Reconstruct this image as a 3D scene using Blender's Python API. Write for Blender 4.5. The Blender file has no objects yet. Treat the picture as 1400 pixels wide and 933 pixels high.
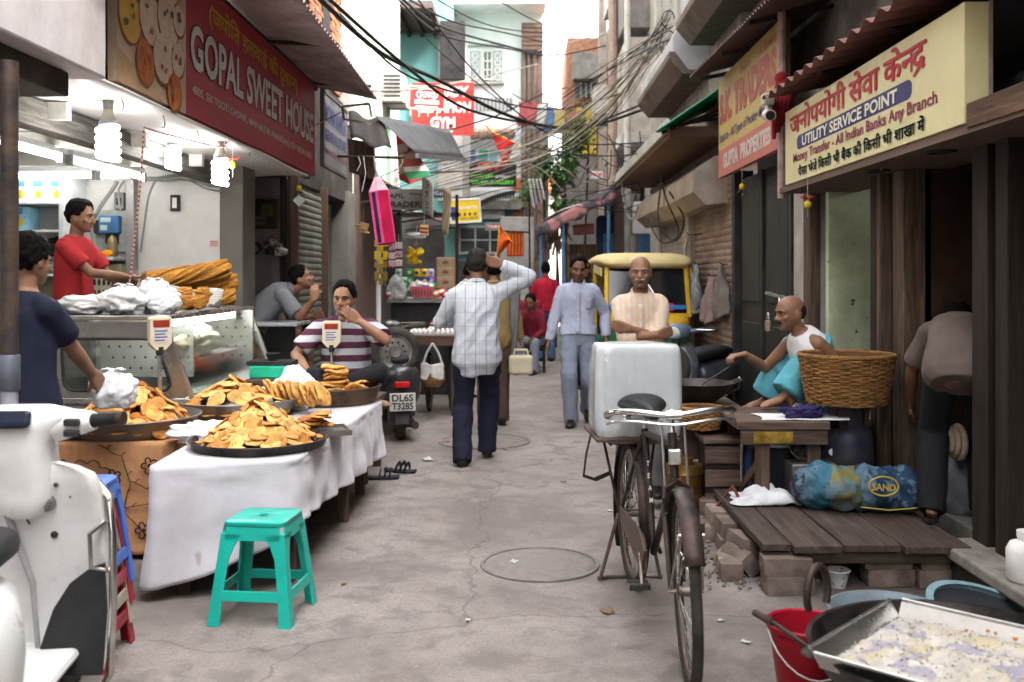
import bpy,bmesh,math,random
from mathutils import Vector,Matrix,Euler,noise
PI=math.pi
S=bpy.context.scene
C=S.collection
# ---------------------------------------------------------------- camera
F=1361.0; CX=715.0; CY=378.0; HC=1.5
cd=bpy.data.cameras.new('camera'); cam=bpy.data.objects.new('camera',cd); C.objects.link(cam)
cam.location=(0,0,HC); cam.rotation_euler=(PI/2,0,0)
cd.sensor_width=36; cd.lens=36*F/1400
cd.shift_x=-(CX-700)/1400; cd.shift_y=-(466.5-CY)/1400
cd.clip_end=500; cd.clip_start=.05
cd.dof.use_dof=True; cd.dof.focus_distance=5.6; cd.dof.aperture_fstop=2.8
S.camera=cam
# ---------------------------------------------------------------- daylight
w=bpy.data.worlds.new('World'); S.world=w; w.use_nodes=True
nt=w.node_tree; bg=nt.nodes['Background']
sky=nt.nodes.new('ShaderNodeTexSky'); sky.sky_type='NISHITA'; sky.sun_disc=False
SUN_EL,SUN_AZ=math.radians(50),math.radians(118)
sky.sun_elevation=SUN_EL; sky.sun_rotation=SUN_AZ
sky.dust_density=6; sky.air_density=1.0; sky.ozone_density=.6
hs=nt.nodes.new('ShaderNodeHueSaturation'); hs.inputs['Saturation'].default_value=.12; hs.inputs['Value'].default_value=1.25
nt.links.new(sky.outputs[0],hs.inputs['Color']); nt.links.new(hs.outputs[0],bg.inputs[0]); bg.inputs[1].default_value=.15
sd=bpy.data.lights.new('sun','SUN'); sd.energy=1.5; sd.angle=math.radians(12); sd.color=(1,.93,.82)
sun=bpy.data.objects.new('sun',sd); C.objects.link(sun)
sv=Vector((math.sin(SUN_AZ)*math.cos(SUN_EL),math.cos(SUN_AZ)*math.cos(SUN_EL),math.sin(SUN_EL)))
sun.rotation_euler=sv.to_track_quat('Z','Y').to_euler(); sun.location=(0,0,30)
S.view_settings.view_transform='Standard'; S.view_settings.look='None'
S.view_settings.exposure=2.9; S.view_settings.gamma=1.0
S.cycles.use_denoising=True
S.cycles.max_bounces=6; S.cycles.diffuse_bounces=4; S.cycles.glossy_bounces=3
S.cycles.transmission_bounces=6; S.cycles.transparent_max_bounces=8
S.cycles.caustics_reflective=False; S.cycles.caustics_refractive=False
S.cycles.sample_clamp_indirect=6
def W(px,py,y):
 return Vector(((px-CX)/F*y,y,HC-(py-CY)/F*y))
def G(px,py,z=0.0):
 return W(px,py,(HC-z)*F/(py-CY))
def XW(px,y):return(px-CX)/F*y
def ZW(py,y):return HC-(py-CY)/F*y
# ---------------------------------------------------------------- mesh builder
class B:
 def __init__(s):s.v=[]; s.f=[]
 def add(s,vs,fs):
  k=len(s.v); s.v+=[Vector(p)for p in vs]; s.f+=[tuple(i+k for i in q)for q in fs]; return s
 def box(s,a,b):
  x0,y0,z0=a; x1,y1,z1=b
  return s.add([(x0,y0,z0),(x1,y0,z0),(x1,y1,z0),(x0,y1,z0),(x0,y0,z1),(x1,y0,z1),(x1,y1,z1),(x0,y1,z1)],[(3,2,1,0),(4,5,6,7),(0,1,5,4),(1,2,6,5),(2,3,7,6),(3,0,4,7)])
 def obox(s,c,size,rot=(0,0,0)):
  R=Euler(rot).to_matrix()if not isinstance(rot,Matrix)else rot
  h=Vector(size)/2; c=Vector(c)
  vs=[c+R@Vector((i*h.x,j*h.y,k*h.z))for k in(-1,1)for(i,j)in((-1,-1),(1,-1),(1,1),(-1,1))]
  return s.add(vs,[(3,2,1,0),(4,5,6,7),(0,1,5,4),(1,2,6,5),(2,3,7,6),(3,0,4,7)])
 def bar(s,a,b,w,h=None,up=(0,0,1)):
  a=Vector(a); b=Vector(b); d=(b-a); L=d.length; d.normalize(); h=h or w
  u=Vector(up);
  if abs(d.dot(u))>.98:u=Vector((0,1,0))
  x=d.cross(u).normalized(); z=x.cross(d)
  R=Matrix((x,d,z)).transposed()
  return s.obox((a+b)/2,(w,L,h),R)
 def quadslab(s,p,t):
  p=[Vector(q)for q in p]; n=(p[1]-p[0]).cross(p[3]-p[0]).normalized()*t
  return s.add(p+[q-n for q in p],[(0,1,2,3),(7,6,5,4),(0,4,5,1),(1,5,6,2),(2,6,7,3),(3,7,4,0)])
 def rings(s,R,closed=False,cap=True):
  n=len(R[0]); vs=[p for r in R for p in r]; fs=[]
  m=len(R)
  for i in range(m if closed else m-1):
   j=(i+1)%m
   for k in range(n):
    l=(k+1)%n
    fs.append((i*n+k,i*n+l,j*n+l,j*n+k))
  if cap and not closed:
   fs.append(tuple(reversed(range(n)))); fs.append(tuple((m-1)*n+k for k in range(n)))
  return s.add(vs,fs)
 def tube(s,pts,r,n=8,closed=False,cap=True,flat=1.0,up=None):
  P=[Vector(p)for p in pts]; m=len(P)
  if not isinstance(r,(list,tuple)):r=[r]*m
  R=[]; x=None
  for i in range(m):
   if closed:d=P[(i+1)%m]-P[i-1]
   else:d=P[min(i+1,m-1)]-P[max(i-1,0)]
   if d.length<1e-9:d=Vector((0,0,1))
   d.normalize()
   if x is None:
    u=Vector(up)if up else Vector((0,0,1))
    if abs(d.dot(u))>.95:u=Vector((1,0,0))
    x=u.cross(d).normalized()
   else:
    x=x-d*x.dot(d)
    if x.length<1e-6:x=Vector((1,0,0)).cross(d)
    x.normalize()
   y=d.cross(x)
   R.append([P[i]+x*(r[i]*math.cos(2*PI*k/n))+y*(r[i]*flat*math.sin(2*PI*k/n))for k in range(n)])
  return s.rings(R,closed,cap)
 def lathe(s,prof,n=24,c=(0,0,0),M=None,cap=True,sx=1,sy=1):
  c=Vector(c); R=[]
  for(r,z)in prof:
   ring=[Vector((r*sx*math.cos(2*PI*k/n),r*sy*math.sin(2*PI*k/n),z))for k in range(n)]
   if M is not None:ring=[M@p for p in ring]
   R.append([c+p for p in ring])
  return s.rings(R,False,cap)
 def ell(s,c,r,nu=12,nv=8,R=None):
  c=Vector(c); r=Vector(r)if not isinstance(r,(int,float))else Vector((r,r,r))
  rg=[]
  for i in range(nv+1):
   t=PI*(i+.02)/(nv+.04)
   ring=[Vector((r.x*math.sin(t)*math.cos(2*PI*k/nu),r.y*math.sin(t)*math.sin(2*PI*k/nu),-r.z*math.cos(t)))for k in range(nu)]
   if R is not None:ring=[R@p for p in ring]
   rg.append([c+p for p in ring])
  return s.rings(rg)
 def grid(s,nu,nv,fn):
  vs=[fn(i/nu,j/nv)for j in range(nv+1)for i in range(nu+1)]
  return s.add(vs,[(j*(nu+1)+i,j*(nu+1)+i+1,(j+1)*(nu+1)+i+1,(j+1)*(nu+1)+i)for j in range(nv)for i in range(nu)])
 def poly(s,pts,d):
  P=[Vector(p)for p in pts]; d=Vector(d); n=len(P)
  return s.add(P+[p+d for p in P],[tuple(range(n)),tuple(reversed(range(n,2*n)))]+[(i,n+i,n+(i+1)%n,(i+1)%n)for i in range(n)])
 def mov(s,M,k=0):
  for i in range(k,len(s.v)):s.v[i]=M@s.v[i]
  return s
 def mesh(s,name='m',sm=False):
  me=bpy.data.meshes.new(name); me.from_pydata([tuple(p)for p in s.v],[],s.f)
  bm=bmesh.new(); bm.from_mesh(me); bmesh.ops.recalc_face_normals(bm,faces=bm.faces); bm.to_mesh(me); bm.free()
  if sm:
   me.polygons.foreach_set('use_smooth',[True]*len(me.polygons))
  return me
 def build(s,name,m,par=None,sm=False,bev=0,solid=0,world=True,sub=0,seg=2,ang=None):
  if world and par is not None:
   I=wm(par).inverted(); s.v=[I@p for p in s.v]
  o=bpy.data.objects.new(name,s.mesh(name,sm)); C.objects.link(o)
  if m:o.data.materials.append(m)
  if par is not None:o.parent=par
  finish(o,bev,solid,sub,seg)
  if sm and sm!='all':
   try:o.data.set_sharp_from_angle(angle=ang or.7)
   except Exception:pass
  return o
def finish(o,bev=0,solid=0,sub=0,seg=2):
 if solid:
  md=o.modifiers.new('solid','SOLIDIFY'); md.thickness=abs(solid); md.offset=0
 if sub:
  md=o.modifiers.new('sub','SUBSURF'); md.levels=md.render_levels=sub
 if bev:
  md=o.modifiers.new('bev','BEVEL'); md.width=bev; md.segments=seg; md.limit_method='ANGLE'; md.harden_normals=False
def wm(o):
 M=o.matrix_basis.copy()
 return wm(o.parent)@M if o.parent else M
def thing(name,label,cat,loc=(0,0,0),rz=0,group=None):
 o=bpy.data.objects.new(name,None); C.objects.link(o); o.empty_display_size=.1
 o.location=loc; o.rotation_euler=(0,0,rz)
 return tag(o,label,cat,group)
def tag(o,label,cat,group=None):
 o['label']=label; o['category']=cat
 if group:o['group']=group
 return o
def kind(o,k):o['kind']=k; return o
KIDS={}
def dup(root,loc=None,rz=None,label=None,group=None,par=None):
 c=root.copy(); C.objects.link(c)
 if par is not None:c.parent=par
 if loc is not None:c.location=loc
 if rz is not None:c.rotation_euler=(0,0,rz)if isinstance(rz,(int,float))else rz
 if label:c['label']=label
 if group:c['group']=group
 for ch in list(root.children):dup(ch,par=c)
 return c
def rnd(a,b):return random.uniform(a,b)
def nz(p,s=1.0,o=0.0):return noise.noise(Vector((p[0]*s+o,p[1]*s-o*.7,p[2]*s+o*1.3)))
# ---------------------------------------------------------------- materials
def _n(nt,t,**k):
 n=nt.nodes.new(t)
 for a,b in k.items():
  if a.startswith('i_'):n.inputs[a[2:].replace('_',' ')].default_value=b
  else:setattr(n,a,b)
 return n
def c4(c):return(c[0],c[1],c[2],1)
def ramp(nt,src,stops,interp='LINEAR'):
 r=nt.nodes.new('ShaderNodeValToRGB'); r.color_ramp.interpolation=interp
 e=r.color_ramp.elements
 while len(e)<len(stops):e.new(.5)
 for q,(p,c)in zip(e,stops):q.position=p; q.color=c4(c)if not isinstance(c,(int,float))else(c,c,c,1)
 nt.links.new(src,r.inputs[0]); return r.outputs[0]
def mix(nt,fac,a,b,mode='MIX'):
 m=nt.nodes.new('ShaderNodeMix'); m.data_type='RGBA'; m.blend_type=mode
 for sock,val in((m.inputs[0],fac),(m.inputs[6],a),(m.inputs[7],b)):
  if isinstance(val,bpy.types.NodeSocket):nt.links.new(val,sock)
  else:sock.default_value=val if isinstance(val,(int,float))else c4(val)
 return m.outputs[2]
def math_(nt,op,a,b=None):
 m=nt.nodes.new('ShaderNodeMath'); m.operation=op
 for sock,val in zip(m.inputs,(a,b)):
  if val is None:continue
  if isinstance(val,bpy.types.NodeSocket):nt.links.new(val,sock)
  else:sock.default_value=val
 return m.outputs[0]
def coords(nt,stretch=(1,1,1),rand=False,which='Object'):
 tc=nt.nodes.new('ShaderNodeTexCoord'); mp=nt.nodes.new('ShaderNodeMapping'); mp.inputs['Scale'].default_value=stretch
 nt.links.new(tc.outputs[which],mp.inputs[0])
 if rand:
  oi=nt.nodes.new('ShaderNodeObjectInfo'); va=nt.nodes.new('ShaderNodeVectorMath'); va.operation='SCALE'
  va.inputs[0].default_value=(37,53,71); nt.links.new(oi.outputs['Random'],va.inputs['Scale'])
  nt.links.new(va.outputs[0],mp.inputs['Location'])
 return mp.outputs[0]
def nzn(nt,vec,scale,detail=4,rough=.6,dist=0):
 n=_n(nt,'ShaderNodeTexNoise',i_Scale=scale,i_Detail=detail,i_Roughness=rough,i_Distortion=dist); nt.links.new(vec,n.inputs['Vector']); return n.outputs['Fac']
MATS={}
def mat(name,col,rough=.6,metal=0,var=.18,scale=6,bump=.15,bscale=60,dirt=None,stretch=(1,1,1),rand=False,spec=.22,emit=None,trans=0,sss=0,alpha=1,coat=0,pattern=None,rvar=.12,objvar=0,spots=None,sheen=0,dist=0,ior=1.45,bdist=.004):
 if name in MATS:return MATS[name]
 m=bpy.data.materials.new(name); m.use_nodes=True; nt=m.node_tree; p=nt.nodes['Principled BSDF']
 vec=coords(nt,stretch,rand)
 n1=nzn(nt,vec,scale,5,.65,dist)
 lo=[max(0,c*(1-var*1.6))for c in col]; hi=[min(1,c*(1+var))for c in col]
 base=ramp(nt,n1,[(.3,lo),(.7,hi)])
 if pattern:base=pattern(nt,vec,base)
 if dirt:
  dc,amt,ds=dirt[:3]
  nd=nzn(nt,vec,ds,6,.7)
  f=ramp(nt,nd,[(.5-.25*amt-.06,0.0),(.5-.25*amt+.25,min(1.,.35+amt))])
  f2=math_(nt,'SUBTRACT',1.0,f)if len(dirt)>3 else f
  base=mix(nt,f2,base,dc)
 if spots:
  sc_,th,cc=spots
  ns=nzn(nt,vec,sc_,2,.5); f=ramp(nt,ns,[(th,0.0),(th+.03,1.0)]); base=mix(nt,f,base,cc)
 if objvar:
  oi=nt.nodes.new('ShaderNodeObjectInfo'); hs=nt.nodes.new('ShaderNodeHueSaturation')
  mr=_n(nt,'ShaderNodeMapRange'); mr.inputs[3].default_value=1-objvar; mr.inputs[4].default_value=1+objvar
  nt.links.new(oi.outputs['Random'],mr.inputs[0]); nt.links.new(mr.outputs[0],hs.inputs['Value']); nt.links.new(base,hs.inputs['Color']); base=hs.outputs[0]
 nt.links.new(base,p.inputs['Base Color'])
 rr=_n(nt,'ShaderNodeMapRange'); rr.inputs[3].default_value=max(0,rough-rvar); rr.inputs[4].default_value=min(1,rough+rvar)
 nt.links.new(n1,rr.inputs[0]); nt.links.new(rr.outputs[0],p.inputs['Roughness'])
 p.inputs['Metallic'].default_value=metal; p.inputs['Specular IOR Level'].default_value=spec; p.inputs['IOR'].default_value=ior
 p.inputs['Transmission Weight'].default_value=trans; p.inputs['Subsurface Weight'].default_value=sss
 if sss:p.inputs['Subsurface Radius'].default_value=(.012,.005,.003);
 p.inputs['Alpha'].default_value=alpha; p.inputs['Coat Weight'].default_value=coat; p.inputs['Sheen Weight'].default_value=sheen
 if emit:p.inputs['Emission Color'].default_value=c4(emit[0]); p.inputs['Emission Strength'].default_value=emit[1]
 if bump:
  nb=nzn(nt,vec,bscale,4,.6); bp=_n(nt,'ShaderNodeBump'); bp.inputs['Strength'].default_value=min(1,bump*2); bp.inputs['Distance'].default_value=bdist
  nt.links.new(nb,bp.inputs['Height']); nt.links.new(bp.outputs[0],p.inputs['Normal'])
 MATS[name]=m; return m
def sepxyz(nt,vec):
 s=nt.nodes.new('ShaderNodeSeparateXYZ'); nt.links.new(vec,s.inputs[0]); return s.outputs
def stripes(axis,period,frac,col,soft=.02,wob=0.0,off=0.0):
 def f(nt,vec,base):
  a=sepxyz(nt,vec)[axis]
  if wob:
   a=math_(nt,'ADD',a,math_(nt,'MULTIPLY',nzn(nt,vec,5,2),wob))
  a=math_(nt,'ADD',a,off+50*period)
  q=math_(nt,'FRACT',math_(nt,'DIVIDE',a,period))
  fac=ramp(nt,q,[(0,0.0),(soft,1.0),(frac,1.0),(min(.999,frac+soft),0.0)])
  return mix(nt,fac,base,col)
 return f
def both(*fs):
 def f(nt,vec,base):
  for q in fs:base=q(nt,vec,base)
  return base
 return f
def wood(name,col,axis=0,rough=.75,var=.45,dirt=((.03,.022,.018),.35,3),**k):
 st=[14,14,14]; st[axis]=1.1
 return mat(name,col,rough,var=var,scale=1.6,bump=.35,bscale=3.5,stretch=tuple(st),rand=True,dirt=dirt,dist=.6,**k)
def rusty(name,col,amt=.4,rough=.55,metal=.3,**k):
 return mat(name,col,rough,metal,dirt=((.12,.06,.035),amt,4),bump=.2,**k)
# ---------------------------------------------------------------- shared materials
PLASTER=mat('old_plaster',(.52,.5,.48),.85,var=.12,scale=3,bump=.25,bscale=18,dirt=((.2,.17,.14),.35,1.6))
GREYPL=mat('grey_cement',(.33,.31,.29),.88,var=.2,scale=4,bump=.3,bscale=25,dirt=((.1,.085,.07),.4,2.2))
BEAMPL=mat('pale_beam_plaster',(.5,.475,.485),.8,var=.1,scale=2.5,bump=.2,bscale=14,dirt=((.27,.22,.2),.22,2.4),spots=(3.1,.71,(.25,.14,.09)))
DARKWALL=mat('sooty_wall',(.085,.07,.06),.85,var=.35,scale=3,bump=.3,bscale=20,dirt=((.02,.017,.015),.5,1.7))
WHITEWASH=mat('white_facade',(.78,.77,.76),.85,var=.05,scale=2,bump=.1,dirt=((.5,.47,.44),.1,.7))
TURQ=mat('turquoise_paint',(.2,.45,.43),.8,var=.15,scale=2,dirt=((.06,.2,.19),.2,2))
PALEGREEN=mat('pale_green_paint',(.6,.68,.6),.8,var=.1,scale=2,dirt=((.3,.3,.25),.3,1.5))
ORANGEPL=mat('orange_plaster',(.55,.2,.09),.8,var=.2)
BRICKM=mat('fired_brick',(.36,.16,.085),.9,var=.3,scale=9,bump=.4,bscale=50,objvar=.35,rand=True,dirt=((.13,.09,.07),.2,6))
OLDBRICK=mat('dusty_brick',(.24,.185,.155),.92,var=.3,scale=8,bump=.5,bscale=40,objvar=.3,rand=True,dirt=((.1,.075,.06),.3,7),spots=(9,.68,(.3,.26,.23)))
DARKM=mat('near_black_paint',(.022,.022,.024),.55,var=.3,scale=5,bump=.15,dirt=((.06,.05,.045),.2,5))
IRON=mat('dark_iron',(.05,.045,.042),.5,.6,var=.3,dirt=((.1,.06,.04),.3,8))
STEEL=mat('stainless_steel',(.58,.57,.55),.28,.95,var=.1,scale=4,bump=.04,bscale=30,dirt=((.3,.28,.25),.15,5))
GALV=mat('galvanised_sheet',(.36,.36,.37),.5,.6,var=.2,scale=3,dirt=((.15,.11,.09),.25,2.5))
TINROOF=mat('tin_roof_brown',(.17,.115,.1),.7,.15,var=.3,scale=3,dirt=((.07,.045,.035),.4,3))
PINKTIN=mat('tin_roof_pinkish',(.42,.33,.33),.65,.2,var=.15,scale=4,dirt=((.14,.09,.08),.3,3))
OLDWOOD_X=wood('worn_wood_x',(.15,.1,.075),0); OLDWOOD_Y=wood('worn_wood_y',(.15,.1,.075),1); OLDWOOD_Z=wood('worn_wood_z',(.14,.09,.062),2)
DARKWOOD_Z=wood('dark_wood_z',(.03,.022,.018),2); PALEWOOD_Z=wood('pale_wood_z',(.15,.1,.068),2)
GLASS=mat('dark_window_glass',(.03,.035,.04),.08,var=.1,bump=.02,spec=.6)
def clearglass():
 m=bpy.data.materials.new('clear_glass'); m.use_nodes=True; nt=m.node_tree; nt.nodes.remove(nt.nodes['Principled BSDF'])
 t=nt.nodes.new('ShaderNodeBsdfTransparent'); g=nt.nodes.new('ShaderNodeBsdfGlossy'); x=nt.nodes.new('ShaderNodeMixShader'); f=nt.nodes.new('ShaderNodeFresnel')
 t.inputs[0].default_value=(.94,.97,.96,1); g.inputs['Roughness'].default_value=.05; f.inputs[0].default_value=1.6
 a=math_(nt,'ADD',math_(nt,'MULTIPLY',f.outputs[0],.5),.02)
 nt.links.new(a,x.inputs[0]); nt.links.new(t.outputs[0],x.inputs[1]); nt.links.new(g.outputs[0],x.inputs[2])
 nt.links.new(x.outputs[0],nt.nodes['Material Output'].inputs[0]); return m
CLEAR=clearglass()
WHITEPLASTIC=mat('white_plastic_bag',(.72,.72,.74),.35,var=.06,bump=.3,bscale=22,spec=.5,bdist=.006)
ROPE=mat('rope',(.4,.32,.24),.9)
# ---------------------------------------------------------------- ground
def ground():
 m=bpy.data.materials.new('street_concrete'); m.use_nodes=True; nt=m.node_tree; p=nt.nodes['Principled BSDF']
 v=coords(nt)
 a=nzn(nt,v,.9,8,.65,.4); b_=nzn(nt,v,5,8,.7,.3); c=nzn(nt,v,60,5,.7)
 base=ramp(nt,a,[(.35,(.17,.144,.13)),(.5,(.255,.219,.2)),(.62,(.315,.274,.25))])
 base=mix(nt,ramp(nt,b_,[(.38,.75),(.52,0.0)]),base,(.14,.116,.104))
 base=mix(nt,ramp(nt,c,[(.3,.55),(.55,0.0)]),base,(.13,.11,.1))
 base=mix(nt,ramp(nt,nzn(nt,v,26,3,.6),[(.66,0.0),(.72,.5)]),base,(.38,.34,.31))
 base=mix(nt,ramp(nt,nzn(nt,v,90,2,.5),[(.7,0.0),(.74,.7)]),base,(.06,.05,.045))
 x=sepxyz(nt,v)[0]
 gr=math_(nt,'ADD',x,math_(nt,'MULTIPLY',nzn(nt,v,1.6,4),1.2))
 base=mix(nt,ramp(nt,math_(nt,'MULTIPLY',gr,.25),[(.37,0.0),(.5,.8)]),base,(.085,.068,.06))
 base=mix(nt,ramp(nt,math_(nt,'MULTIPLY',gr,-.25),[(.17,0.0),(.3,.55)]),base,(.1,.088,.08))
 vo=_n(nt,'ShaderNodeTexVoronoi',feature='DISTANCE_TO_EDGE',i_Scale=.38);
 wv=nt.nodes.new('ShaderNodeVectorMath'); wv.operation='ADD'; nz_=_n(nt,'ShaderNodeTexNoise',i_Scale=2.5,i_Detail=5); nt.links.new(v,nz_.inputs[0])
 sc_=nt.nodes.new('ShaderNodeVectorMath'); sc_.operation='SCALE'; sc_.inputs['Scale'].default_value=.5; nt.links.new(nz_.outputs['Color'],sc_.inputs[0])
 nt.links.new(v,wv.inputs[0]); nt.links.new(sc_.outputs[0],wv.inputs[1]); nt.links.new(wv.outputs[0],vo.inputs['Vector'])
 crack=ramp(nt,vo.outputs['Distance'],[(0,.45),(.0035,0.0)])
 base=mix(nt,crack,base,(.06,.05,.045))
 nt.links.new(base,p.inputs['Base Color']);
 nt.links.new(ramp(nt,b_,[(.35,.55),(.65,.85)]),p.inputs['Roughness']); p.inputs['Specular IOR Level'].default_value=.35
 h=math_(nt,'ADD',math_(nt,'MULTIPLY',b_,1.4),math_(nt,'ADD',math_(nt,'MULTIPLY',c,.4),math_(nt,'MULTIPLY',crack,-.6)))
 bp=_n(nt,'ShaderNodeBump',i_Strength=.5,i_Distance=.02); nt.links.new(h,bp.inputs['Height']); nt.links.new(bp.outputs[0],p.inputs['Normal'])
 b=B(); xs=[-200,-40,-8]+[-3+.25*i for i in range(25)]+[8,40,200]; ys=[-60,-10]+[1+.3*i for i in range(75)]+[40,300]
 k=len(xs)
 vs=[(X,Y,(.007*nz((X,Y,0),.8)+.004*nz((X,Y,3),2.2))*(1 if-3<=X<=3 and 1<=Y<=24 else 0))for Y in ys for X in xs]
 b.add(vs,[(j*k+i,j*k+i+1,(j+1)*k+i+1,(j+1)*k+i)for j in range(len(ys)-1)for i in range(k-1)])
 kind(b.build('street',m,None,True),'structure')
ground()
def manhole(x,y,r,label):
 t=thing('manhole_cover',label,'manhole',(x,y,.004))
 B().lathe([(r*.925,-.02),(r*.925,.001),(r*.86,.004),(0.001,.004)],40).build('lid',mat('concrete_lid',(.25,.222,.208),.8,var=.2,scale=6,dirt=((.15,.13,.12),.35,5)),t,False,world=0)
 B().lathe([(r,-.02),(r,.005),(r*.985,.006),(r*.94,.005),(r*.93,-.02)],40,cap=False).build('rim',mat('manhole_rim',(.21,.186,.174),.75,var=.25),t,False,world=0)
manhole(*G(738,772)[:2],.31,'large round manhole lid flush with the street beside the bicycle')
manhole(*G(662,604)[:2],.42,'round manhole outline in the street behind the man in the checked shirt')
def corr(b,e0,e1,w0,w1,per=.076,amp=.011,t=.0):
 e0,e1,w0,w1=map(Vector,(e0,e1,w0,w1)); L=(e1-e0).length; n=max(8,int(L/per*8)); up=(e1-e0).cross(w0-e0).normalized()
 if up.z<0:up=-up
 def fn(u,v):
  p=e0.lerp(e1,u).lerp(w0.lerp(w1,u),v); return p+up*(amp*math.sin(2*PI*u*L/per)+.006*nz(p,1.7))
 return b.grid(n,6,fn)
def shutter_mesh(b,a,c,z0,z1,per=.075,amp=.012,out=(1,0,0)):
 a=Vector((a[0],a[1],0)); c=Vector((c[0],c[1],0)); n=int((z1-z0)/per*6); o=Vector(out)
 def fn(u,v):
  p=a.lerp(c,u); z=z0+(z1-z0)*v; ph=(z/per)%1
  return Vector((p.x,p.y,z))+o*(amp*(abs(math.sin(PI*ph))**.7)+.006*nz((p.x,p.y,z),1.1))
 return b.grid(10,n,fn)
# ---------------------------------------------------------------- left side buildings
# nearest canopy (left edge of the picture)
t=thing('concrete_canopy','pale stained concrete canopy beam jutting in at upper left corner','canopy',(-2.6,3.2,2.37))
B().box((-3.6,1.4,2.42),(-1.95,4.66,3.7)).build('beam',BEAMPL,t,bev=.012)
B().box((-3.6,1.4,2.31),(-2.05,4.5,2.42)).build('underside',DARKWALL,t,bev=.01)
t=thing('iron_post','dark iron post with a pale pipe sleeve below the canopy at far left','post',(-1.935,3.75,0))
B().tube([(0,0,1.18),(0,0,2.31)],.033,14).build('post',mat('post_paint',(.035,.032,.036),.5,.3,var=.4,scale=7,dirt=((.16,.1,.06),.25,6)),t,1,world=0)
B().tube([(0,0,1.07),(0,0,1.075),(0,0,1.2),(0,0,1.205)],[.034,.038,.038,.034],16).build('collar',mat('collar_paint',(.13,.14,.17),.5,.3),t,1,world=0)
B().tube([(0,0,0),(0,0,1.08)],.031,14).build('pipe',mat('pale_pipe',(.33,.33,.36),.55,.2,var=.2),t,1,world=0)
TILE=mat('shop_plaster',(.66,.655,.64),.6,var=.06,scale=2,bump=.15,bscale=12,dirt=((.42,.38,.33),.14,2.2),spots=(2.6,.74,(.33,.27,.22)))
t=thing('sweet_shop_building','white plastered open shop interior with low lit ceiling behind the red sign','shop',(-3.7,6.8,0))
B().box((-5.2,8.6,0),(-2.62,8.75,3.4)).build('partition',TILE,t)
B().box((-5.2,3.0,0),(-5.05,8.6,3.4)).build('back_wall',TILE,t)
B().box((-5.05,3.0,0),(-2.75,8.6,.38)).build('raised_floor',GREYPL,t)
CEIL=mat('painted_ceiling',(.7,.71,.7),.6,var=.05,scale=3,bump=.12,bscale=6,dirt=((.5,.47,.42),.12,2))
B().grid(24,24,lambda u,v:Vector((-5.05+2.98*u,3.0+6.6*v,2.47+.02*nz((u*6,v*6,0),1)))).build('ceiling',CEIL,t,True,solid=.02)
for i in range(4):
 B().box((-5.05,4.3+1.15*i,2.36),(-2.5,4.36+1.15*i,2.455)).build('ceiling_joist',mat('joist_paint',(.55,.54,.5),.6),t)
B().box((-2.72,4.7,2.3),(-2.6,8.6,2.45)).build('lintel',wood('lintel_wood',(.2,.19,.17),1),t,bev=.006)
B().box((-2.62,8.6,0),(-2.42,9.0,3.4)).build('pillar',mat('grey_pillar',(.2,.19,.17),.8,dirt=((.08,.07,.06),.4,3)),t,bev=.01)
B().box((-5.2,3.0,2.6),(-2.2,10.2,3.3)).build('upper_floor',GREYPL,t)
B().box((-5.2,3.0,3.3),(-2.5,11.0,7.2)).build('upper_wall',GREYPL,t)
# second shop, shutter and passage
t=thing('second_shop_building','dim little shop bay with pots on its wall beside the rolled shutter','shop',(-3.4,10.5,0))
GW=mat('grey_inner_wall',(.34,.31,.31),.8,dirt=((.16,.13,.12),.35,2))
B().box((-4.6,10.6,0),(-2.55,10.72,3.2)).build('partition',GW,t)
B().box((-2.58,10.56,1.43),(-2.5,10.74,3.2)).build('door_jamb',DARKWOOD_Z,t,bev=.005)
B().box((-4.6,9.0,0),(-4.5,10.6,3.2)).build('back_wall',GW,t)
B().box((-4.5,10.53,.55),(-2.6,10.6,1.12)).build('dado',wood('dado_wood',(.2,.1,.06),0),t,bev=.005)
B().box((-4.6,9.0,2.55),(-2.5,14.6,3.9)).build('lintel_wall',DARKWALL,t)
b=B(); shutter_mesh(b,(-2.5,10.78),(-2.5,12.3),0.05,2.5); b.build('shutter',rusty('green_grey_shutter',(.2,.23,.2),.3,metal=.1),t,True)
for y in(10.74,12.34):
 B().box((-2.56,y-.04,0),(-2.42,y+.04,2.6)).build('shutter_rail',rusty('rail_rust',(.12,.085,.065),.4),t,bev=.004)
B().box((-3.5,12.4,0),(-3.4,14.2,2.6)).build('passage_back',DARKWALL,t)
B().obox((-2.62,13.0,1.15),(.05,.85,2.2),(0,0,.25)).build('door_leaf',mat('passage_door',(.07,.07,.075),.6,var=.3),t,bev=.006)
B().box((-2.7,14.0,0),(-2.45,14.6,2.7)).build('pillar',mat('grey_pillar',(.2,.19,.17)),t,bev=.01)
# brick house above
t=thing('brick_house','orange brick upper storey above the tin awning at upper left','house',(-3.4,12.8,3.9))
B().box((-4.6,11.0,3.9),(-2.55,14.5,9)).build('wall',mat('mortar',(.3,.24,.2),.95,bump=.4,bscale=30),t)
bk=B(); bk.box((-.022,-.108,-.032),(.022,.108,.032)); bkm=bk.mesh('brick'); bkm.materials.append(BRICKM); random.seed(4)
nbk=0
for r in range(34):
 for q in range(9):
  y=11.75+q*.235+(r%2)*.117; z=4.0+r*.078
  if y>13.8 or(12.55<y<13.1 and 4.6<z<5.6):continue
  o=bpy.data.objects.new('brick',bkm); C.objects.link(o); o.parent=t; o.location=Vector((-2.54+rnd(-.006,.006),y,z))-t.location; o.rotation_euler=(rnd(-.02,.02),0,rnd(-.02,.02)); nbk+=1
B().box((-2.6,12.58,4.62),(-2.53,13.08,5.58)).build('window_opening',DARKM,t)
B().box((-2.62,13.86,3.6),(-2.4,14.15,9)).build('corner_pier',PLASTER,t,bev=.01)
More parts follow.
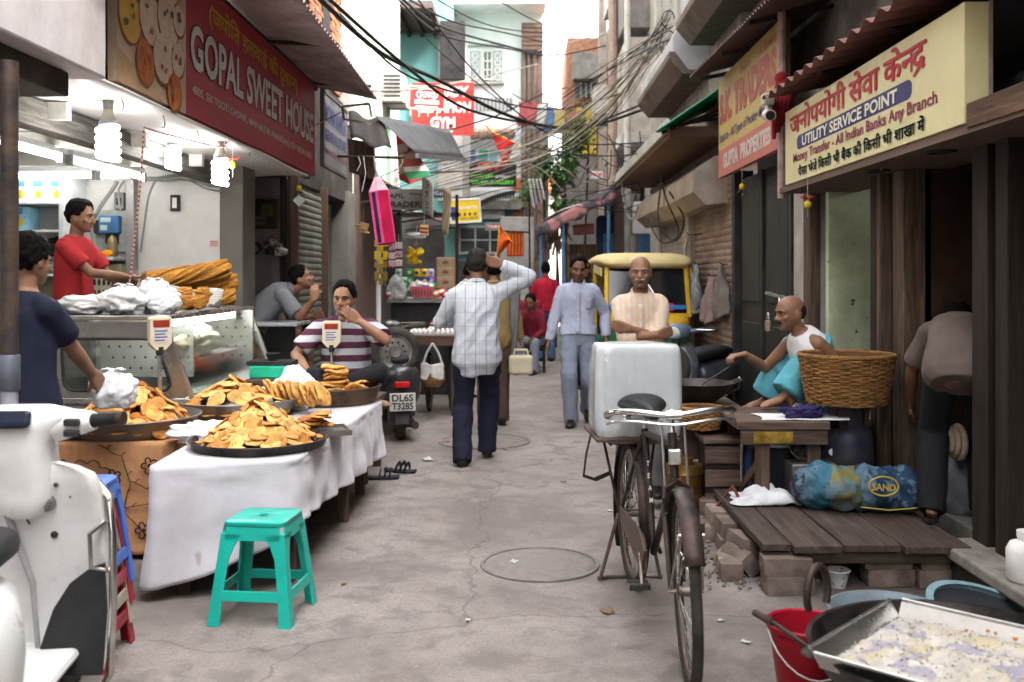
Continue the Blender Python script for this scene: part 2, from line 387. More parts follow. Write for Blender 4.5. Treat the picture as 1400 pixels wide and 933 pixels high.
# white / green painted house
t=thing('green_trimmed_house','tall white house front with pale green paint beyond the brick one','house',(-3.2,17,0))
B().box((-4.6,14.6,0),(-2.5,20.2,10)).build('wall',mat('white_green_wash',(.72,.74,.7),.85,var=.08,scale=1.2,bump=.2,dirt=((.36,.33,.28),.2,1.3)),t)
for y in(15.7,18.2):
 B().box((-2.5,y,3.0),(-2.44,y+.16,10)).build('green_strip',mat('green_strip',(.25,.55,.3),.8),t,bev=.006)
B().tube([(-2.42,16.6,0),(-2.42,16.6,10)],.05,10).build('drain_pipe',WHITEWASH,t,True)
B().box((-2.52,14.7,.1),(-2.44,17.2,3.4)).build('shop_front',mat('brown_shop_front',(.12,.08,.065),.7),t,bev=.01)
B().box((-2.52,17.25,.1),(-2.44,20.1,3.2)).build('shop_front',mat('dark_shop_front',(.06,.05,.05),.7),t,bev=.01)
def window(par,x0,x1,z0,z1,y,nx=2,nz_=3,fr=None,gl=None,depth=.08,fw=.06):
 fr=fr or mat('window_cream',(.6,.58,.52),.7); gl=gl or GLASS
 f=B()
 f.box((x0-fw,y-depth,z0-fw),(x0,y+.02,z1+fw)); f.box((x1,y-depth,z0-fw),(x1+fw,y+.02,z1+fw)); f.box((x0,y-depth,z1),(x1,y+.02,z1+fw)); f.box((x0,y-depth-.03,z0-fw),(x1,y+.02,z0))
 for i in range(1,nx):xx=x0+(x1-x0)*i/nx; f.box((xx-.02,y-depth*.7,z0),(xx+.02,y,z1))
 for i in range(1,nz_):zz=z0+(z1-z0)*i/nz_; f.box((x0,y-depth*.6,zz-.018),(x1,y,zz+.018))
 o=f.build('window',fr,par)
 g=B(); g.box((x0,y-.02,z0),(x1,y-.005,z1)); g.build('pane',gl,o)
 return o
# turquoise house (faces the camera)
t=thing('turquoise_house','turquoise painted house with dark roof overhang behind the cables','house',(-2.8,24,0))
B().box((-5.5,22.5,0),(-1.75,25.9,9)).build('wall',TURQ,t)
window(t,-2.45,-1.95,4.7,5.6,22.5,3,1,mat('grey_frame',(.35,.36,.36),.7))
B().box((-3.6,20.4,7.0),(-1.85,22.5,7.15)).build('roof_overhang',mat('overhang_underside',(.1,.075,.07),.9),t)
for i in range(6):
 B().box((-3.5+.3*i,20.45,6.9),(-3.43+.3*i,22.5,7.0)).build('rafter',DARKWOOD_Z,t)
B().box((-1.9,22.3,3.2),(-1.35,25.6,6.9)).build('side_wall',PLASTER,t)
B().box((-1.85,22.2,5.9),(-1.3,22.45,7.2)).build('dark_window',DARKM,t)
B().box((-5.5,22.3,0),(-1.77,22.5,2.9)).build('shop_front',mat('dark_shop_wall',(.1,.095,.09),.8),t)
# white end house (faces the camera)
t=thing('white_end_house','tall white house with ornate shuttered window closing the alley end','house',(-.8,28,0))
y=26.0
B().box((XW(600,y),y,XW(0,0)+3.3),(XW(742,y),30,12)).build('wall',WHITEWASH,t)
window(t,XW(662,y),XW(670,y)+.02,ZW(108,y),ZW(72,y),y,2,3)
for a,c in((643,656),(675,686)):
 b=B().box((XW(a,y),y-.06,ZW(112,y)),(XW(c,y),y+.01,ZW(70,y))); f=b.build('ornate_shutter',mat('grey_lattice',(.42,.42,.43),.8,var=.25,scale=20),t,bev=.01)
 for k in range(4):
  b=B().lathe([(.06,0),(.09,.0),(.09,.02),(.06,.02)],12,(0,0,0),Matrix.Rotation(PI/2,3,'X'),cap=False); b.mov(Matrix.Translation((XW((a+c)/2,y),y-.06,ZW(107-10*k,y)))); b.build('rosette',mat('white_rosette',(.7,.7,.7),.8),f,True)
B().box((XW(640,y),y-.1,ZW(64,y)),(XW(689,y),y+.02,ZW(61,y))).build('cornice',PLASTER,t,bev=.01)
B().box((XW(640,y),y-.12,ZW(116,y)),(XW(689,y),y+.02,ZW(113,y))).build('sill',PLASTER,t,bev=.01)
for k in range(10):
 B().box((XW(650+5.2*k,y),y-.03,ZW(152,y)),(XW(653.6+5.2*k,y),y+.02,ZW(134,y))).build('vent_slot',mat('grey_slot',(.3,.3,.3),.9),t)
B().box((XW(600,y),y-1.0,8.35),(XW(745,y),y,8.5)).build('balcony_slab',WHITEWASH,t)
B().box((XW(600,y),y-1.0,8.5),(XW(742,y),y-.9,9.4)).build('balcony_wall',mat('red_balcony',(.55,.14,.09),.8),t)
B().box((XW(600,y),y-.5,3.22),(XW(716,y),y+.02,3.45)).build('ledge',GREYPL,t)
B().box((XW(598,y),y,1.9),(XW(702,y),y+.5,3.3)).build('turquoise_storey',TURQ,t)
B().box((XW(702,y),y-.15,0),(XW(712,y),y+.2,4.05)).build('orange_pier',ORANGEPL,t)
for k in range(5):
 B().lathe([(.1,-.12),(.16,-.05),(.17,.06),(.1,.14)],10,(XW(648+12*k,y),y-.25,ZW(186,y))).build('pot',mat('brown_pot',(.35,.25,.19),.8),t,True)
for(a,c,m_)in((638,650,(.09,.14,.4)),(655,667,(.02,.3,.2)),(670,680,(.1,.45,.5))):
 B().box((XW(a,y),y-.1,ZW(222,y)),(XW(c,y),y-.04,ZW(206,y))).build('poster',mat('poster_%d'%a,m_,.6),t)
B().box((XW(590,y),y,0),(XW(716,y),y+.4,1.9)).build('ground_floor',mat('dark_shop_wall',(.1,.095,.09),.8),t)
B().box((XW(560,y),y-.2,ZW(300,y)),(XW(690,y),y+.02,ZW(262,y))).build('shop_fascia',mat('white_fascia',(.6,.62,.6),.7),t)
window(t,XW(630,y),XW(690,y),ZW(345,y),ZW(312,y),y-.02,3,2,mat('white_frame',(.5,.5,.48),.7))
b=B().box((XW(684,24),23.9,0),(XW(730,24),24.1,ZW(297,24))); o=b.build('low_white_wall',PLASTER,t,bev=.02)
b=B().box((XW(713,y),y-.35,ZW(74,y)),(XW(742,y),y+.02,ZW(36,y))); o=b.build('shutter_box',rusty('brown_shutter_box',(.16,.1,.08),.4),t)
for k in range(6):
 B().box((XW(713,y),y-.37,ZW(72-6*k,y)),(XW(742,y),y-.345,ZW(69-6*k,y))).build('slat',rusty('brown_slat',(.22,.15,.12),.3),o)
for px,r in((716,.07),(723,.05),(731,.05)):
 B().tube([(XW(px,y),y-.15,2.0),(XW(px,y),y-.15,ZW(74,y))],r,8).build('drain_pipe',mat('pipe_brown',(.2,.15,.13),.7),t,True)
B().box((XW(719,y),y-.05,1.0),(XW(742,y),y+.3,ZW(75,y))).build('side_pier',mat('pier_brown',(.27,.17,.13),.8),t)
# ---------------------------------------------------------------- right side buildings
t=thing('right_shop_building','dark old shop row with wooden door posts on the right','shop',(3,7,0))
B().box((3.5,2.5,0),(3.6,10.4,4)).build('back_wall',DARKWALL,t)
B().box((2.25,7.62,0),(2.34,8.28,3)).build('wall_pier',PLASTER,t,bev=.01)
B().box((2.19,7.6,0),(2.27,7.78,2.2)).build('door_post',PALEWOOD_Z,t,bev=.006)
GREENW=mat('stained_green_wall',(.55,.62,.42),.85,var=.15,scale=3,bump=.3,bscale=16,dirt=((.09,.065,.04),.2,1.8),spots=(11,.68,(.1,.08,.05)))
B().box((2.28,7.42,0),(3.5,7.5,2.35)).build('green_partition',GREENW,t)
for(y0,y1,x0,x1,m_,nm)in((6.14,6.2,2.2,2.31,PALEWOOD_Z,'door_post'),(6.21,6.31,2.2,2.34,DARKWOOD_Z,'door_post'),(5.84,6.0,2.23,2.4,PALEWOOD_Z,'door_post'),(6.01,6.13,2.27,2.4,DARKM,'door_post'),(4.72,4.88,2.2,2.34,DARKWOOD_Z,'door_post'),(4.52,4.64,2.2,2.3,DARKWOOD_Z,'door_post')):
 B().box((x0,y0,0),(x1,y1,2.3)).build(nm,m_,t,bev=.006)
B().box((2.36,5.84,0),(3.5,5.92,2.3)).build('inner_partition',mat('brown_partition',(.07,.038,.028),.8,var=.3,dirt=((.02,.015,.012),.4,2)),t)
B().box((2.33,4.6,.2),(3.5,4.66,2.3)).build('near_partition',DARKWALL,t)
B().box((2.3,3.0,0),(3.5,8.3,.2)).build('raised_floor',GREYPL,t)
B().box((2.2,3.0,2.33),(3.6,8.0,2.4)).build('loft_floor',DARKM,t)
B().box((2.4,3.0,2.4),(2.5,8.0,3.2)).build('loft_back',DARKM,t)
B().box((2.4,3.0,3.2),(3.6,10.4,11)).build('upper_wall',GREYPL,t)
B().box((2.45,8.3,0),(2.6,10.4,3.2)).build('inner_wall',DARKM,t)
# stone threshold
t=thing('stone_step','worn stone doorstep at the foot of the dark shelf at right edge','step',(2.3,4.3,0))
B().box((2.02,3.4,.155),(2.6,4.9,.215)).build('slab',mat('pale_stone',(.3,.27,.24),.8,dirt=((.1,.08,.07),.35,5)),t,bev=.012)
B().box((2.06,3.4,0),(2.58,4.86,.155)).build('riser',DARKWALL,t,bev=.01)
# drawers at right edge
t=thing('wooden_cubby_shelf','dark brown wooden cubby shelf at the far right edge','shelf',(2.45,4.2,.215))
B().box((2.3,3.5,.215),(2.9,4.5,2.3)).build('carcass',wood('cubby_dark',(.05,.03,.022),2),t)
for k in range(9):
 z=.25+k*.225
 B().box((2.27,4.1,z),(2.299,4.49,z+.2)).build('drawer_front',wood('cubby_front%d'%(k%3),[(.14,.08,.04),(.2,.13,.07),(.1,.045,.03)][k%3],1),t,bev=.006)
# black double door
t=thing('black_door','black panelled double door closed with a brass padlock','door',(2.25,9.35,0))
BD=mat('black_door_paint',(.02,.021,.023),.5,var=.35,scale=4,bump=.25,bscale=20,stretch=(3,3,1),dirt=((.08,.07,.06),.25,4))
for y0,y1 in((8.32,9.32),(9.34,10.36)):
 b=B().box((2.27,y0,.12),(2.33,y1,2.5)); lf=b.build('door_leaf',BD,t,bev=.005)
 for z0,z1 in((.25,1.05),(1.25,2.35)):
  B().box((2.25,y0+.14,z0),(2.27,y1-.14,z1)).build('panel',BD,lf,bev=.012)
 B().box((2.24,y0+.0,.12),(2.27,y0+.09,2.5)).build('stile',BD,lf,bev=.006)
B().box((2.2,10.36,0),(2.4,10.5,2.6)).build('door_post',DARKM,t,bev=.006)
B().bar((2.2,8.35,1.32),(2.2,9.0,1.35),.03,.03).build('bolt',STEEL,t,bev=.004)
B().tube([(2.19,8.5,1.32),(2.17,8.45,1.22),(2.18,8.36,1.17)],.008,6).build('chain',STEEL,t,True)
b=B().obox((2.17,8.82,1.06),(.035,.09,.1)); lk=b.build('padlock',mat('brass_lock',(.5,.42,.32),.4,.7),t,bev=.01)
B().tube([(2.17,8.82+.03*math.cos(a),1.12+.055*math.sin(a))for a in[PI*i/8 for i in range(9)]],.007,6).build('shackle',STEEL,lk,True)
# shutters shop
t=thing('shuttered_shop_building','row of rusty rolled shutters behind the scooter and rickshaw','shop',(2.8,13.5,0))
RS=mat('rusty_pale_shutter',(.34,.29,.26),.6,.1,var=.2,scale=3,bump=.15,dirt=((.2,.09,.045),.45,2.4),stretch=(1,1,2))
b=B(); shutter_mesh(b,(2.25,13.0),(2.25,10.55),0.02,2.7,out=(-1,0,0)); b.build('shutter',RS,t,True)
b=B(); shutter_mesh(b,(2.25,16.0),(2.25,13.2),0.02,2.6,out=(-1,0,0)); b.build('shutter',mat('grey_shutter',(.42,.39,.37),.6,.1,dirt=((.22,.15,.11),.35,2.4)),t,True)
B().box((2.15,13.0,0),(2.3,13.2,2.7)).build('pier',PLASTER,t,bev=.01)
B().box((2.2,16.0,0),(3.2,17.2,3)).build('end_wall',PLASTER,t)
B().box((2.3,10.5,2.7),(3.4,17.2,9.5)).build('upper_wall',GREYPL,t)
HOOD=mat('shutter_hood',(.4,.34,.29),.6,.15,var=.15,dirt=((.2,.12,.08),.35,2))
for y0,y1,x in((10.9,13.1,1.86),(13.15,16.2,1.84)):
 B().poly([(2.28,y0,2.3),(2.0,y0,2.28),(x,y0,2.42),(x+.02,y0,2.66),(2.1,y0,2.82),(2.28,y0,2.83)],(0,y1-y0,0)).build('shutter_hood',HOOD,t,bev=.01)
t=thing('concrete_ledge','weathered concrete ledge with brown underside above the shutters','ledge',(2,13,3))
B().box((1.62,11.0,3.04),(2.5,17.4,3.16)).build('slab',mat('ledge_brown',(.2,.125,.09),.85,dirt=((.08,.05,.04),.3,3)),t,bev=.01)
B().box((1.58,11.0,3.1),(1.62,17.4,3.24)).build('lip',PLASTER,t,bev=.006)
# tall grey house and far right
t=thing('grey_balcony_house','tall grey concrete house with a blank balcony front on the right','house',(3,20,0))
B().box((2.35,17.3,0),(5,24.5,11)).build('wall',mat('grey_house_wall',(.42,.39,.37),.9,dirt=((.2,.17,.14),.35,1)),t)
B().box((1.92,18.5,4.15),(2.36,22.0,5.95)).build('balcony_front',mat('scuffed_balcony',(.5,.47,.43),.9,bump=.3,dirt=((.3,.24,.19),.4,2)),t,bev=.01)
B().box((1.8,18.4,3.95),(2.38,22.2,4.16)).build('balcony_slab',PLASTER,t,bev=.01)
B().box((1.85,18.4,6.1),(2.38,22.2,6.9)).build('upper_balcony',mat('dark_cement',(.2,.18,.17),.9),t,bev=.01)
B().box((1.8,18.3,7.2),(2.38,22.2,9.6)).build('upper_bay',PLASTER,t,bev=.01)
B().box((2.0,18.2,ZW(320,18.2)),(2.36,18.5,ZW(276,18.2))).build('meter_box',WHITEWASH,t,bev=.01)
B().box((2.0,17.24,ZW(345,17.2)),(2.34,17.3,ZW(320,17.2))).build('blue_window',mat('blue_shutter',(.06,.16,.3),.7,var=.2),t)
B().tube([(1.9,18.1,0),(1.9,18.1,11)],.06,8).build('drain_pipe',PLASTER,t,True)
B().tube([(1.75,19.4,2.5),(1.75,19.4,11)],.09,8).build('soil_pipe',mat('brown_pipe',(.3,.22,.18),.8),t,True)
def bay(y0,y1,x0,z0,h,label):
 t=thing('bay_box',label,'bay window',(x0+.2,(y0+y1)/2,z0))
 B().poly([(2.4,y0,z0),(x0+.16,y0,z0),(x0,y0,z0+.16),(x0,y0,z0+h*.55),(x0+.2,y0,z0+h),(2.4,y0,z0+h)],(0,y1-y0,0)).build('box',mat('bay_pale',(.5,.5,.52),.75,dirt=((.2,.18,.16),.3,3)),t,bev=.01)
 B().poly([(2.4,y0-.05,z0-.06),(x0+.12,y0-.05,z0-.06),(x0-.05,y0-.05,z0+.13),(x0-.05,y0-.05,z0+.22),(x0+.02,y0-.05,z0+.22),(x0+.19,y0-.05,z0-.005),(2.4,y0-.05,z0-.005)],(0,y1-y0+.1,0)).build('shell',mat('bay_brown',(.16,.125,.11),.8,dirt=((.07,.05,.04),.3,4)),t,bev=.008)
bay(12.3,15.6,1.85,4.05,.75,'rounded pale box bay jutting over the alley beside the green sheet')
bay(9.3,12.0,1.9,4.35,1.3,'larger brown and grey box bay above the yellow trader sign')
# far house right of the sky gap
t=thing('red_brick_far_house','distant brick house with dark window right of the sky gap','house',(2,27,0)); y=25.0
B().box((XW(776,y),y,0),(XW(815,y)+1.5,29,ZW(52,y))).build('wall',mat('far_brick',(.36,.17,.11),.9,var=.25,scale=12),t)
B().box((XW(782,y),y-.4,ZW(112,y)),(XW(818,y),y,ZW(76,y))).build('balcony',GREYPL,t,bev=.02)
B().box((XW(786,y),y-.1,ZW(135,y)),(XW(815,y),y+.02,ZW(114,y))).build('dark_window',GLASS,t)
for k in range(3):B().box((XW(793+7*k,y),y-.13,ZW(135,y)),(XW(794.6+7*k,y),y-.08,ZW(114,y))).build('window_bar',PLASTER,t)
B().box((XW(788,y),y-.3,ZW(212,y)),(XW(814,y),y-.2,ZW(150,y))).build('yellow_panel',mat('yellow_panel',(.62,.42,.05),.7,var=.2),t)
B().box((XW(816,y),y-.8,0),(XW(826,y),y-.4,11)).build('pier',mat('far_pier',(.4,.33,.28),.9),t)
B().box((XW(770,y),y-.3,0),(XW(815,y),y,ZW(215,y))).build('lower_wall',mat('dark_cement',(.2,.18,.17)),t)
t=thing('gap_house','low pale far house wall seen through the gap below the sky','house',(1,34,0)); y=33
B().box((XW(690,y),y,0),(XW(800,y),y+3,ZW(255,y))).build('wall',PLASTER,t)
B().box((XW(735,y),y-.2,ZW(262,y)),(XW(765,y),y+.02,ZW(238,y))).build('orange_band',ORANGEPL,t)
t=thing('far_grey_house','far grey house rising behind the vines','house',(.6,29,0)); y=28.5
B().box((XW(741,y),y,0),(XW(750,y),y+3,ZW(140,y))).build('wall',GREYPL,t)
B().box((XW(742,y),y-.06,ZW(200,y)),(XW(748,y),y+.01,ZW(160,y))).build('dark_window',GLASS,t)
# the alley goes on behind the camera
t=thing('rear_house_row','grey house row continuing on the left side behind the camera','house',(-4,-8,0))
B().box((-6,-22,0),(-2.7,1.3,7.5)).build('wall',GREYPL,t); B().box((-2.7,-20,2.6),(-1.9,1.0,2.7)).build('awning',TINROOF,t)
t=thing('rear_house_row','grey house row continuing on the right side behind the camera','house',(4,-8,0))
B().box((2.6,-22,0),(6,2.4,9.5)).build('wall',GREYPL,t); B().box((1.9,-20,2.5),(2.6,2.3,2.6)).build('awning',TINROOF,t)
# ---------------------------------------------------------------- lettering
def glyphs(txt,bold=0.0,res=3):
 c=bpy.data.curves.new('t','FONT'); c.body=txt; c.size=1; c.offset=bold; c.resolution_u=res; c.fill_mode='FRONT'
 o=bpy.data.objects.new('t',c); C.objects.link(o); dg=bpy.context.evaluated_depsgraph_get()
 me=bpy.data.meshes.new_from_object(o.evaluated_get(dg)); bpy.data.objects.remove(o); bpy.data.curves.remove(c)
 vs=[Vector((v.co.x,v.co.y,0))for v in me.vertices]; fs=[tuple(p.vertices)for p in me.polygons]; bpy.data.meshes.remove(me)
 return vs,fs
def deva(txt,bold):
 V,Fc=[],[]; cur=0; piece=''
 def flush(p,half,ra):
  nonlocal cur
  if not p:return
  vs,fs=glyphs(p,min(bold,.014))
  if not vs:cur+=.25*len(p); return
  x1=max(v.x for v in vs);
  if half:
   bm=bmesh.new(); bv=[bm.verts.new(v)for v in vs]
   for f in fs:
    try:bm.faces.new([bv[i]for i in f])
    except ValueError:pass
   last=x1-.16
   bmesh.ops.bisect_plane(bm,geom=bm.verts[:]+bm.edges[:]+bm.faces[:],plane_co=(last,0,0),plane_no=(1,0,0),clear_outer=True)
   bm.verts.index_update(); vs=[v.co.copy()for v in bm.verts]; fs=[tuple(v.index for v in f.verts)for f in bm.faces]; bm.free(); x1=last+.02
  k=len(V); V.extend([v+Vector((cur,0,0))for v in vs]); Fc.extend([tuple(i+k for i in f)for f in fs])
  if ra:
   k=len(V); a=cur+x1-.2
   V.extend([Vector(q)for q in((a-.02,.1,0),(a+.06,.06,0),(a-.26,-.2,0),(a-.31,-.14,0))]); Fc.append((0+k,1+k,2+k,3+k))
  cur+=x1-.012
 for ch in txt:
  if ch=='~':flush(piece,True,False); piece=''
  elif ch=='^':flush(piece,False,True); piece=''
  elif ch==' ':flush(piece,False,False); piece=''; cur+=.24
  else:piece+=ch
 flush(piece,False,False)
 n=len(V); f0=list(Fc)
 for dx,dy in((.022,0),(0,.018)):
  k=len(V); V.extend([v+Vector((dx,dy,0))for v in V[:n]]); Fc.extend([tuple(i+k for i in f)for f in f0])
 return V,Fc
def islands(vs,fs):
 par=list(range(len(vs)))
 def find(a):
  while par[a]!=a:par[a]=par[par[a]]; a=par[a]
  return a
 for f in fs:
  for i in f[1:]:par[find(i)]=find(f[0])
 ids={};
 return[ids.setdefault(find(i),len(ids))%7 for i in range(len(vs))]
def lettering(par,txt,x0,x1,z0,z1,m,bold=.02,dv=False,depth=.003,name='lettering',fit=True,shear=0):
 vs,fs=deva(txt,bold)if dv else glyphs(txt,bold)
 if not vs:return None
 a=min(v.x for v in vs); c=max(v.x for v in vs); d=min(v.y for v in vs); e=max(v.y for v in vs)
 lv=islands(vs,fs); b=B()
 out=[]
 for v,l in zip(vs,lv):
  tx=(v.x-a)/(c-a); tz=(v.y-d)/(e-d)
  out.append((x0+(x1-x0)*tx+shear*(tz-.5)*(z1-z0),-depth-.0004*l,z0+(z1-z0)*tz))
 b.add(out,fs); return b.build(name,m,par,world=0)
def print_ink(name,col,rough=.5):return mat(name,col,rough,var=.08,scale=5,bump=.05)
def board(par,w_,h_,m,frame=None,t_=.03,name='panel',fw=.03):
 b=B().box((-w_/2,0,0),(w_/2,t_,h_)); o=b.build(name,m,par,world=0,bev=.003)
 if frame:
  for(a,c)in(((-w_/2-fw*.3,-.008,-.004),(w_/2+fw*.3,t_+.004,fw)),((-w_/2-fw*.3,-.008,h_-fw),(w_/2+fw*.3,t_+.004,h_+.004)),((-w_/2-fw*.3,-.0075,fw),(-w_/2+fw*.7,t_+.004,h_-fw)),((w_/2-fw*.7,-.0075,fw),(w_/2+fw*.3,t_+.004,h_-fw))):
   B().box(a,c).build('frame',frame,par,world=0,bev=.003)
 return o
# ---------------------------------------------------------------- the red sweet house sign
t=thing('shop_sign','long maroon Gopal Sweet House signboard with food picture at its near end','sign',(-2.07,7.5,2.5),PI/2)
RED=mat('maroon_print',(.38,.025,.05),.45,var=.12,scale=1.2,bump=.03,dirt=((.32,.1,.1),.12,1.5))
B().box((-1.38,0,0),(2.4,.05,.9)).build('panel',RED,t,world=0,bev=.003)
b=B().box((-2.42,.002,-.0),(-1.38,.05,.9)); pic=b.build('picture_panel',mat('picture_cream',(.5,.38,.27),.5,var=.12,scale=4,bump=.04),t,world=0)
random.seed(9)
CR=mat('print_dumpling',(.62,.5,.4),.5,var=.12,scale=14); OR=mat('print_orange',(.5,.15,.04),.5,var=.3,scale=12); RD=print_ink('print_red',(.4,.02,.03)); GN=print_ink('print_green',(.03,.13,.05)); YL=print_ink('print_yellow',(.6,.38,.06)); BR=print_ink('print_brown',(.22,.07,.035))
def disc(par,x,z,rx,rz_,m,d,name,ang=0):
 b=B(); n=16; pts=[(x+rx*math.cos(a)*math.cos(ang)-rz_*math.sin(a)*math.sin(ang),-d,z+rx*math.cos(a)*math.sin(ang)+rz_*math.sin(a)*math.cos(ang))for a in[2*PI*i/n for i in range(n)]]
 b.add(pts,[tuple(range(n))]); return b.build(name,m,par,world=0)
for i,(x,z,r,m_)in enumerate([(-2.2,.62,.17,CR),(-1.93,.7,.17,CR),(-1.66,.74,.16,CR),(-2.26,.36,.15,YL),(-1.98,.42,.16,CR),(-1.7,.48,.17,CR),(-2.1,.83,.13,OR),(-1.52,.52,.1,CR),(-2.05,.16,.13,OR),(-1.78,.24,.16,CR),(-1.54,.28,.11,CR),(-1.6,.08,.12,OR),(-1.85,.84,.1,BR),(-1.5,.84,.1,CR)]):
 disc(t,x,z,r*1.06,r*.96,BR,.0012+i*.0005,'printed_shadow'); disc(t,x,z+.012,r,r*.9,m_,.0015+i*.0005,'printed_dumpling',rnd(-1,1))
 for k in range(3):disc(t,x+rnd(-.5,.5)*r,z+rnd(-.4,.5)*r,rnd(.012,.03),rnd(.01,.022),random.choice((RD,GN,GN,OR)),.0088+.0002*k+i*.0006,'printed_garnish',rnd(0,3))
B().add([(-2.42,-.0012,.18),(-1.75,-.0012,0),(-2.42,-.0012,0)],[(0,2,1)]).build('printed_tray',mat('print_tan',(.45,.3,.17),.5),t,world=0)
WH=print_ink('sign_grey_white',(.56,.53,.53)); WSH=print_ink('sign_dark_outline',(.07,.03,.035)); GOLD=print_ink('sign_gold',(.55,.33,.05))
lettering(t,'GOPAL SWEET HOUSE',-1.33,2.34,.29,.6,WSH,.055,depth=.0015,name='letter_shadow')
lettering(t,'GOPAL SWEET HOUSE',-1.31,2.31,.3,.59,WH,.028,depth=.0045)
lettering(t,'(ज~योित हलवाई की दुकान)',-.95,1.62,.63,.83,GOLD,.02,True)
lettering(t,'4805, SIX TOOTI CHOWK, MAIN BAZAR, PAHARGANJ, NEW DELHI-110055',-1.28,2.25,.13,.2,WH,.015)
for k in range(4):
 B().box((1.78,-.003,.72-.028*k),(2.2,-.0015,.735-.028*k)).build('printed_line',print_ink('sign_faded_pink',(.38,.13,.14)),t,world=0)
B().box((-2.44,.05,-.03),(2.42,.09,.0)).build('batten',mat('dark_batten',(.06,.05,.045),.7),t,world=0)
for k in range(8):
 y=-2.2+.62*k; B().tube([(y,.06,-.02),(y,.07,-.05)]+[(y+.03*math.sin(a),.07,-.085+.033*math.cos(a))for a in[.2+i*.5 for i in range(8)]],.004,6).build('hook',STEEL,t,1,world=0)
# tin awning above it
t=thing('tin_awning','pinkish corrugated tin awning above the maroon signboard','awning',(-1.8,8,3.4))
b=B(); corr(b,(-1.5,4.2,3.43),(-1.48,10.15,3.3),(-2.16,4.2,3.56),(-2.16,10.15,3.44),.1,.014); b.build('sheet',PINKTIN,t,True,solid=.002)
B().box((-2.14,4.2,3.38),(-2.08,10.1,3.44)).build('batten',mat('dark_batten',(.06,.05,.045)),t)
for k in range(4):
 B().bar((-2.1,4.6+1.75*k,3.41),(-1.5,4.6+1.75*k,3.38),.03,.03).build('bracket',IRON,t)
# ---------------------------------------------------------------- second hanging board (blue printing), past the red sign
t=thing('shop_sign','small faded board with blue letters hanging past the end of the maroon sign','sign',(-2.02,10.75,2.62),PI/2)
board(t,1.35,.78,mat('faded_board',(.42,.42,.46),.6,var=.15,scale=3,dirt=((.22,.17,.15),.3,3)),mat('board_frame_grey',(.2,.2,.2),.6))
BLUEI=print_ink('faded_blue_ink',(.08,.13,.3))
lettering(t,'MONA KANTA',-.6,.6,.46,.66,BLUEI,.03); lettering(t,'GENERAL STORE',-.6,.6,.28,.4,BLUEI,.02); lettering(t,'MAIN BAZAR PAHARGANJ',-.6,.6,.12,.2,print_ink('faded_red_ink',(.3,.06,.06)),.01)
# ---------------------------------------------------------------- yellow utility sign, right
t=thing('shop_sign','pale yellow Utility Service Point signboard with red Hindi heading','sign',(1.95,5.9,2.175),-PI/2)
YB=mat('pale_yellow_board',(.66,.6,.33),.4,var=.05,scale=1.5,bump=.02,dirt=((.45,.38,.2),.06,2),spots=(7,.73,(.35,.28,.15)))
B().box((-1.5,0,0),(1.5,.11,.54)).build('panel',YB,t,world=0,bev=.004)
B().box((-1.505,.11,-.005),(1.505,.125,.545)).build('backing',mat('board_back',(.3,.25,.2),.7),t,world=0)
CRIM=print_ink('crimson_ink',(.42,.012,.03)); NAVY=print_ink('navy_ink',(.035,.03,.13)); MAR=print_ink('maroon_ink',(.22,.012,.06)); TEAL=print_ink('teal_ink',(.012,.075,.085)); CREAM=print_ink('cream_ink',(.75,.72,.58))
lettering(t,'जनोपयोगी सेवा केन~द^',-1.36,1.1,.315,.525,CRIM,.04,True)
b=B(); pts=[]
for(cx_,cz_,a0)in((.85,.255,-90),(.85,.285,0),(-1.12,.285,90),(-1.12,.255,180)):
 for k in range(6):a=math.radians(a0+18*k); pts.append((cx_+.06*math.cos(a),-.0015,cz_+.035*math.sin(a)))
b.add(pts,[tuple(range(len(pts)))]); b.build('blue_pill',NAVY,t,world=0)
lettering(t,'UTILITY SERVICE POINT',-1.04,.72,.232,.305,CREAM,.03,depth=.004)
lettering(t,'Money Transfer - All Indian Banks Any Branch',-1.27,1.22,.12,.205,MAR,.02)
lettering(t,'पैसा भेजें िकसी भी बैंक की िकसी भी शाखा में',-1.14,1.08,.03,.112,TEAL,.03,True)
for k in(-1.25,-.7,.35):
 B().tube([(k,.05,-.0),(k,.05,-.03)]+[(k+.025*math.sin(a),.05,-.055+.028*math.cos(a))for a in[.2+i*.5 for i in range(8)]],.004,6).build('hook',IRON,t,1,world=0)
t=thing('canopy_underside','brown boxed canopy with round ceiling lights unlit under the pale yellow sign','canopy',(2.1,5.6,2.17))
B().box((1.96,3.2,2.13),(2.5,7.6,2.172)).build('soffit',mat('brown_soffit',(.16,.11,.085),.7,var=.25,dirt=((.08,.05,.04),.3,3)),t)
B().box((1.95,3.2,2.15),(1.99,4.38,2.26)).build('edge_board',wood('brown_edge',(.14,.08,.05),1),t,bev=.004)
for y in(5.0,5.9):
 B().lathe([(.075,.0),(.075,-.012),(.06,-.014),(.055,0)],20,(2.1,y,2.13)).build('ring_light',DARKM,t,True)
t=thing('tin_awning','red brown corrugated tin awning with wavy edge over the pale yellow sign','awning',(2.0,5.8,2.85))
b=B(); corr(b,(1.8,7.5,2.83),(1.8,3.2,2.83),(2.55,7.5,2.98),(2.55,3.2,2.98),.22,.022); b.build('sheet',rusty('red_tin',(.2,.085,.075),.3,metal=.1),t,True,solid=.003)
for y in(4.2,5.4,6.6):
 B().box((1.98,y-.02,2.84),(2.5,y+.02,2.87)).build('purlin',DARKWOOD_Z,t)
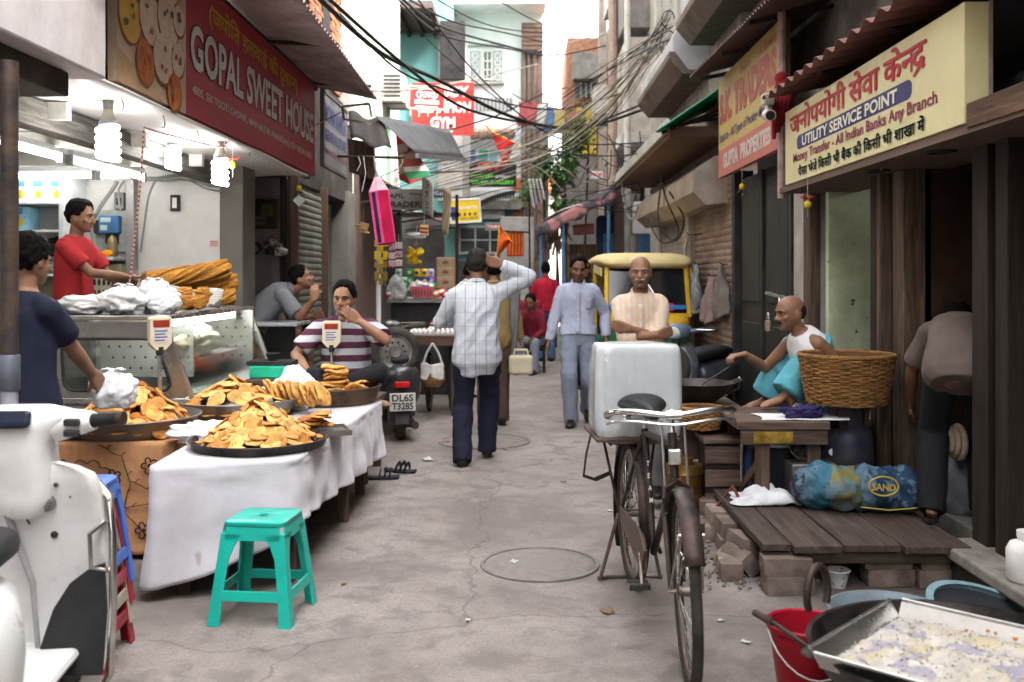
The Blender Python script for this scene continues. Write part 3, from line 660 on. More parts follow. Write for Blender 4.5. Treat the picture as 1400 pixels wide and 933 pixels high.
# ---------------------------------------------------------------- SK traders sign
t=thing('shop_sign','weathered yellow traders sign with pink Gupta Properties band','sign',(2.0,8.95,2.5),-PI/2)
B().box((-1.22,0,.27),(1.2,.05,1.0)).build('panel',mat('weathered_yellow',(.52,.36,.1),.55,var=.15,scale=2,dirt=((.5,.42,.24),.25,1.6)),t,world=0)
B().box((-1.22,-.002,0),(1.2,.048,.27)).build('pink_band',mat('weathered_pink',(.5,.16,.12),.55,var=.15,scale=2),t,world=0)
B().box((1.2,-.01,-.01),(1.24,.07,1.01)).build('frame',rusty('sign_frame',(.13,.09,.07),.4),t,world=0)
FR=print_ink('faded_red_paint',(.36,.07,.05))
lettering(t,'S.K. TRADERS',-1.16,1.1,.52,.83,FR,.06); lettering(t,'A  KUMAR',.55,1.12,.86,.93,FR,.02); lettering(t,'Deals in',-.2,.2,.86,.93,FR,.02)
lettering(t,'Deals In - All Types of Packing Material',-1.17,.95,.32,.43,print_ink('dark_blue_paint',(.05,.05,.14)),.02)
lettering(t,'GUPTA  PROPERTIES',-.98,.92,.07,.22,print_ink('dull_white_paint',(.55,.5,.46)),.05)
t=thing('tin_awning','dark corrugated tin awning over the weathered yellow traders sign','awning',(2.1,8.6,3.6))
b=B(); corr(b,(1.72,10.3,3.56),(1.72,6.2,3.42),(2.5,10.3,3.75),(2.5,6.2,3.66),.09,.013); b.build('sheet',TINROOF,t,True,solid=.002)
for y in(6.6,7.7,8.8,9.9):B().bar((1.75,y,3.46),(2.45,y,3.6),.035,.035).build('bracket',DARKWOOD_Z,t)
t=thing('sign_post','upright red and white post with a knotted red cloth between the two right signs','post',(1.99,7.66,2.1))
B().tube([(1.99,7.66,2.1),(1.99,7.66,4.2)],.032,8).build('post',mat('post_pinkwhite',(.42,.3,.28),.7,var=.3),t,True)
b=B()
for k in range(4):b.tube([(1.97+.02*k,7.62-.02*k,3.02-.03*k),(1.93+.03*k,7.6,2.8),(1.92+.03*k,7.62,2.55+.05*k)],[.03,.035,.015],8)
b.ell((1.98,7.62,3.02),(.055,.055,.045)); o=b.build('red_cloth',mat('deep_red_cloth',(.25,.02,.03),.9),t,True)
# CCTV
t=thing('cctv_camera','small white bullet camera on the near corner of the traders sign','camera',(1.83,7.55,2.78))
B().obox((1.86,7.56,2.84),(.09,.1,.09)).build('bracket',mat('cream_plastic',(.6,.57,.5),.5),t,bev=.015)
B().tube([(1.86,7.56,2.8),(1.84,7.5,2.74)],.02,8).build('arm',mat('cream_plastic',(.6,.57,.5)),t,True)
B().tube([(1.86,7.58,2.73),(1.83,7.36,2.69)],[.042,.042],14).build('housing',mat('cream_plastic',(.6,.57,.5)),t,True)
B().tube([(1.83,7.362,2.69),(1.8285,7.35,2.688)],[.036,.034],14).build('lens',mat('lens_black',(.01,.01,.012),.1),t,True)
# chilli-lemon charms
LEM=mat('lemon_yellow',(.62,.45,.03),.4,bump=.1); CHI=mat('chilli_red',(.35,.03,.015),.35); CHG=mat('charm_dark',(.04,.045,.035),.6)
def charm(p,label,tag_=False,red=True):
 p=Vector(p); t=thing('lemon_charm',label,'charm',p,0,'lemon and chilli charms hanging at shop fronts')
 B().tube([p,p-Vector((0,0,.16))],.0025,6).build('thread',ROPE,t)
 B().ell(p-Vector((0,0,.185)),(.026,.026,.03),12,8).build('lemon',LEM,t,True)
 for k in range(5):
  a=k*1.257; q=p-Vector((0,0,.14 if red else.22)); B().tube([q,q+Vector((.03*math.cos(a),.03*math.sin(a),.0)),q+Vector((.055*math.cos(a),.055*math.sin(a),.015 if red else-.03))],[.009,.008,.002],6).build('chilli',CHI if red else CHG,t,True)
 if tag_:
  B().obox(p-Vector((0,0,.3)),(.08,.006,.08),(0,PI/4,.3)).build('foil_tag',mat('foil_tag',(.35,.4,.38),.4,.4),t)
 B().tube([p-Vector((0,0,.21)),p-Vector((0,0,.4 if tag_ else.27))],.002,5).build('tail',ROPE,t)
charm((-2.1,7.2,2.49),'orange and lemon charm between the second and third hanging bulbs')
charm((-2.07,9.2,2.5),'yellow lemon charm with grey foil tag near the end of the maroon sign',True,False)
charm((1.93,6.75,2.17),'red chilli and lemon charm hanging in front of the green wall')
charm((1.97,8.95,2.49),'dark leaf charm with yellow lemon below the pink properties band',False,False)
# ---------------------------------------------------------------- signs further up the alley
def facing_sign(name,label,px0,py0,px1,py1,y,m,frame=None,cat='sign',rz=0,tilt=0):
 p=W((px0+px1)/2,py1,y); t=thing(name,label,cat,p,rz)
 if tilt:t.rotation_euler=(0,tilt,rz)
 w_,h_=(px1-px0)/F*y,(py1-py0)/F*y
 board(t,w_,h_,m,frame,.05); return t,w_,h_
t,w_,h_=facing_sign('gym_sign','large red gym signboard with white raised letters behind the oval logo board',563,113,648,185,19.0,mat('gym_red',(.55,.05,.045),.5,var=.12))
LW=print_ink('letter_white',(.8,.78,.75))
for tx,a,c,x0,x1 in(('BODY',.72,.93,-.16,.42),('CHAMPION',.42,.64,-.42,.45),('GYM',.13,.35,-.2,.2)):
 lettering(t,tx,x0*w_+.013,x1*w_+.013,a*h_-.015,c*h_-.015,WSH,.05,depth=.0015); lettering(t,tx,x0*w_,x1*w_,a*h_,c*h_,LW,.05,depth=.005)
B().add([(-.05,-.004,.05),(.12,-.004,.05),(.12,-.004,.02),(.2,-.004,.075),(.12,-.004,.13),(.12,-.004,.1),(-.05,-.004,.1)],[(0,1,2,3,4,5,6)]).build('arrow',LW,t,world=0)
t,w_,h_=facing_sign('oval_logo_sign','smaller red signboard with Toto in a white oval on a bamboo frame',558,118,608,150,18.0,mat('toto_red',(.6,.04,.04),.45,var=.1),mat('cream_frame',(.6,.5,.38),.7),'sign',0,.05)
b=B().lathe([(.9,0),(1.0,0)],28,(0,0,0),None,False,.2,.11); b.mov(Matrix.Translation((0,-.004,.27))@Matrix.Rotation(PI/2,4,'X')); b.build('oval_ring',LW,t,world=0)
lettering(t,'TOTO',-.15,.15,.21,.32,LW,.06,depth=.005)
B().box((-.22,-.004,.1),(.22,-.002,.17)).build('white_band',LW,t,world=0); B().box((-.2,-.006,.03),(.2,-.002,.06)).build('white_band',LW,t,world=0)
for k in range(4):
 B().box((-.3+.16*k,.0,-.13),(-.28+.16*k,.04,.0)).build('frame_leg',mat('cream_frame',(.6,.5,.38)),t,world=0)
t,w_,h_=facing_sign('craft_sign','black craft and costume jewellery signboard with red and green letters',630,221,706,256,25.0,mat('sign_black',(.012,.012,.013),.4))
lettering(t,'CRAFT',-.2*w_,.33*w_,.66*h_,.98*h_,print_ink('letter_red',(.55,.03,.03)),.05); GRN=print_ink('letter_green',(.12,.6,.06))
lettering(t,'EXPORTERS',-.38*w_,.08*w_,.36*h_,.5*h_,GRN,.04); lettering(t,'OF INDIAN',.12*w_,.38*w_,.36*h_,.46*h_,LW,.03); lettering(t,'COSTUME JEWLLERY',-.44*w_,.46*w_,.07*h_,.26*h_,GRN,.04)
t,w_,h_=facing_sign('yellow_poster','bright yellow poster board with blue corner hanging tilted across the left side',616,272,658,305,17.5,mat('poster_yellow',(.75,.5,.02),.5,var=.08),mat('white_rim',(.7,.7,.68),.6),'poster',.1,-.06)
B().add([(-.26,-.003,.06),(-.14,-.003,.06),(-.15,-.003,.28),(-.26,-.003,.3)],[(0,1,2,3)]).build('blue_corner',print_ink('poster_blue',(.05,.06,.25)),t,world=0)
lettering(t,'SALE RAKHI TOYS',-.1,.22,.24,.3,LW,.02);
for k in range(4):B().ell((-.1+.09*k,-.003,.15),(.022,.002,.03),8,6).build('printed_figure',print_ink('poster_dark',(.1,.09,.08)),t,world=0)
lettering(t,'CALL NOW',-.1,.22,.06,.1,print_ink('poster_dark',(.1,.09,.08)),.02)
# hanging print sheets on the left
def sheet(label,pts,m,cat='poster',y=None,name='hanging_poster'):
 P=[Vector(p)for p in pts]; c=sum(P,Vector())/len(P); t=thing(name,label,cat,c)
 B().grid(8,8,lambda u,v:P[0].lerp(P[1],u).lerp(P[3].lerp(P[2],u),v)+Vector((0,.02*math.sin(5*u+3*v),0))).build('sheet',m,t,True,solid=.004); return t,P
def banded(cols):
 def f(nt,vec,base):
  tc=nt.nodes.new('ShaderNodeTexCoord'); z=sepxyz(nt,tc.outputs['Generated'])[2]
  return ramp(nt,z,cols,'CONSTANT')
 return f
POSTER1=mat('red_white_green_poster',(.5,.5,.5),.5,pattern=banded([(0,(.45,.06,.05)),(.12,(.04,.22,.09)),(.3,(.62,.6,.55)),(.42,(.5,.09,.06)),(.62,(.48,.36,.3)),(.8,(.5,.07,.06))]),bump=.03)
POSTER2=mat('red_face_poster',(.5,.5,.5),.5,pattern=banded([(0,(.5,.07,.05)),(.2,(.55,.42,.34)),(.45,(.35,.16,.1)),(.6,(.52,.4,.33)),(.75,(.5,.06,.05))]),bump=.03)
sheet('slanted poster with red white and green bands under the dark tin roof',[W(560,196,11.5),W(590,238,10.9),W(560,252,10.8),W(545,215,11.5)],POSTER1)
sheet('upright red poster with a pale face print left of the banded poster',[W(541,180,11.6),W(558,192,11.4),W(560,252,11.4),W(546,246,11.6)],POSTER2)
t,P=sheet('narrow white hanging banner with black brush lettering',[W(577,240,12.0),W(593,252,11.7),W(592,298,11.7),W(577,290,12.0)],mat('banner_white',(.62,.6,.56),.7),'banner',name='hanging_banner')
b=B(); rr=random.Random(2)
for k in range(11):
 p=P[0].lerp(P[1],.5).lerp(P[3].lerp(P[2],.5),.06+.085*k)+Vector((0,-.035,0)); b.tube([p+Vector((rr.uniform(-.04,0),0,rr.uniform(-.01,.015))),p+Vector((rr.uniform(-.02,.02),0,rr.uniform(-.015,.02))),p+Vector((rr.uniform(.0,.045),0,rr.uniform(-.02,.01)))],.006,5)
b.build('lettering',DARKM,t)
t,P=sheet('tall cream poster board hanging edge on past the white banner',[W(606,256,13.2),W(619,262,12.8),W(612,324,12.8),W(604,318,13.2)],mat('cream_poster',(.65,.55,.38),.6,var=.25,scale=5),'poster')
t=thing('shop_sign','old grey traders board above the snack stall','sign',W(553,287,13),0)
board(t,.62,.27,mat('grey_board',(.2,.185,.17),.7,var=.2)); lettering(t,'KAPIL',-.26,.0,.15,.21,DARKM,.03); lettering(t,'TRADERS',-.26,.27,.03,.11,DARKM,.03)
# flags
t=thing('triangular_flag','bright red triangular flag on a string across the alley','flag',W(684,205,17))
b=B(); p=[W(672,180,17),W(703,196,17),W(690,232,17)]
b.grid(10,10,lambda u,v:p[0].lerp(p[1],u).lerp(p[2]+(p[1]-p[0])*.02*u,v)+Vector((0,.06*math.sin(6*u+4*v),0))); b.build('cloth',mat('flag_red',(.62,.02,.02),.8),t,True,solid=.004)
B().tube([W(664,172,17),W(672,180,17),W(703,196,17),W(712,203,17)],.018,6).build('fringe_cord',mat('gold_cord',(.6,.35,.05),.7),t,True)
t=thing('pennant','orange pennant with gold fringe above the stall behind the checked shirt man','flag',W(688,330,13))
p=[W(683,307,13),W(699,331,13),W(680,351,13)]
B().grid(10,10,lambda u,v:p[0].lerp(p[1],v).lerp(p[2].lerp(p[1],v),u)+Vector((0,.04*math.sin(6*u+4*v),0))).build('cloth',mat('flag_orange',(.6,.09,.015),.8),t,True,solid=.004)
B().tube([p[2],p[0],p[1]],.012,6).build('fringe',mat('gold_fringe',(.7,.42,.05),.8),t,True)
t=thing('hanging_rug','bright red orange patterned rug hung on the far white wall','rug',W(704,350,22))
b=B(); a0=W(693,351,22); a1=W(716,317,22); b.box((a0.x,21.95,a0.z),(a1.x,22,a1.z)); b.build('rug',mat('rug_red',(.5,.04,.015),.9),t)
for k in range(5):
 b=B(); x=a0.x+.05+.07*k; b.tube([(x,21.93,a0.z+.04),(x+.02,21.93,(a0.z+a1.z)/2),(x,21.93,a1.z-.04)],.012,5); b.build('pattern_line',mat('rug_gold',(.7,.3,.05),.9),t)
B().tube([(a0.x-.1,21.9,a1.z+.01),(a1.x+.12,21.9,a1.z-.02)],.02,6).build('rod',DARKWOOD_Z,t)
# ---------------------------------------------------------------- roofs and sheets on the left beyond the sign
t=thing('tin_lean_to','grey tin lean-to roof jutting over the alley below the gym sign','awning',W(560,190,12.5))
b=B(); corr(b,W(570,211,10.8),W(634,216,13.6),W(512,158,10.8),W(614,178,13.6),.12,.012); b.build('sheet',mat('grey_lean_to',(.11,.11,.115),.6,.2,var=.2),t,True,solid=.003)
B().bar(W(570,213,10.8),W(634,218,13.6),.04,.05).build('edge_bar',GALV,t)
for u in(.1,.5,.9):
 B().bar(W(512,162,10.8).lerp(W(614,182,13.6),u),W(570,214,10.8).lerp(W(634,219,13.6),u),.035,.04).build('rafter',DARKWOOD_Z,t)
t=thing('dark_tin_sheet','bent black tin sheet hanging from brackets past the maroon sign','awning',W(500,190,10.6))
B().grid(12,6,lambda u,v:W(476,153,10.8).lerp(W(524,166,11.0),u).lerp(W(480,190,10.2).lerp(W(536,206,10.4),u),v)+Vector((0,0,.03*math.sin(9*u)))).build('sheet',mat('black_tin',(.03,.024,.022),.6,.2),t,True,solid=.003)
b=B()
for a,c in(((468,146),(505,142)),((468,146),(470,163)),((505,142),(508,160)),((470,163),(508,170))):b.bar(W(a[0],a[1],9.9),W(c[0],c[1],9.9),.022,.022)
b.build('bracket_frame',rusty('pale_rust_frame',(.4,.36,.3),.35),t)
t=thing('wooden_shutter_board','brown wooden board hanging below the bent black tin sheet','board',W(494,222,10.6))
B().quadslab([W(478,190,10.7),W(512,196,10.5),W(514,246,10.5),W(480,236,10.7)],.03).build('board',wood('brown_board',(.14,.085,.06),2),t)
t=thing('iron_rod','thin horizontal rod carrying the pink pencil and strings','rod',W(510,214,9.2))
B().tube([W(462,214,9.3),W(552,216,9.0)],.012,8).build('rod',IRON,t,True)
for px,l in((490,20),(497,48),(548,16)):
 B().tube([W(px,214,9.1),W(px+3,214+l*.5,9.1),W(px-2,214+l,9.1)],.004,5).build('string',mat('white_string',(.55,.53,.5),.9),t)
# pencil
t=thing('giant_pencil','giant pink toy pencil with red and black facets hanging from the rod','toy',W(522,285,9.1))
p0=W(515,238,9.1); p1=W(528,333,9.1); d=(p1-p0).normalized(); L=(p1-p0).length
x=Vector((0,1,0)).cross(d).normalized(); yv=d.cross(x)
M_=Matrix((x,yv,d)).transposed().to_4x4(); M_.translation=p0
cols=[mat('pencil_pink',(.75,.08,.32),.45),mat('pencil_dark_red',(.4,.01,.05),.45)]
def hexp(k,r,z):a=PI/6+k*PI/3; return Vector((r*math.cos(a),r*math.sin(a),z))
for k in range(6):
 b=B().add([hexp(k,.1,.16),hexp(k+1,.1,.16),hexp(k+1,.1,L),hexp(k,.1,L),hexp(k,.094,.16),hexp(k+1,.094,.16),hexp(k+1,.094,L),hexp(k,.094,L)],[(0,1,2,3),(7,6,5,4),(0,4,5,1),(2,6,7,3)]); b.mov(M_)
 b.build('facet',cols[k%2 if k!=4 else 0],t)
b=B().rings([[hexp(k,.1,.16)for k in range(6)],[hexp(k,.028,.03)for k in range(6)]]); b.mov(M_); b.build('sharpened_wood',mat('pencil_pale',(.72,.4,.47),.7),t)
b=B().rings([[hexp(k,.028,.03)for k in range(6)],[hexp(k,.004,-.03)for k in range(6)]]); b.mov(M_); b.build('lead_tip',mat('pencil_lead',(.2,.2,.21),.5),t)
b=B().rings([[hexp(k,.098,L)for k in range(6)],[hexp(k,.07,L+.01)for k in range(6)]]); b.mov(M_); b.build('end_cap',cols[1],t)
b=B(); a_=PI/6+4*PI/3+PI/6; c_=Vector((math.cos(a_)*.088,math.sin(a_)*.088,0)); tt=Vector((-math.sin(a_),math.cos(a_),0));
b.add([c_+tt*s_*.02+Vector((0,0,z))for z in(.17,L-.01)for s_ in(-1,1)],[(0,1,3,2)]); b.mov(M_@Matrix.Translation((math.cos(a_)*.0015,math.sin(a_)*.0015,0))); b.build('black_band',DARKM,t)
B().tube([p0-d*.03,W(511,214,9.1)],.006,6).build('string',mat('white_string',(.55,.53,.5),.9),t)
# right tarp awning + green sheet
t=thing('tarp_awning','sagging grey printed tarp awning reaching into the alley above the rickshaw','awning',W(790,280,17.5))
b=B()
b.grid(16,10,lambda u,v:W(733,309,17.5).lerp(W(842,252,17.5),u).lerp(W(770,300,21).lerp(W(856,256,21),u),v)+Vector((0,0,.05*math.sin(7*u)+.04*math.sin(5*v))))
b.build('tarp',mat('printed_tarp',(.4,.38,.4),.6,var=.4,scale=1.2,spots=(1.3,.58,(.5,.12,.14))),t,True,solid=.01)
B().grid(16,3,lambda u,v:W(731,311,17.45).lerp(W(844,252,17.45),u)+Vector((0,0,-.24*v+.04*math.sin(20*u)*v))).build('valance',mat('printed_valance',(.13,.11,.13),.6,var=.5,scale=2,spots=(2,.55,(.45,.2,.2))),t,True,solid=.008)
for px in(740,770,832):
 B().tube([(XW(px,17.6),17.6,0),(XW(px,17.6),17.6,ZW(315-(px-733)*.52,17.6))],.03,8).build('pole',mat('blue_pole',(.1,.22,.36),.6),t,True)
t=thing('green_roof_sheet','emerald green plastic roofing sheet slanting from the right facade','awning',W(940,150,10.8))
b=B(); corr(b,W(896,181,10.6),W(930,170,12.5),W(984,122,10.6),W(990,140,12.5),.12,.012); b.build('sheet',mat('green_plastic_sheet',(.0,.2,.085),.45,var=.2),t,True,solid=.004)
for k in range(3):
 B().bar(W(905+12*k,182-6*k,11),W(985,150+6*k,11.2),.035,.035).build('strut',IRON,t)
# stall under tarp
t=thing('market_stall','stall with brown board front blue posts and pink roll under the tarp awning','stall',(XW(812,18.5),18.5,0))
y=18.6
B().box((XW(778,y),y,.0),(XW(822,y),y+.8,ZW(334,y))).build('counter',wood('stall_brown',(.16,.1,.06),2),t,bev=.01)
B().tube([(XW(783,y),y-.05,ZW(315,y)),(XW(812,y),y-.05,ZW(313,y))],.1,12).build('pink_roll',mat('pink_roll',(.5,.18,.2),.8),t,True)
B().box((XW(818,y),y-.1,.5),(XW(840,y),y+.6,ZW(295,y))).build('navy_cloth',mat('navy_cloth',(.03,.05,.1),.9),t,bev=.03)
for px in(824,834):B().box((XW(px,y),y-.15,0),(XW(px+5,y),y-.07,ZW(320,y))).build('post',mat('blue_post',(.06,.2,.32),.7),t)
b=B(); rr=random.Random(8)
for k in range(26):
 px=738+rr.random()*40; p=W(px,318-(px-735)*.3,17.9); b.tube([p,p+Vector((rr.uniform(-.05,.05),0,-.15)),p+Vector((rr.uniform(-.1,.1),rr.uniform(-.1,.1),-.3-rr.random()*.3))],.022,5)
kind(b.build('hanging_goods',mat('hanging_goods',(.14,.09,.07),.8,var=.7,scale=7),t),'stuff')
B().box((XW(838,y),y-.3,0),(XW(852,y),y+2,ZW(250,y))).build('brown_pier',mat('brown_pier',(.13,.09,.075),.8),t)
# ---------------------------------------------------------------- left side: tables, trays, food
random.seed(21)
FRIED=[]
def fried(i,col):return mat('fried_%d'%i,col,.55,var=.3,scale=22,bump=.5,bscale=45,rand=True,objvar=.22,spots=(26,.62,(.3,.1,.015)),bdist=.006)
F1=fried(1,(.55,.24,.055)); F2=fried(2,(.64,.31,.08)); F3=fried(3,(.72,.4,.13)); F4=fried(4,(.38,.12,.02))
def cracker_mesh(r,th,seed):
 b=B(); n=18; o=seed*7.3
 def P(i,rr,z):
  a=2*PI*i/n; q=rr*(1+.09*nz((math.cos(a),math.sin(a),o),1.6)); x,y=q*math.cos(a),q*math.sin(a)
  return Vector((x,y,z+.16*r*nz((x/r,y/r,o),1.1)+.06*r*nz((x/r,y/r,o+4),3)))
 R=[[P(i,.001,th*.62)for i in range(n)],[P(i,r*.5,th*.6)for i in range(n)],[P(i,r*.85,th*.5)for i in range(n)],[P(i,r,th*.1)for i in range(n)],[P(i,r*.97,-th*.3)for i in range(n)],[P(i,r*.6,-th*.5)for i in range(n)],[P(i,.001,-th*.5)for i in range(n)]]
 b.rings(R); me=b.mesh('cracker',True); return me
def pile(name,label,cat,c,r,h,n,meshes,mats,size,group,base=None,peak=(0,0),steep=.8):
 c=Vector(c); out=[]
 for i in range(n):
  a=i*2.39996+rnd(-.3,.3); q=math.sqrt((i+.4)/n)*r*rnd(.93,1.04)
  lay=rnd(-.35,1)if i%3 else 1
  z=h*max(0,1-(q/r)**1.35)*(.82+.18*lay)+size*.35+abs(nz((q*math.cos(a),q*math.sin(a),i),9))*.012
  p=c+Vector((q*math.cos(a)+peak[0]*(1-q/r),q*math.sin(a)+peak[1]*(1-q/r),z))
  me=random.choice(meshes)
  o=bpy.data.objects.new(name,me); C.objects.link(o); o.location=p
  tl=steep*h/r*rnd(.5,1.5)+rnd(-.25,.35)
  ax=Vector((-math.sin(a),math.cos(a),0)); M=Matrix.Rotation(tl,3,ax)@Matrix.Rotation(rnd(0,6.28),3,'Z')
  o.rotation_euler=M.to_euler(); tag(o,label,cat,group); out.append(o)
 return out
crk=[cracker_mesh(rnd(.044,.058),.008,k)for k in range(7)]
for k,m_ in enumerate(crk):m_.materials.append((F1,F2,F1,F3,F4,F2,F1)[k])
crk3=[]
for k,m_ in enumerate(crk):q=m_.copy(); q.materials.clear(); q.materials.append((F3,F2,F3,F2,F3,F1,F3)[k]); crk3.append(q)
puri=[cracker_mesh(rnd(.085,.098),.022,20+k)for k in range(4)]
PUR=fried(7,(.64,.33,.09))
for m_ in puri:m_.materials.append(PUR)
# low wooden table and white cloth
TZ=.62
t=thing('low_table','low wooden street table mostly hidden beneath the white cloth','table',(-1.4,5.8,0))
B().poly([(-1.69,4.62,TZ-.06),(-1.12,4.82,TZ-.06),(-1.04,7.0,TZ-.06),(-1.8,7.0,TZ-.06)],(0,0,.052)).build('tabletop',OLDWOOD_Y,t)
for p in((-1.6,4.72),(-1.15,4.9),(-1.1,6.1),(-1.12,6.85),(-1.72,6.8)):
 B().bar((p[0],p[1],0),(p[0],p[1],TZ-.06),.06,.06).build('leg',OLDWOOD_Z,t)
b=B().box((-1.72,6.0,.05),(-1.25,6.8,.4)); o=b.build('storage_box',DARKWOOD_Z,t,bev=.01)
CLOTH=mat('white_table_cloth',(.54,.52,.56),.9,var=.05,scale=3,bump=.3,bscale=16,dirt=((.38,.34,.34),.12,3.4),sheen=.2,spots=(4.5,.72,(.4,.34,.35)))
def rounded(pts,r,k=4):
 out=[]; n=len(pts)
 for i in range(n):
  p0,p,p1=Vector(pts[i-1]),Vector(pts[i]),Vector(pts[(i+1)%n]); a=p+(p0-p).normalized()*r; c=p+(p1-p).normalized()*r
  for j in range(k+1):u=j/k; out.append((a*(1-u)**2+p*2*u*(1-u)+c*u*u))
 return out
def resample(P,n):
 L=[0]; m=len(P)
 for i in range(m):L.append(L[-1]+(P[(i+1)%m]-P[i]).length)
 out=[]; j=0
 for k in range(n):
  s=L[-1]*k/n
  while L[j+1]<s:j+=1
  out.append(P[j].lerp(P[(j+1)%m],(s-L[j])/max(1e-6,L[j+1]-L[j])))
 return out
def drape(name,label,cat,pts,ztop,hem,m,fold=.018,seed=1,n=260,flare=.05):
 P=resample(rounded([Vector((p[0],p[1],0))for p in pts],.05),n); cen=sum(P,Vector())/n; R=[]
 t=thing(name,label,cat,(cen.x,cen.y,ztop))
 b=B(); nv=26
 for q in(.02,.3,.6,.85,.95):R.append([cen.lerp(p,q)+Vector((0,0,ztop+.004*nz((p.x*q,p.y*q,0),6,seed)))for p in P])
 for v in range(nv+1):
  s=v/nv; ring=[]
  for i,p in enumerate(P):
   nrm=(P[(i+1)%n]-P[i-1]).normalized(); nrm=Vector((nrm.y,-nrm.x,0))
   if nrm.dot(p-cen)<0:nrm=-nrm
   hz=hem(p); z=ztop-(ztop-hz)*s
   f=fold*(s**.8)*(nz((p.x*1.0,p.y*1.0,s*.35),5.5,seed)*1.3+.5*nz((p.x,p.y,s*.12),11,seed+3))+.003*nz((p.x,p.y,z),16,seed+7)
   o=.006+flare*s**1.2*.5+f+.012*math.exp(-((s-.12)/.03)**2)*nz((p.x,p.y,1),7)
   ring.append(Vector((p.x,p.y,z))+nrm*o)
  R.append(ring)
 b.rings(R,False,False); b.build('cloth',m,t,'all',solid=.004); return t
drape('tablecloth','wrinkled white cloth hanging over the front street table','tablecloth',[(-1.72,4.57),(-1.09,4.78),(-1.0,7.06),(-1.82,7.05)],TZ,lambda p:(.06+.2*max(0,(p.x+1.72)/.6)**1.5 if p.y<4.85 and p.x<-1.12 else(.33-.04*(p.y-4.8)if p.x>-1.25 else.1)),CLOTH,.03)
# flowered table
FLC=mat('tan_flower_cloth',(.42,.24,.1),.85,var=.15,scale=5,bump=.2,bscale=40,pattern=stripes(0,.05,.5,(.46,.2,.11),.2,.1))
FL=drape('tablecloth','tan cloth with black flower outlines over the side table','tablecloth',[(-2.75,5.28),(-1.86,5.28),(-1.86,6.2),(-2.75,6.2)],.62,lambda p:.03,FLC,.012,5,200,.03)
INK=mat('black_cloth_print',(.03,.018,.012),.9)
rr=random.Random(3);
def ring_print(pts,r,nm):
 B().tube(pts,r,5,flat=.5).build(nm,INK,FL,True)
for(x,z,s)in((-1.97,.5,.042),(-2.16,.44,.04),(-2.45,.5,.042),(-2.0,.16,.042),(-2.3,.2,.045),(-2.56,.3,.04)):
 pts=[]
 for k in range(5):
  for j in range(7):a=2*PI*(k+j/7)/5; q=s*(.45+.6*math.sin(PI*j/7)**.7); pts.append((x+q*math.cos(a),5.253-.015*(.62-z),z+q*math.sin(a)))
 B().tube(pts,.0042,5,True).build('printed_flower',INK,FL,True)
 B().ell((x,5.253-.015*(.62-z),z),(.011,.004,.011),8,6).build('printed_centre',INK,FL,True)
for pts in([(-2.24,.61),(-2.12,.55),(-2.07,.4),(-2.1,.26),(-1.95,.1)],[(-2.07,.42),(-1.98,.38),(-1.9,.4)],[(-2.1,.28),(-1.98,.3),(-1.91,.2)],[(-2.7,.55),(-2.5,.4),(-2.4,.22),(-2.2,.06)],[(-2.4,.24),(-2.28,.34),(-2.12,.33)]):
 q=[Vector((x,5.255-.017*(.62-z),z))for x,z in pts]; sm=[q[0]]
 for i in range(len(q)-1):
  for u in(.33,.66,1):sm.append(q[i].lerp(q[i+1],u)+Vector((.012*nz((q[i].x,u,1),9),0,.012*nz((q[i].z,u,3),9))))
 ring_print(sm,.0045,'printed_vine')
 for s_ in sm[1::2]:B().tube([s_,s_+Vector((.018,0,.02)),s_+Vector((.03,0,.014))],[.004,.005,.001],5,flat=.5).build('printed_leaf',INK,FL,True)
for(x,z)in((-2.3,.46),(-2.6,.17)):
 pts=[]
 for k in range(4):
  for j in range(8):a=PI*(.1+.8*(k+j/8)/4); q=.11*(1+.22*abs(math.sin(PI*j/8))); pts.append((x+q*math.cos(a)*1.1,5.252-.017*(.62-z),z+q*math.sin(a)-.06))
 ring_print(pts,.0055,'printed_blossom')
t=thing('side_table','plain wooden side table hidden under the flowered cloth','table',(-2.3,5.7,0))
B().box((-2.72,5.31,.56),(-1.89,6.17,.612)).build('tabletop',OLDWOOD_Y,t)
for p in((-2.68,5.36),(-1.93,5.36),(-2.68,6.1),(-1.93,6.1)):B().bar((p[0],p[1],0),(p[0],p[1],.56),.05).build('leg',OLDWOOD_Z,t)
# trays
def tray(name,label,c,r,h,m,r0=None,th=.006,rim=.012):
 r0=r0 or r*.88; b=B().lathe([(.001,0),(r0,0),(r,h-.004),(r+rim*.4,h),(r+rim*.4-th,h+.002),(r-th,h-.006),(r0-th,th),(.001,th)],48,(0,0,0))
 t=thing(name,label,'tray',c); b.build('pan',m,t,1,world=0,ang=.6);
 B().tube([((r+rim*.35)*math.cos(a),(r+rim*.35)*math.sin(a),h)for a in[2*PI*i/48 for i in range(48)]],rim*.45,8,True).build('rolled_rim',m,t,1,world=0); return t
BLK=mat('blackened_steel',(.028,.026,.025),.45,.6,var=.4,scale=6,bump=.15,bscale=20,dirt=((.1,.08,.07),.25,6))
DST=mat('dull_steel',(.3,.29,.27),.42,.8,var=.25,scale=5,bump=.1,bscale=20,dirt=((.12,.09,.07),.3,5))
BRN=mat('burnt_brown_pan',(.06,.04,.028),.45,.6,var=.4,scale=5,bump=.15,dirt=((.16,.1,.06),.3,5))
tray('serving_tray','flat black round tray of crackers at the front of the white table',(-1.36,5.14,.627),.345,.04,BLK,.33)
tray('serving_tray','deep dull steel tub of dark crackers on the flowered cloth',(-2.2,5.58,.627),.375,.095,DST,.31)
tray('serving_tray','steel tub of crackers in the middle behind the front tray',(-1.83,6.32,.627),.4,.1,DST,.34)
tray('frying_pan_tray','deep burnt brown pan of pale puris at the right end of the table',(-1.36,6.95,.627),.36,.11,BRN,.33)
b=B().box((-1.99,5.42,.60),(-1.55,5.95,.624));
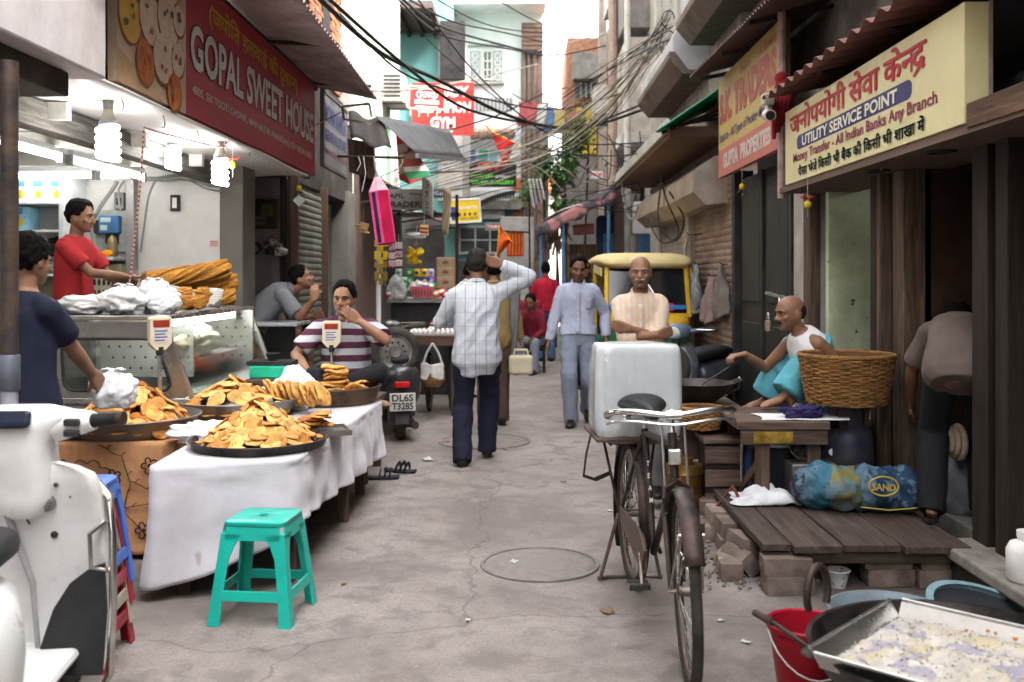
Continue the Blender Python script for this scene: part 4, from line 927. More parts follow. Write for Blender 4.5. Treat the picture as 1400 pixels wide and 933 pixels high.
pile('fried_cracker','golden round cracker heaped in the front black tray','cracker',(-1.36,5.16,.645),.285,.19,130,crk3,None,.012,'golden crackers heaped in the front black tray',None,(-.02,.03))
pile('fried_cracker','darker brown cracker heaped in the steel tub on the flowered cloth','cracker',(-2.2,5.58,.665),.335,.24,110,crk,None,.012,'dark crackers in the tub on the flowered cloth',None,(.02,0))
pile('fried_cracker','cracker heaped in the middle steel tub behind the front tray','cracker',(-1.83,6.34,.665),.36,.17,85,crk3,None,.012,'crackers in the middle steel tub',None,(-.03,0))
# leaning rows beside the front heap
for k in range(16):
 o=bpy.data.objects.new('fried_cracker',random.choice(crk)); C.objects.link(o); o.location=(-1.17+rnd(-.06,.09),5.52+rnd(-.05,.07),.655+.006*k); o.rotation_euler=(rnd(-.2,.2),rnd(-.25,.25),rnd(0,6)); tag(o,'flat orange cracker in the small stack on the square tray behind the front heap','cracker','crackers stacked on the small square tray')
t=thing('small_tray','small square steel tray with flat stacked crackers behind the black tray','tray',(-1.16,5.52,.627),.35)
B().box((-.19,-.13,0),(.19,.13,.012)).build('base',DST,t,world=0,bev=.004)
for a,c in(((-.19,-.13,.0),(.19,-.12,.03)),((-.19,.12,.0),(.19,.13,.03)),((-.19,-.12,.0),(-.18,.12,.03)),((.18,-.12,.0),(.19,.12,.03))):B().box(a,c).build('lip',DST,t,world=0)
# leaning row of larger crackers at the back right of the middle tub
for k in range(14):
 o=bpy.data.objects.new('puri',puri[k%4]); C.objects.link(o); o.location=(-1.64+.028*k+rnd(-.01,.01),6.43-.008*k,.745+rnd(-.012,.018)); o.rotation_euler=(rnd(-.15,.15),1.05+rnd(-.12,.12),rnd(-.3,.2)); tag(o,'large pale puri leaning in the row right of the middle tub','puri','puris leaning in a row right of the middle tub')
for s_,(x,y,n)in enumerate(((-1.5,6.83,5),(-1.29,6.76,3),(-1.33,7.02,9),(-1.16,6.92,3),(-1.48,7.1,6),(-1.17,7.1,4))):
 for k in range(n):
  o=bpy.data.objects.new('puri',puri[(k+s_)%4]); C.objects.link(o); o.location=(x+rnd(-.02,.02),y+rnd(-.02,.02),.66+.025*k); o.rotation_euler=(rnd(-.15,.15)+(.5 if s_ in(1,3)else 0),rnd(-.15,.15)+(.55 if s_==0 else 0),rnd(0,6)); tag(o,'pale puffed puri stacked in the deep brown pan','puri','puris in the deep brown pan')
# bags
def bag(label,c,r,seed,knot=True,name='plastic_bag',m=None,cat='bag',amp=.28,flat=0,rz=0):
 c=Vector(c); t=thing(name,label,cat,c,rz)
 b=B(); nu,nv=56,36; R=[]
 for i in range(nv+1):
  th=PI*(i+.02)/(nv+.04); ring=[]
  for j in range(nu):
   a=2*PI*j/nu; d=Vector((math.sin(th)*math.cos(a),math.sin(th)*math.sin(a),-math.cos(th)))
   k=1+amp*(nz(d,1.6,seed)+.45*(abs(nz(d,2.6,seed+2))*2-.4)+.16*(abs(nz(d,5.5,seed+4))*2-.4)+.05*nz(d,14,seed+4))
   p=Vector((d.x*r[0]*k,d.y*r[1]*k,max(-r[2]*.8,d.z*r[2]*k))); ring.append(p+Vector((0,0,r[2]*.8)))
  R.append(ring)
 b.rings(R); b.build('bag',m or WHITEPLASTIC,t,'all',world=0)
 if knot:
  b=B(); top=Vector((0,0,r[2]*1.75)); b.tube([top-Vector((0,0,r[2]*.5)),top,top+Vector((.01,0,.015))],[r[0]*.4,.018,.016],10)
  b.build('knot',m or WHITEPLASTIC,t,1,world=0)
  for s in(-1,1):
   B().grid(6,6,lambda u,v:top+Vector((s*(.005+.05*u),.03*(v-.5)*(1+u),.01+.045*u-.04*u*u+.012*nz((u,v,seed),4)))).build('ear',m or WHITEPLASTIC,t,1,world=0,solid=.002)
 return t
bag('crumpled white plastic bag on the table left of the brown pan',(-1.5,6.56,.627),(.13,.11,.15),3,False,amp=.3)
bag('white crumpled plastic sheet bunched left of the front black tray',(-1.72,5.3,.626),(.13,.12,.05),8,False,amp=.5)
bag('small white plastic twist behind the crackers in the middle tub',(-1.65,6.75,.64),(.1,.08,.075),12,False,amp=.5)
# digital scales on stems
def scale_display(label,p,zb,yaw,face_yaw):
 x,y,z=p; t=thing('weighing_scale',label,'scale',(x,y,zb),yaw)
 PL=mat('cream_scale_plastic',(.62,.55,.4),.45,var=.05)
 B().tube([(0,.02,0),(0,.02,z-zb-.09)],.012,10).build('stem',STEEL,t,1,world=0)
 B().tube([(0,.02,z-zb-.13),(0,.02,z-zb-.08)],[.02,.026],10).build('stem_collar',DARKM,t,1,world=0)
 b=B(); z0=z-zb; b.poly([(-.066,0,z0-.06),(-.03,0,z0-.1),(.03,0,z0-.1),(.066,0,z0-.06),(.066,0,z0+.085),(.056,0,z0+.095),(-.056,0,z0+.095),(-.066,0,z0+.085)],(0,.045,0)); hd=b.build('display_head',PL,t,world=0,bev=.008,seg=3)
 B().box((-.048,-.004,z0+.035),(.048,.0,z0+.075)).build('readout',mat('red_readout',(.25,.03,.02),.3),t,world=0)
 B().box((-.048,-.003,z0-.055),(.048,.0,z0+.03)).build('sticker',mat('white_sticker',(.6,.58,.52),.5),t,world=0)
 for k in range(4):B().box((-.04,-.0045,z0-.045+.018*k),(.02+.015*(k%2),-.003,z0-.038+.018*k)).build('printed_line',mat('blue_print_ink',(.08,.08,.25),.5),t,world=0)
 B().box((-.06,-.03,0),(.06,.08,.04)).build('base',DARKM,t,world=0,bev=.01)
 return t
scale_display('cream weighing scale display on a stem beside the glass counter',(-2.1,5.78,1.17),.64,.75,0)
scale_display('cream weighing scale with red readout facing the street before the striped man',W(453,457,7.2),.58,.05,0)
t=thing('wooden_box','wooden box under the bright green scale at the back of the table','box',(-1.76,7.0,.627)); B().box((-1.92,6.88,.628),(-1.6,7.13,.788)).build('box',OLDWOOD_X,t,bev=.006); B().box((-1.93,6.87,.76),(-1.59,6.8795,.785)).build('lip',OLDWOOD_X,t)
t=thing('kitchen_scale','bright green plastic scale with black platform on a wooden box','scale',(-1.75,7.0,.79))
B().box((-1.9,6.9,.79),(-1.62,7.12,.88)).build('body',mat('bright_green_plastic',(.02,.42,.26),.4),t,bev=.012)
for k in range(3):B().box((-1.92,6.9+.08*k,.882),(-1.6,6.93+.08*k,.91)).build('platform_bar',DARKM,t,bev=.004)
B().tube([(-1.76,7.0,.91),(-1.76,7.0,.96)],[.03,.05],10).build('post',DARKM,t,True)
# ---------------------------------------------------------------- glass counter
t=thing('glass_counter','steel framed sweet counter with slanted glass and dotted steel panels','counter',(-2.6,7.1,.38))
PERF=mat('perforated_steel',(.62,.64,.6),.4,.25,var=.08)
ct=1.255; XR,XL,Y0,Y1=-2.24,-3.0,6.2,8.15
B().box((XL-.04,Y0-.04,ct-.025),(XR+.03,Y1+.04,ct)).build('top',STEEL,t,bev=.006)
def counter_frame(name,pts,w_=.028):
 for a,c in zip(pts,pts[1:]):B().bar(a,c,w_,w_).build(name,STEEL,t,bev=.004)
A0=(XR,Y0,ct-.03); A1=(XR,Y1,ct-.03); B0=(-2.05,Y0,.72); B1=(-2.05,Y1,.72); L0=(XL,Y0,ct-.03); LB=(XL,Y0,.72)
counter_frame('frame_bar',[A0,B0]); counter_frame('frame_bar',[A1,B1]); counter_frame('frame_bar',[B0,B1]); counter_frame('frame_bar',[L0,LB]); counter_frame('frame_bar',[LB,B0])
ym=(Y0+Y1)/2;
B().quadslab([(-2.055,Y0+.02,.74),(-2.055,Y1-.02,.74),(XR-.006,Y1-.02,ct-.045),(XR-.006,Y0+.02,ct-.045)],.006).build('slanted_glass',CLEAR,t)
# near end: steel sheet with a rounded window
P_=lambda u,v:Vector((XL+.02,Y0,.74)).lerp(Vector((-2.07,Y0,.74)),u).lerp(Vector((XL+.02,Y0,ct-.04)).lerp(Vector((XR-.015,Y0,ct-.04)),u),v)
rr_=[P_(.14,.1),P_(.9,.1),P_(.9,.78),P_(.14,.78)]
win=resample(rounded([Vector((q.x,q.z,0))for q in rr_],.07,6),48); win=[Vector((q.x,Y0,q.y))for q in win]
out=resample([Vector((q.x,q.z,0))for q in(P_(0,0),P_(1,0),P_(1,1),P_(0,1))],48); out=[Vector((q.x,Y0,q.y))for q in out]
k0=min(range(48),key=lambda i:(win[i]-P_(.14,.1)).length); win=win[k0:]+win[:k0]
B().rings([out,win],False,False).build('end_panel',STEEL,t,solid=.006)
B().tube([w_+Vector((0,-.006,0))for w_ in win],.01,6,True).build('window_gasket',DARKM,t,True)
B().add([w_+Vector((0,.004,0))for w_ in win],[tuple(range(48))]).build('end_glass',CLEAR,t)
B().box((XL+.02,Y0+.03,.7),(-2.08,Y1-.02,.72)).build('base_deck',PERF,t)
B().box((XL,Y0,.38),(-2.06,Y1,.7)).build('plinth',GALV,t,bev=.006)
B().box((XL+.02,Y0+.05,.72),(XL+.04,Y1-.03,ct-.03)).build('back_panel',CLEAR,t)
B().box((XL+.04,Y1-.04,.72),(-2.2,Y1-.025,ct-.03)).build('far_panel',PERF,t)
for yy,x0,x1 in((Y0+.75,XL+.05,-2.3),(Y1-.05,XL+.05,-2.2)):
 b=B().box((x0,yy,.8),(x1,yy+.012,ct-.06)); pn_=b.build('perforated_panel',PERF,t)
 for i in range(9):
  for j in range(5):B().ell((x0+.06+.075*i+(.03 if j%2 else 0),yy-.002,.86+.075*j),(.009,.003,.01),8,5).build('punched_hole',mat('hole_grey',(.12,.13,.13),.6),pn_,True)
B().quadslab([(-2.3,Y0+.9,.92),(-2.3,Y1-.1,.92),(XL+.1,Y1-.1,.92),(XL+.1,Y0+.9,.92)],.01).build('inner_shelf',PERF,t)
bag('heap of cream sweets in clear wrap inside the glass counter',(-2.42,7.3,.93),(.14,.4,.12),31,False,'wrapped_sweets',mat('cream_sweets',(.74,.7,.5),.4,var=.2,scale=18,bump=.5,bscale=30),'sweets',.3)
# bags and sweets on the counter
for lb,p,r,sd_ in(('flat white bag at the left end of the steel counter top',(-2.83,6.4,ct),(.15,.12,.07),41),('plump knotted white bag left of centre on the counter top',(-2.56,6.38,ct),(.14,.12,.1),42),('white bag behind the plump one on the counter top',(-2.5,6.75,ct),(.14,.12,.12),43),('small white bag beside the orange sweets on the counter top',(-2.36,6.5,ct),(.12,.11,.085),44)):
 bag(lb,p,r,sd_,sd_ in(42,43))
ORN=mat('orange_noodle_sweet',(.55,.25,.045),.6,var=.3,scale=14,bump=.6,bscale=30,stretch=(1,6,6),bdist=.01,rand=True)
def noodle(label,a,c,r,seed,n=26):
 a=Vector(a); c=Vector(c); t=thing('noodle_bundle',label,'sweet',(a+c)/2)
 d=(c-a).normalized(); x=d.cross(Vector((0,0,1))).normalized(); z=x.cross(d); rr=random.Random(seed)
 core=B(); core.tube([a.lerp(c,i/8)+z*.004*math.sin(i)for i in range(9)],[r*.7]+[r*.9]*7+[r*.7],14); core.build('core',ORN,t,True)
 b=B()
 for k in range(n):
  ph=rr.uniform(0,6.28); q=rr.uniform(.85,1.06)*r; tw=rr.uniform(2,5)
  b.tube([a.lerp(c,i/12)+x*(q*math.cos(ph+tw*i/12))+z*(q*math.sin(ph+tw*i/12))for i in range(13)],r*.16,5)
 kind(b.build('strands',ORN,t,True),'stuff')
noodle('long upper bundle of orange noodle sweet on the counter',(-2.78,7.3,ct+.2),(-2.3,7.75,ct+.31),.065,1)
noodle('lower right bundle of orange noodle sweet nearest the pillar',(-2.62,7.62,ct+.075),(-2.26,7.8,ct+.09),.06,2)
noodle('middle bundle of orange noodle sweet beneath the long upper one',(-2.65,7.66,ct+.17),(-2.26,7.86,ct+.2),.06,3)
for k in range(7):
 b=B();
 for q in range(14):
  a=rnd(0,6.28); b.tube([Vector((.04*math.cos(a+j*.9),.04*math.sin(a+j*.9)*(.6+.1*q%1),-.012+.005*q+.012*math.sin(j+q)))for j in range(8)],.009,5)
 o=b.build('noodle_nest',ORN,None,True); o.location=(-2.33+.075*(k%3)-.04,6.82+.085*(k//3),ct+.045+.055*(k>4)); o.rotation_euler=(0,0,k); tag(kind(o,'stuff')if False else o,'small orange noodle nest on the steel dish beside the newspaper','sweet','small orange noodle nests on the dish')
t=thing('steel_dish','flat steel dish carrying small orange noodle nests','dish',(-2.32,6.9,ct)); B().box((-2.45,6.76,ct+.001),(-2.2,7.05,ct+.012)).build('plate',STEEL,t,bev=.004)
NEWS=mat('newsprint',(.45,.43,.39),.8,var=.1,spots=(9,.58,(.08,.08,.08)),pattern=stripes(2,.012,.45,(.25,.24,.22),.1))
t=thing('newspaper','grey newspaper sheet folded under the orange noodle sweets','newspaper',(-2.4,7.2,ct)); B().grid(10,6,lambda u,v:Vector((-2.66+.46*u,7.12+.1*v+.1*u,ct+.008+.17*v*(1-.2*u)+.012*math.sin(9*u)))).build('sheet',NEWS,t,True,solid=.003)
t=thing('paper_carton','brown paper carton held open above the counter by the boy','carton',(-2.85,7.1,ct+.02));
B().obox((-2.84,7.15,ct+.11),(.24,.16,.16),(.25,.4,.3)).build('box',mat('brown_card',(.27,.2,.115),.8),t,bev=.005)
B().obox((-2.8,7.0,ct+.2),(.16,.02,.12),(.8,.4,.3)).build('flap',mat('brown_card',(.27,.2,.115),.8),t)
# shop interior fittings
y=8.6
t=thing('wall_shelf','white wall shelf unit with blue sweet boxes at the back of the shop','shelf',(-4.1,8.4,1.8))
SHW=mat('shelf_white',(.6,.62,.62),.5,var=.08)
B().box((-4.95,8.52,1.2),(-3.8,8.56,2.42)).build('back',SHW,t)
for z in(2.11,1.88,1.52):B().box((-4.95,8.15,z-.02),(-3.8,8.52,z)).build('board',SHW,t,bev=.003)
B().box((-3.8,8.15,1.0),(-3.76,8.56,2.42)).build('side',SHW,t)
def sweetbox(label,x,z,w_,h_,m,yy=8.2):
 t=thing('sweet_box',label,'box',(x,yy+.1,z),0,'blue and white sweet boxes on the shelf'); B().box((x-w_/2,yy,z+.001),(x+w_/2,yy+.2,z+h_)).build('carton',m,t,bev=.003)
 B().box((x-w_/2+.015,yy-.003,z+h_*.7),(x+w_/2-.05,yy-.0005,z+h_*.96)).build('blue_print',mat('box_blue',(.06,.2,.5),.5),t)
 B().ell((x-.01,yy-.001,z+h_*.35),(.025,.002,.035),10,6).build('yellow_print',mat('box_yellow',(.6,.42,.03),.5),t)
 for k in range(3):B().ell((x+rnd(-.05,.05),yy-.001,z+rnd(.03,.12)),(.006,.002,.006),6,4).build('printed_dot',mat('box_red',(.45,.05,.06),.5),t)
BXW=mat('box_white',(.66,.68,.68),.5)
for k,(px,nm)in enumerate(((30,'leftmost'),(54,'middle'),(79,'rightmost'))):sweetbox('%s of the three white and blue sweet boxes on the top shelf'%nm,XW(px,8.2),2.11,.145,.185,BXW)
sweetbox('pale blue sweet box alone on the second shelf',XW(30,8.2),1.88,.11,.19,mat('box_pale_blue',(.25,.5,.66),.5))
t=thing('electric_meter','blue electric meter with wiring on a grey wall board','meter',(XW(156,8.55),8.55,1.7));
B().box((XW(134,y),8.555,ZW(345,y)),(XW(176,y),8.598,ZW(288,y))).build('back_board',mat('meter_board',(.33,.36,.34),.7,var=.2),t,bev=.004)
B().box((XW(143,y),8.47,ZW(320,y)),(XW(170,y),8.555,ZW(296,y))).build('meter_case',mat('meter_blue',(.05,.14,.3),.4),t,bev=.01)
B().box((XW(146,y),8.465,ZW(305,y)),(XW(160,y),8.47,ZW(299,y))).build('dial',mat('dial_pale',(.4,.5,.5),.4),t)
B().box((XW(146,y),8.466,ZW(316,y)),(XW(155,y),8.47,ZW(309,y))).build('label_plate',mat('dial_pale',(.4,.5,.5),.4),t)
B().box((XW(150,y),8.5,ZW(334,y)),(XW(166,y),8.555,ZW(321,y))).build('terminal_box',DARKM,t,bev=.006)
B().box((XW(134,y),8.5,ZW(320,y)),(XW(142,y),8.555,ZW(302,y))).build('fuse',DARKM,t,bev=.006)
t=thing('fuse_box','small grey fuse box above the blue meter','fuse box',(XW(167,8.55),8.55,2.1)); B().box((XW(161,y),8.52,ZW(287,y)),(XW(174,y),8.598,ZW(264,y))).build('case',mat('fuse_grey',(.2,.21,.2),.6),t,bev=.006); B().box((XW(164,y),8.515,ZW(281,y)),(XW(171,y),8.52,ZW(272,y))).build('cover',DARKM,t)
t=thing('shrine_figure','small gilt figure with an orange marigold on the ledge under the meter','figurine',(XW(150,8.4),8.4,ZW(352,8.5)))
zz=ZW(352,8.5); B().lathe([(.05,0),(.055,.03),(.035,.09),(.045,.12),(.03,.16),(.004,.19)],14,(XW(150,8.4),8.45,zz)).build('figure',mat('dull_gilt',(.25,.2,.1),.4,.5,var=.3),t,True)
B().ell((XW(148,8.38),8.36,zz+.03),(.045,.035,.03),12,8).build('marigold',mat('marigold',(.8,.27,.01),.9,bump=.5),t,True)
t=thing('wall_ledge','grey ledge with dark clutter beneath the meter board','ledge',(XW(120,8.4),8.4,zz-.03)); B().box((XW(64,y),8.25,zz-.03),(XW(178,y),8.6,zz)).build('board',mat('ledge_grey',(.3,.34,.33),.6),t,bev=.004)
B().box((XW(64,y),8.4,1.0),(XW(178,y),8.6,zz-.06)).build('tiled_dado',mat('yellowed_tile',(.36,.33,.22),.6,var=.2,dirt=((.13,.11,.07),.3,4)),t)
B().box((XW(126,y),8.37,1.3),(XW(177,y),8.4,1.52)).build('lattice',mat('pale_lattice',(.45,.42,.34),.7),t,bev=.02)
for i in range(7):
 for j in range(2):B().ell((XW(132+6.4*i,y),8.368,1.36+.09*j),(.013,.004,.03),8,6).build('slot',DARKM,t,True)
bag('dark cloth bundle on the ledge left of the boy',(XW(75,8.4),8.4,zz),(.14,.1,.09),51,False,'cloth_bundle',mat('dark_bundle',(.05,.045,.045),.9),'bundle',.35)
bag('grey white cloth bundle on the ledge below the dark one',(XW(78,8.3),8.3,1.53),(.14,.09,.05),52,False,'cloth_bundle',mat('pale_bundle',(.4,.39,.38),.9),'bundle',.35)
t=thing('steel_channel','upright steel channel at the edge of the plaster wall','post',(XW(184,8.55),8.55,.4)); B().box((XW(178,y),8.5,.4),(XW(189,y),8.6,2.36)).build('channel',GALV,t,bev=.004)
t=thing('small_picture','tiny black framed white card on the plaster wall','picture',(XW(240,8.59),8.59,2.1)); B().box((XW(234,y),8.575,ZW(289,y)),(XW(247,y),8.598,ZW(267,y))).build('frame',DARKM,t,bev=.002); B().box((XW(237,y),8.57,ZW(285,y)),(XW(243,y),8.575,ZW(271,y))).build('card',LW,t)
t=thing('pink_sticker','small pink and white sticker low on the plaster wall','sticker',(XW(292,8.59),8.59,1.8));
for k in range(3):B().box((XW(287,y),8.594,ZW(337-3*k,y)),(XW(298,y),8.598,ZW(335.5-3*k,y))).build('stripe',print_ink('sticker_pink',(.6,.2,.22)),t)
def cable(label,pts,r,m,group=None,name='cable',sag=0,n=14,cat='cable',world=True):
 P=[Vector(p)for p in pts]; Q=[]
 if len(P)==2:
  for i in range(n+1):u=i/n; Q.append(P[0].lerp(P[1],u)-Vector((0,0,sag*4*u*(1-u))))
 else:
  for i in range(len(P)-1):
   p0=P[max(0,i-1)]; p1=P[i]; p2=P[i+1]; p3=P[min(len(P)-1,i+2)]
   for k in range(6):
    u=k/6; Q.append(.5*((2*p1)+(p2-p0)*u+(2*p0-5*p1+4*p2-p3)*u*u+(3*p1-3*p2+p3-p0)*u**3))
  Q.append(P[-1])
 b=B().tube(Q,r,6); o=b.build(name,m,None,True); return tag(o,label,cat,group)
CG=mat('grey_cable',(.22,.23,.22),.6);
for k,(a,lb)in enumerate((([(187,243),(215,244),(250,240),(285,254),(305,250)],'grey cable bundle looping along the top of the plaster wall'),([(187,246),(220,247),(255,246),(282,258),(304,262)],'second grey cable sagging just below the cable bundle on the plaster wall'),([(213,246),(203,270),(197,310),(192,345)],'grey cable dropping down the plaster wall beside the steel channel'),([(160,248),(152,262),(136,285),(125,310),(133,345)],'thick grey conduit curving down left of the blue meter'),([(170,247),(162,262),(165,290)],'short grey wire above the fuse box'))):
 cable(lb,[W(px,py,8.52-.01*k)for px,py in a],.016 if k in(0,3)else.009,CG)
t=thing('twisted_cord','red and white twisted cord dropping beside the plaster wall to the counter','cord',W(195,172,6.3))
B().tube([W(197,172,6.3),W(193,240,6.5),W(184,330,6.7),W(173,420,6.7)],.006,6).build('cord',mat('red_white_cord',(.5,.05,.06),.8,pattern=stripes(2,.03,.5,(.6,.55,.5),.05)),t,True)
cable('red and white twisted cord strung below the maroon signboard',[W(195,173,6.0),W(225,183,6.3),W(300,201,7.0),W(313,195,7.2),W(365,195,8.3),W(430,172,9.5),W(470,152,9.9)],.006,mat('red_white_cord',(.5,.05,.06)),None,'cord',cat='cord')
# lamps
EM=mat('lit_tube',(.9,.9,.9),.5,emit=((1,.97,.92),5),bump=0)
def tube_light(label,a,c):
 a=Vector(a); c=Vector(c); t=thing('tube_light',label,'tube light',(a+c)/2,0,'lit tube lights under the shop ceiling')
 B().tube([a,c],.019,12).build('tube',EM,t,True); d=(c-a).normalized()
 B().bar(a+Vector((0,0,.05)),c+Vector((0,0,.05)),.04,.04).build('batten',SHW,t)
 for q,s in((a,-1),(c,1)):B().bar(q+d*s*.03-Vector((0,0,0)),q-d*s*.004,.045,.07).build('holder',GALV,t)
tube_light('near lit tube light running deep along the shop ceiling at far left',(-3.1,5.3,2.3),(-3.13,6.72,2.3))
tube_light('far lit tube light in line behind the near one',(-3.12,6.86,2.3),(-3.08,8.05,2.3))
tube_light('long lit tube light lying across above the shelf boxes',(-4.15,8.1,2.32),(-3.5,8.1,2.32))
tube_light('short lit tube light across beside the long one above the boy',(-3.44,8.12,2.32),(-3.2,8.12,2.32))
EB=mat('lit_cfl',(.9,.9,.9),.5,emit=((1,.98,.95),8),bump=0)
def cfl(label,c,h=.2,r=.055,top=2.47):
 c=Vector(c); t=thing('hanging_bulb',label,'bulb',c,0,'lit spiral bulbs hanging at the shop front')
 pts=[]; N=4
 for i in range(N*12+1):
  a=2*PI*i/12; pts.append(c+Vector((r*math.cos(a),r*math.sin(a),-h/2+h*i/(N*12))))
 B().tube(pts,r*.36,8).build('spiral',EB,t,True)
 B().lathe([(.001,h/2+.1),(.022,h/2+.1),(.032,h/2+.06),(r*.98,h/2+.035),(r*.98,h/2+.005),(.001,h/2)],18,c).build('ballast',mat('cfl_base',(.5,.47,.38),.5),t,True)
 B().lathe([(r*1.0,h/2+.03),(r*1.0,h/2+.012)],18,c,cap=False).build('band',mat('cfl_band',(.12,.14,.16),.5),t,True)
 B().lathe([(.001,h/2+.17),(.03,h/2+.17),(.026,h/2+.1),(.001,h/2+.1)],14,c).build('socket',mat('bulb_socket',(.34,.31,.29),.5),t,True)
 if top>c.z+h/2+.17:B().tube([c+Vector((0,0,h/2+.165)),Vector((c.x,c.y,top))],.005,6).build('wire',CG,t)
tube_light('lit tube light inside the top front edge of the glass counter',(-2.33,6.35,1.19),(-2.33,8.0,1.19))
cfl('nearest and largest lit spiral bulb below the food picture',(-2.25,5.4,2.22),.17,.05)
cfl('second lit spiral bulb deeper under the ceiling',(-2.46,7.0,2.33),.15,.042,2.46)
cfl('third lit spiral bulb nearest the pillar',(-2.16,7.1,2.24),.17,.045)
# ---------------------------------------------------------------- plastic stools
STG=mat('turquoise_stool_plastic',(.005,.42,.33),.32,var=.04,bump=.03,spec=.5,dirt=((.02,.25,.2),.15,9))
def make_stool(label,m,loc,rz,group=None,dent=True):
 t=thing('plastic_stool',label,'stool',loc,rz,group); H=.44; a=.13; c_=.18
 b=B(); R=[]
 for z,q in((H-.02,a+.006),(H-.004,a+.003),(H,a-.006)):R.append([Vector((p.x,p.y,z))for p in resample(rounded([Vector((x*q,y*q,0))for x,y in((-1,-1),(1,-1),(1,1),(-1,1))],.035,5),48)])
 R.append([Vector((p.x*.5,p.y*.5,H-.003))for p in R[2]]); R.append([Vector((p.x*.06,p.y*.06,H-.003))for p in R[2]])
 b.rings(R,False,False); s_=b.build('seat',m,t,1,world=0,solid=.006)
 B().lathe([(.02,H+.0015),(.012,H-.004),(.001,H-.004)],16).build('seat_hole',DARKM if False else mat('stool_hole',(.0,.16,.13),.6),s_,1,world=0)
 hw=lambda z:a+.006+(c_-a)*(1-z/(H-.01))
 zt=H-.018
 for s in(0,1,2,3):
  Rz=Matrix.Rotation(s*PI/2,4,'Z')
  q=hw(zt); q2=hw(.0); lw=.062
  # corner leg: an L of two tapering plates joined in one mesh
  b=B(); z0=0.0
  def leg_ring(z,w_):
   k=hw(z); th=.012
   return[Vector(p)for p in((-k,-k,z),(-k+w_,-k,z),(-k+w_,-k+th,z),(-k+th,-k+th,z),(-k+th,-k+w_,z),(-k,-k+w_,z))]
  b.rings([leg_ring(0,.05),leg_ring(.004,.056),leg_ring(.1,.05),leg_ring(.28,.052),leg_ring(.345,.07),leg_ring(zt-.03,.1)]); b.mov(Rz); b.build('leg',m,t,world=0,bev=.004)
  b=B(); k0=hw(zt); k1=hw(zt-.06)
  b.add([Vector(p)for p in((-k0+.02,-k0,zt),(k0-.02,-k0,zt),(k1-.02,-k1,zt-.06),(-k1+.02,-k1,zt-.06),(-k0+.02,-k0+.008,zt),(k0-.02,-k0+.008,zt),(k1-.02,-k1+.008,zt-.06),(-k1+.02,-k1+.008,zt-.06))],[(0,1,2,3),(7,6,5,4),(0,4,5,1),(2,6,7,3),(1,5,6,2),(3,7,4,0)]); b.mov(Rz); b.build('apron',m,t,world=0)
  zs=.13; k0=hw(zs+.022); k1=hw(zs-.022)
  b=B().add([Vector(p)for p in((-k0+.04,-k0+.001,zs+.022),(k0-.04,-k0+.001,zs+.022),(k1-.04,-k1+.001,zs-.022),(-k1+.04,-k1+.001,zs-.022),(-k0+.04,-k0+.012,zs+.022),(k0-.04,-k0+.012,zs+.022),(k1-.04,-k1+.012,zs-.022),(-k1+.04,-k1+.012,zs-.022))],[(0,1,2,3),(7,6,5,4),(0,4,5,1),(2,6,7,3),(1,5,6,2),(3,7,4,0)]); b.mov(Rz); b.build('stretcher',m,t,world=0,bev=.003)
 return t
make_stool('turquoise plastic stool standing alone before the white cloth',STG,(-1.15,4.42,0),-.1)
BLU=mat('blue_stool_plastic',(.03,.12,.5),.35); BEI=mat('beige_stool_plastic',(.45,.38,.33),.4); RDS=mat('red_stool_plastic',(.34,.03,.045),.4)
for k,(m_,nm)in enumerate(((RDS,'bottom red'),(BEI,'beige'),(RDS,'upper red'),(BLU,'topmost blue'))):
 make_stool('%s plastic stool in the nested stack behind the white scooter'%nm,m_,(-1.76,3.9,.085*k),.12,'nested plastic stools behind the white scooter')
# ---------------------------------------------------------------- sandals
def sandal(label,x,y,rz):
 t=thing('sandal',label,'sandal',(x,y,0),rz,'pair of black sandals on the street')
 B().rings([[Vector((w_*math.cos(a),yy,.012+.012*math.sin(a)+zz))for a in[2*PI*i/14 for i in range(14)]]for yy,w_,zz in((-.13,.02,.006),(-.11,.038,.004),(-.03,.038,0),(.05,.046,0),(.1,.045,.003),(.13,.025,.008))]).build('sole',mat('sandal_sole',(.03,.03,.034),.8),t,1,world=0)
 for yy,w_,h_ in((.055,.05,.055),(.02,.047,.062),(-.02,.044,.055)):
  B().tube([(w_*math.cos(a),yy+.012*math.sin(a),.015+h_*math.sin(a))for a in[PI*i/10 for i in range(11)]],.018,8,flat=.3,up=(0,1,0)).build('strap',mat('sandal_strap',(.022,.024,.034),.5),t,1,world=0)
p=G(522,655); sandal('nearer black strapped sandal beside the white cloth table',p.x,p.y,-1.45)
p=G(547,646); sandal('farther black strapped sandal angled behind the other',p.x,p.y,-1.9)
# ---------------------------------------------------------------- people
def remesh(b,vox,smooth=4,fac=.5,disp=None):
 me=b.mesh('tmp'); o=bpy.data.objects.new('tmp',me); C.objects.link(o)
 md=o.modifiers.new('r','REMESH'); md.mode='VOXEL'; md.voxel_size=vox; md.use_smooth_shade=True
 if smooth:
  ms=o.modifiers.new('s','SMOOTH'); ms.factor=fac; ms.iterations=smooth
 dg=bpy.context.evaluated_depsgraph_get(); out=bpy.data.meshes.new_from_object(o.evaluated_get(dg))
 bpy.data.objects.remove(o); bpy.data.meshes.remove(me)
 if disp:
  ns=[v.normal.copy()for v in out.vertices]
  for v,n in zip(out.vertices,ns):v.co+=n*disp(v.co,n)
 out.polygons.foreach_set('use_smooth',[True]*len(out.polygons))
 return out
def meshobj(name,me,m,par):
 me.name=name; o=bpy.data.objects.new(name,me); C.objects.link(o); me.materials.clear(); me.materials.append(m); o.parent=par; return o
